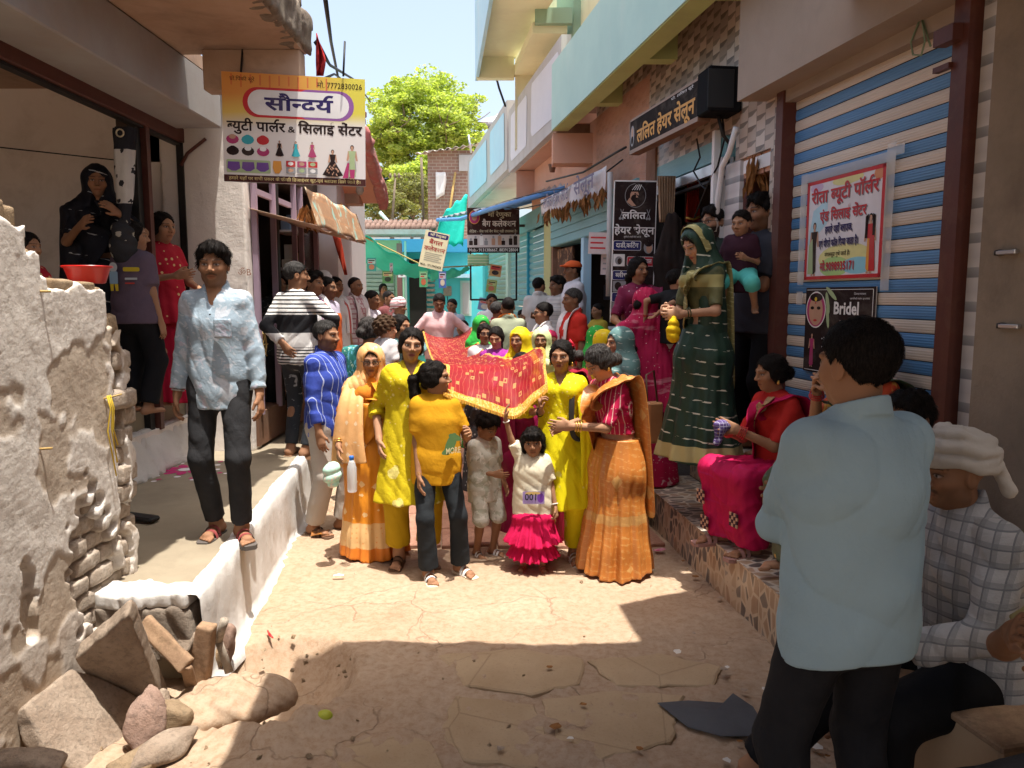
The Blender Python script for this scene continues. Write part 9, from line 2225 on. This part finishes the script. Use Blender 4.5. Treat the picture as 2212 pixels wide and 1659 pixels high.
def ptext(t_,x,y,h_,mt,w):p.text(t_,x*W+.006,y*Hh-.007,h_*Hh,shd,w=w*W,off=.022,lift=.0026);p.text(t_,x*W,y*Hh,h_*Hh,mt,w=w*W,off=.024,lift=.0034)
ptext('रीता ब्यूटी पॉर्लर',.50,.775,.105,I_red,.86);ptext('एंड सिलाई सेंटर',.50,.585,.085,I_red,.60);ptext('हमारे यहाँ ब्लाउज,',.46,.46,.060,I_navy,.36);ptext('एवं पीको फॉल किया जाता है।',.46,.325,.060,I_navy,.52);p.text('मंगलसूत्र गुथे जाते है।',.46*W,.225*Hh,.035*Hh,I_blk,w=.34*W,off=.01,lift=.0034);ptext('मो.9098935171',.46,.09,.070,I_red,.46)
pic=[]
for x,tp_,sk_ in((.13,iB,iB),(.86,iR,iO)):pic+=fig2(x*W,.04*Hh,.56*Hh,tp_,sk_,.085)
pic+=[([(.06*W,.36*Hh),(.11*W,.42*Hh),(.13*W,.06*Hh),(.05*W,.06*Hh)],iG),([(.80*W,.56*Hh),(.835*W,.58*Hh),(.83*W,.36*Hh),(.80*W,.36*Hh)],iH),([(.885*W,.58*Hh),(.915*W,.56*Hh),(.915*W,.36*Hh),(.885*W,.36*Hh)],iH),([(.855*W,.38*Hh),(.91*W,.38*Hh),(.93*W,.06*Hh),(.86*W,.06*Hh)],iR)]
p.multi(pic,INK,.0024)
tape=NT('packing_tape');tape.base((.72,.70,.66),.12,0,.6);tape.b.inputs['Alpha'].default_value=.42
fx=lambda p_,x0,y0,x1,y1,l_:p_.rect(x0,y0,x1,y1,tape.m,l_,'tape')
for i,r_ in enumerate(((-.10*W,-.05*Hh,-.005*W,1.10*Hh),(-.04*W,1.0*Hh,1.10*W,1.09*Hh),(1.005*W,-.12*Hh,1.10*W,1.16*Hh),(-.10*W,-.26*Hh,.0*W,-.12*Hh),(1.10*W,1.04*Hh,1.19*W,1.13*Hh))):fx(p,*r_,.0040+.0006*i)
a_,b_=atL(1743,610,(2.657+PF,0,-.17)),atL(1893,632,(2.657+PF,0,-.17));y1_,y0_=a_.y,b_.y;zt_=(a_.z+b_.z)/2;zb_=atL(1738,800,(2.657+PF,0,-.17)).z
BP,p,W,Hh=wall_board('makeup_poster','black bridal makeup poster taped under the beauty parlour poster',y0_,y1_,zb_,zt_,I_blk,I_wht,PF);fix(p)
for r_ in((.02*W,.97*Hh,.97*W,.976*Hh),(.965*W,.03*Hh,.972*W,.97*Hh),(.02*W,.02*Hh,.97*W,.027*Hh)):p.rect(*r_,I_wht,.0022,'rule')
p.multi([(ell2(.17*W,.74*Hh,.155*W,.215*Hh,26),iW),(ell2(.17*W,.74*Hh,.143*W,.20*Hh,26),iM),(ell2(.17*W,.73*Hh,.11*W,.175*Hh,22),iS),(ell2(.17*W,.885*Hh,.10*W,.05*Hh,14),iH),(ell2(.115*W,.76*Hh,.030*W,.020*Hh,10),iH),(ell2(.215*W,.76*Hh,.030*W,.020*Hh,10),iH),(ell2(.165*W,.615*Hh,.030*W,.014*Hh,10),iR),(ell2(.166*W,.82*Hh,.010*W,.014*Hh,8),iR),(ell2(.166*W,.865*Hh,.02*W,.025*Hh,8),iY),(ell2(.40*W,.93*Hh,.10*W,.03*Hh,10,rot=-.6),iG),(ell2(.35*W,.82*Hh,.10*W,.035*Hh,10,rot=-1.3),iG),(ell2(.36*W,.66*Hh,.10*W,.03*Hh,10,rot=-1.4),iG)]+fig2(.13*W,.06*Hh,.42*Hh,iM,iM,.10),INK,.0022)
p.text('Bridel',.62*W,.70*Hh,.135*Hh,I_wht,w=.36*W,off=.028,lift=.0034,cap=.70);p.text('Makeup',.76*W,.50*Hh,.135*Hh,I_wht,w=.46*W,off=.012,lift=.0034,cap=.70)
p.text('• ब्राइडल मेकअप',.28*W,.385*Hh,.040*Hh,I_wht,w=.30*W,off=.004,al='l',lift=.0034);p.text('• वेडिंग मेकअप',.28*W,.29*Hh,.040*Hh,I_wht,w=.28*W,off=.004,al='l',lift=.0034);p.text('• पार्टी मेकअप',.64*W,.385*Hh,.040*Hh,I_wht,w=.26*W,off=.004,al='l',lift=.0034)
p.text('Government',.80*W,.915*Hh,.026*Hh,I_wht,w=.16*W,off=.0,lift=.0034,cap=.7);p.text('certified make up artist',.80*W,.865*Hh,.024*Hh,I_wht,w=.26*W,off=.0,lift=.0034,cap=.7)
o=MB().tube([atL(x,y,(2.63,0,-.17))for x,y in((1990,35),(1968,90),(1972,118),(1990,120),(1998,90),(1990,35),(2010,100))],.005,5).build('hanging_string',m_cloth('green_string',(.22,.30,.20),None));tag(o,'loop of thin green string hanging at the top of the striped shutter','string')
o=MB().box(atL(1792,152,(2.655,0,-.17)),(.008,.06,.035),R(10)).build('sticker',M['paintwhite']);tag(o,'small pale sticker on the top slat of the striped shutter','sticker')
for y,z in((2160,545),(2165,705),(1995,0)):
 if y==1995:continue
 c_=atL(y+15,z,(2.58,0,-.17));B_=thing('door_bolt','rusty bolt on the brown plaster wall, '+('upper' if z<600 else 'lower')+' one','bolt',tuple(c_))
 MB().box((0,0,0),(.02,.10,.018),R(10),None,0,.003).build('bolt_bar',M['metal'],B_);MB().lathe([(.02,-.01),(.02,.01),(.004,.014)],(0,.05,0),8).build('bolt_boss',M['black_paint'],B_)
cu_=thing('tied_curtain','black and white flowered curtain tied up in the left shop opening','curtain',tuple(atY(270,380,5.7)))
cm1=m_cloth('black_curtain',(.02,.02,.026),(.035,.035,.04),6);cm2=m_cloth('white_flower_curtain',(.55,.53,.50),(.42,.41,.40),10,.85,[dict(k='floral',c=(.03,.03,.035),s=11,r=.36)])
def tubecloth(rings,mat,nm):
 mb=MB();n_=18;V_=[]
 for(x,y,w)in rings:
  c_=atY(x,y,5.7)
  for k_ in range(n_):
   a_=6.2832*k_/n_;rr_=w*(1+.16*math.sin(a_*5+y*.02));V_.append((c_.x+math.cos(a_)*rr_,c_.y+math.sin(a_)*rr_*.6,c_.z))
 F_=[(i*n_+k_,i*n_+(k_+1)%n_,(i+1)*n_+(k_+1)%n_,(i+1)*n_+k_)for i in range(len(rings)-1)for k_ in range(n_)]
 mb.add(V_,F_,0,True);return relp(mb.build(nm,mat),cu_)
tubecloth([(268,276,.075),(268,285,.078),(268,324,.072)],cm1,'curtain_head');tubecloth([(268,324,.072),(269,370,.068),(270,420,.058),(270,440,.050)],cm2,'curtain_cloth');tubecloth([(270,440,.050),(270,475,.040),(270,485,.045)],cm1,'curtain_tie')
sh=Shape();c_=np.array(atY(268,530,5.7));sh.ell(c_,(.09,.075,.19));relp(part(sh,'curtain_bundle',m_cloth('black_flower_curtain',(.03,.03,.034),(.05,.05,.05),8,.85,[dict(k='floral',c=(.42,.38,.30),s=14,r=.40)]),None,.014,folds(5,.02,8)),cu_)
c_=atY(259,287,5.61);relp(MB().tube([c_+Vector((math.cos(a_)*.026,0,math.sin(a_)*.026))for a_ in np.linspace(0,6.283,17)],.006,6).build('eyelet',mat_flat('eyelet_brass',(.55,.48,.34),.4,.5)),cu_)
o=MB().tube([(-5.4,5.2,2.95),(-4.2,5.5,2.90),(-2.95,6.3,2.86)],.005,5).build('wire',M['wire']);tag(o,'thin wire strung across the left shop interior','wire')
fl_=thing('red_flag','dark red flag cloth hanging at the slab corner above the signboard','flag',tuple(atY(684,90,6.3)))
relp(sheet('flag_cloth',[[atY(683+w_*i/6,72+92*j/8,6.3+.04*math.sin(i*1.7+j*.6))for i in range(7)]for j,w_ in zip(range(9),(2,5,9,13,17,20,19,17,15))],m_cloth('dark_red_flag',(.36,.02,.02),(.26,.015,.015),6),None),fl_)
fl2_=thing('red_pennant','narrow red pennant hanging at the white wall beside the left awning','pennant',tuple(atY(728,505,9.0)))
relp(sheet('pennant_cloth',[[atY(716+4*j+(18-1.6*j)*i/4,503+13*j,9.0+.03*math.sin(i+j))for i in range(5)]for j in range(8)],m_cloth('red_pennant',(.45,.06,.03),(.36,.04,.025),6),None),fl2_)
sc_=Panel(Vector((-2.36,6.675,1.98)),(1,0,0),(0,0,1),None);sc_.n=Vector((0,-1,0))
o=sc_.text('ॐB',.06,0,.05,mat_flat('chalk_brown',(.36,.20,.14),.9),off=0,lift=.006,name='wall_marking');tag(o,'small brown hand written marking on the white pillar wall','marking')
for i,pts in enumerate(([(703,0,8),(715,90,12),(730,166,16),(760,230,24)],[(684,92,6.3),(712,140,12),(765,172,18),(800,220,26)],[(1058,120,13),(1066,150,13),(1064,160,13)],[(1062,128,13.1),(1078,190,13.1),(1092,230,13.3)],[(700,170,10),(722,160,14),(735,168,18)])):
 o=MB().tube([atY(*q)for q in pts],.010+.0006*pts[-1][2],4).build('overhead_wire',M['wire']);tag(o,['overhead wire rising to the top of the picture beside the signboard','second overhead wire sloping down from the red flag','short loose wire end under the upper balcony','wire hanging from the upper balcony to the sunshade','short wire looping behind the signboard corner'][i],'wire')
pl_=thing('electric_pole','thin leaning pole with a pale cross arm above the turquoise roofs','pole',tuple(atY(846,520,24)))
relp(MB().tube([atY(842,560,24),atY(850,440,24),atY(854,385,24)],.05,6,r1=.03).build('mast',M['bark']),pl_);relp(MB().tube([atY(820,458,23.8),atY(868,512,23.8)],.06,6).build('cross_arm',M['mint']),pl_)
for x_ in(843,853,862):relp(MB().lathe([(.03,0),(.05,.06),(.02,.14)],atY(x_,384,24),8).build('insulator',M['bark']),pl_)
o=MB().tube([atY(916,505,20),atY(912,400,20),atY(910,340,20)],.035,6).build('bamboo_pole',M['bark']);tag(o,'slim bamboo pole in front of the brick house','pole')
o=MB().tube([atY(1018,330,22),atY(1012,292,22)],.03,5).build('pipe_post',M['metal']);tag(o,'short metal post above the blue balcony','post')
for px_,py_,lab in((1270,525,'pale notice sheet with red print on the glass shop window, upper'),(1297,570,'white notice sheet on the glass shop window, lower')):
 r_,p,W,Hh=board('notice',lab,atY(px_,py_-22,8.75),atY(px_+44,py_-24,8.55),atY(px_+44,py_+26,8.55),atY(px_,py_+22,8.75),.004,ink('notice_paper',(.55,.47,.45)),I_wht,'notice')
 for i in range(3):p.rect(.1*W,(.72-.24*i)*Hh,(.85-.12*(i%2))*W,(.80-.24*i)*Hh,I_red if py_<550 else I_gry,.002,'text_line')
wh=thing('wheel_ornament','small ship wheel ornament on the dark door behind the man in pale blue','ornament',tuple(atX(567,745,-2.235)))
mb=MB();mb.tube([(.0,.10*math.cos(a_),.10*math.sin(a_))for a_ in np.linspace(0,6.283,19)],.010,6)
for k_ in range(8):a_=k_*.785;mb.tube([(0,0,0),(0,.15*math.cos(a_),.15*math.sin(a_))],.007,5)
mb.build('wheel',M['rope'],wh)
hb_=thing('tan_handbag','tan leather shopping bag hanging behind the copper silk saree','handbag',tuple(atY(1408,905,5.55)))
relp(MB().box(atY(1410,912,5.55),(.12,.10,.30),R(20),None,0,.012).build('bag_body',mat_worn('tan_leather',(.40,.20,.09),(.32,.15,.07),6,.5,.5)),hb_);relp(MB().tube([atY(1398,872,5.55),atY(1396,810,5.6),atY(1412,800,5.65),atY(1420,870,5.55)],.008,5).build('bag_strap',BRN),hb_)
pf_=thing('purple_cloth','purple cloth bundle showing behind the broken wall','cloth',(-2.3,4.1,.44))
sh=Shape();sh.ell((0,0,.16),(.10,.10,.17));part(sh,'cloth_bundle',m_cloth('purple_bundle',(.14,.05,.16),(.1,.03,.12),12),pf_,.016,folds(5,.015,9))
o=MB().box((0,0,.02),(.09,.24,.03),0,None,0,.012).build('slipper',BLK);o.location=(-2.26,4.55,.445);o.rotation_euler=(0,0,1.2);tag(o,'black slipper left on the plinth near the broken wall','slipper')
for lab,pts,r_ in(('bundle of thin cables sagging along the peach wall above the banner',[(1180,392,11),(1260,372,9.6),(1330,330,8.2),(1352,318,7.9)],.012),('single black cable strung between the balconies and the salon sign',[(1110,430,13),(1180,412,11.4),(1270,402,9.4),(1345,345,8.0)],.008),('thin wire drooping under the tin awning to the bag shop sign',[(1075,445,13.6),(1120,452,12.8),(1168,442,11.6),(1200,420,11)],.009),('grey rain pipe running down the corner of the pale pillar by the banner',[(1318,372,8.25),(1316,520,8.25),(1314,640,8.25)],.03)):
 o=MB().tube([atY(*q)for q in pts],r_,6).build('rain_pipe' if 'pipe' in lab else 'cable',M['greycem']if 'pipe' in lab else M['wire']);tag(o,lab,'pipe' if 'pipe' in lab else 'cable')
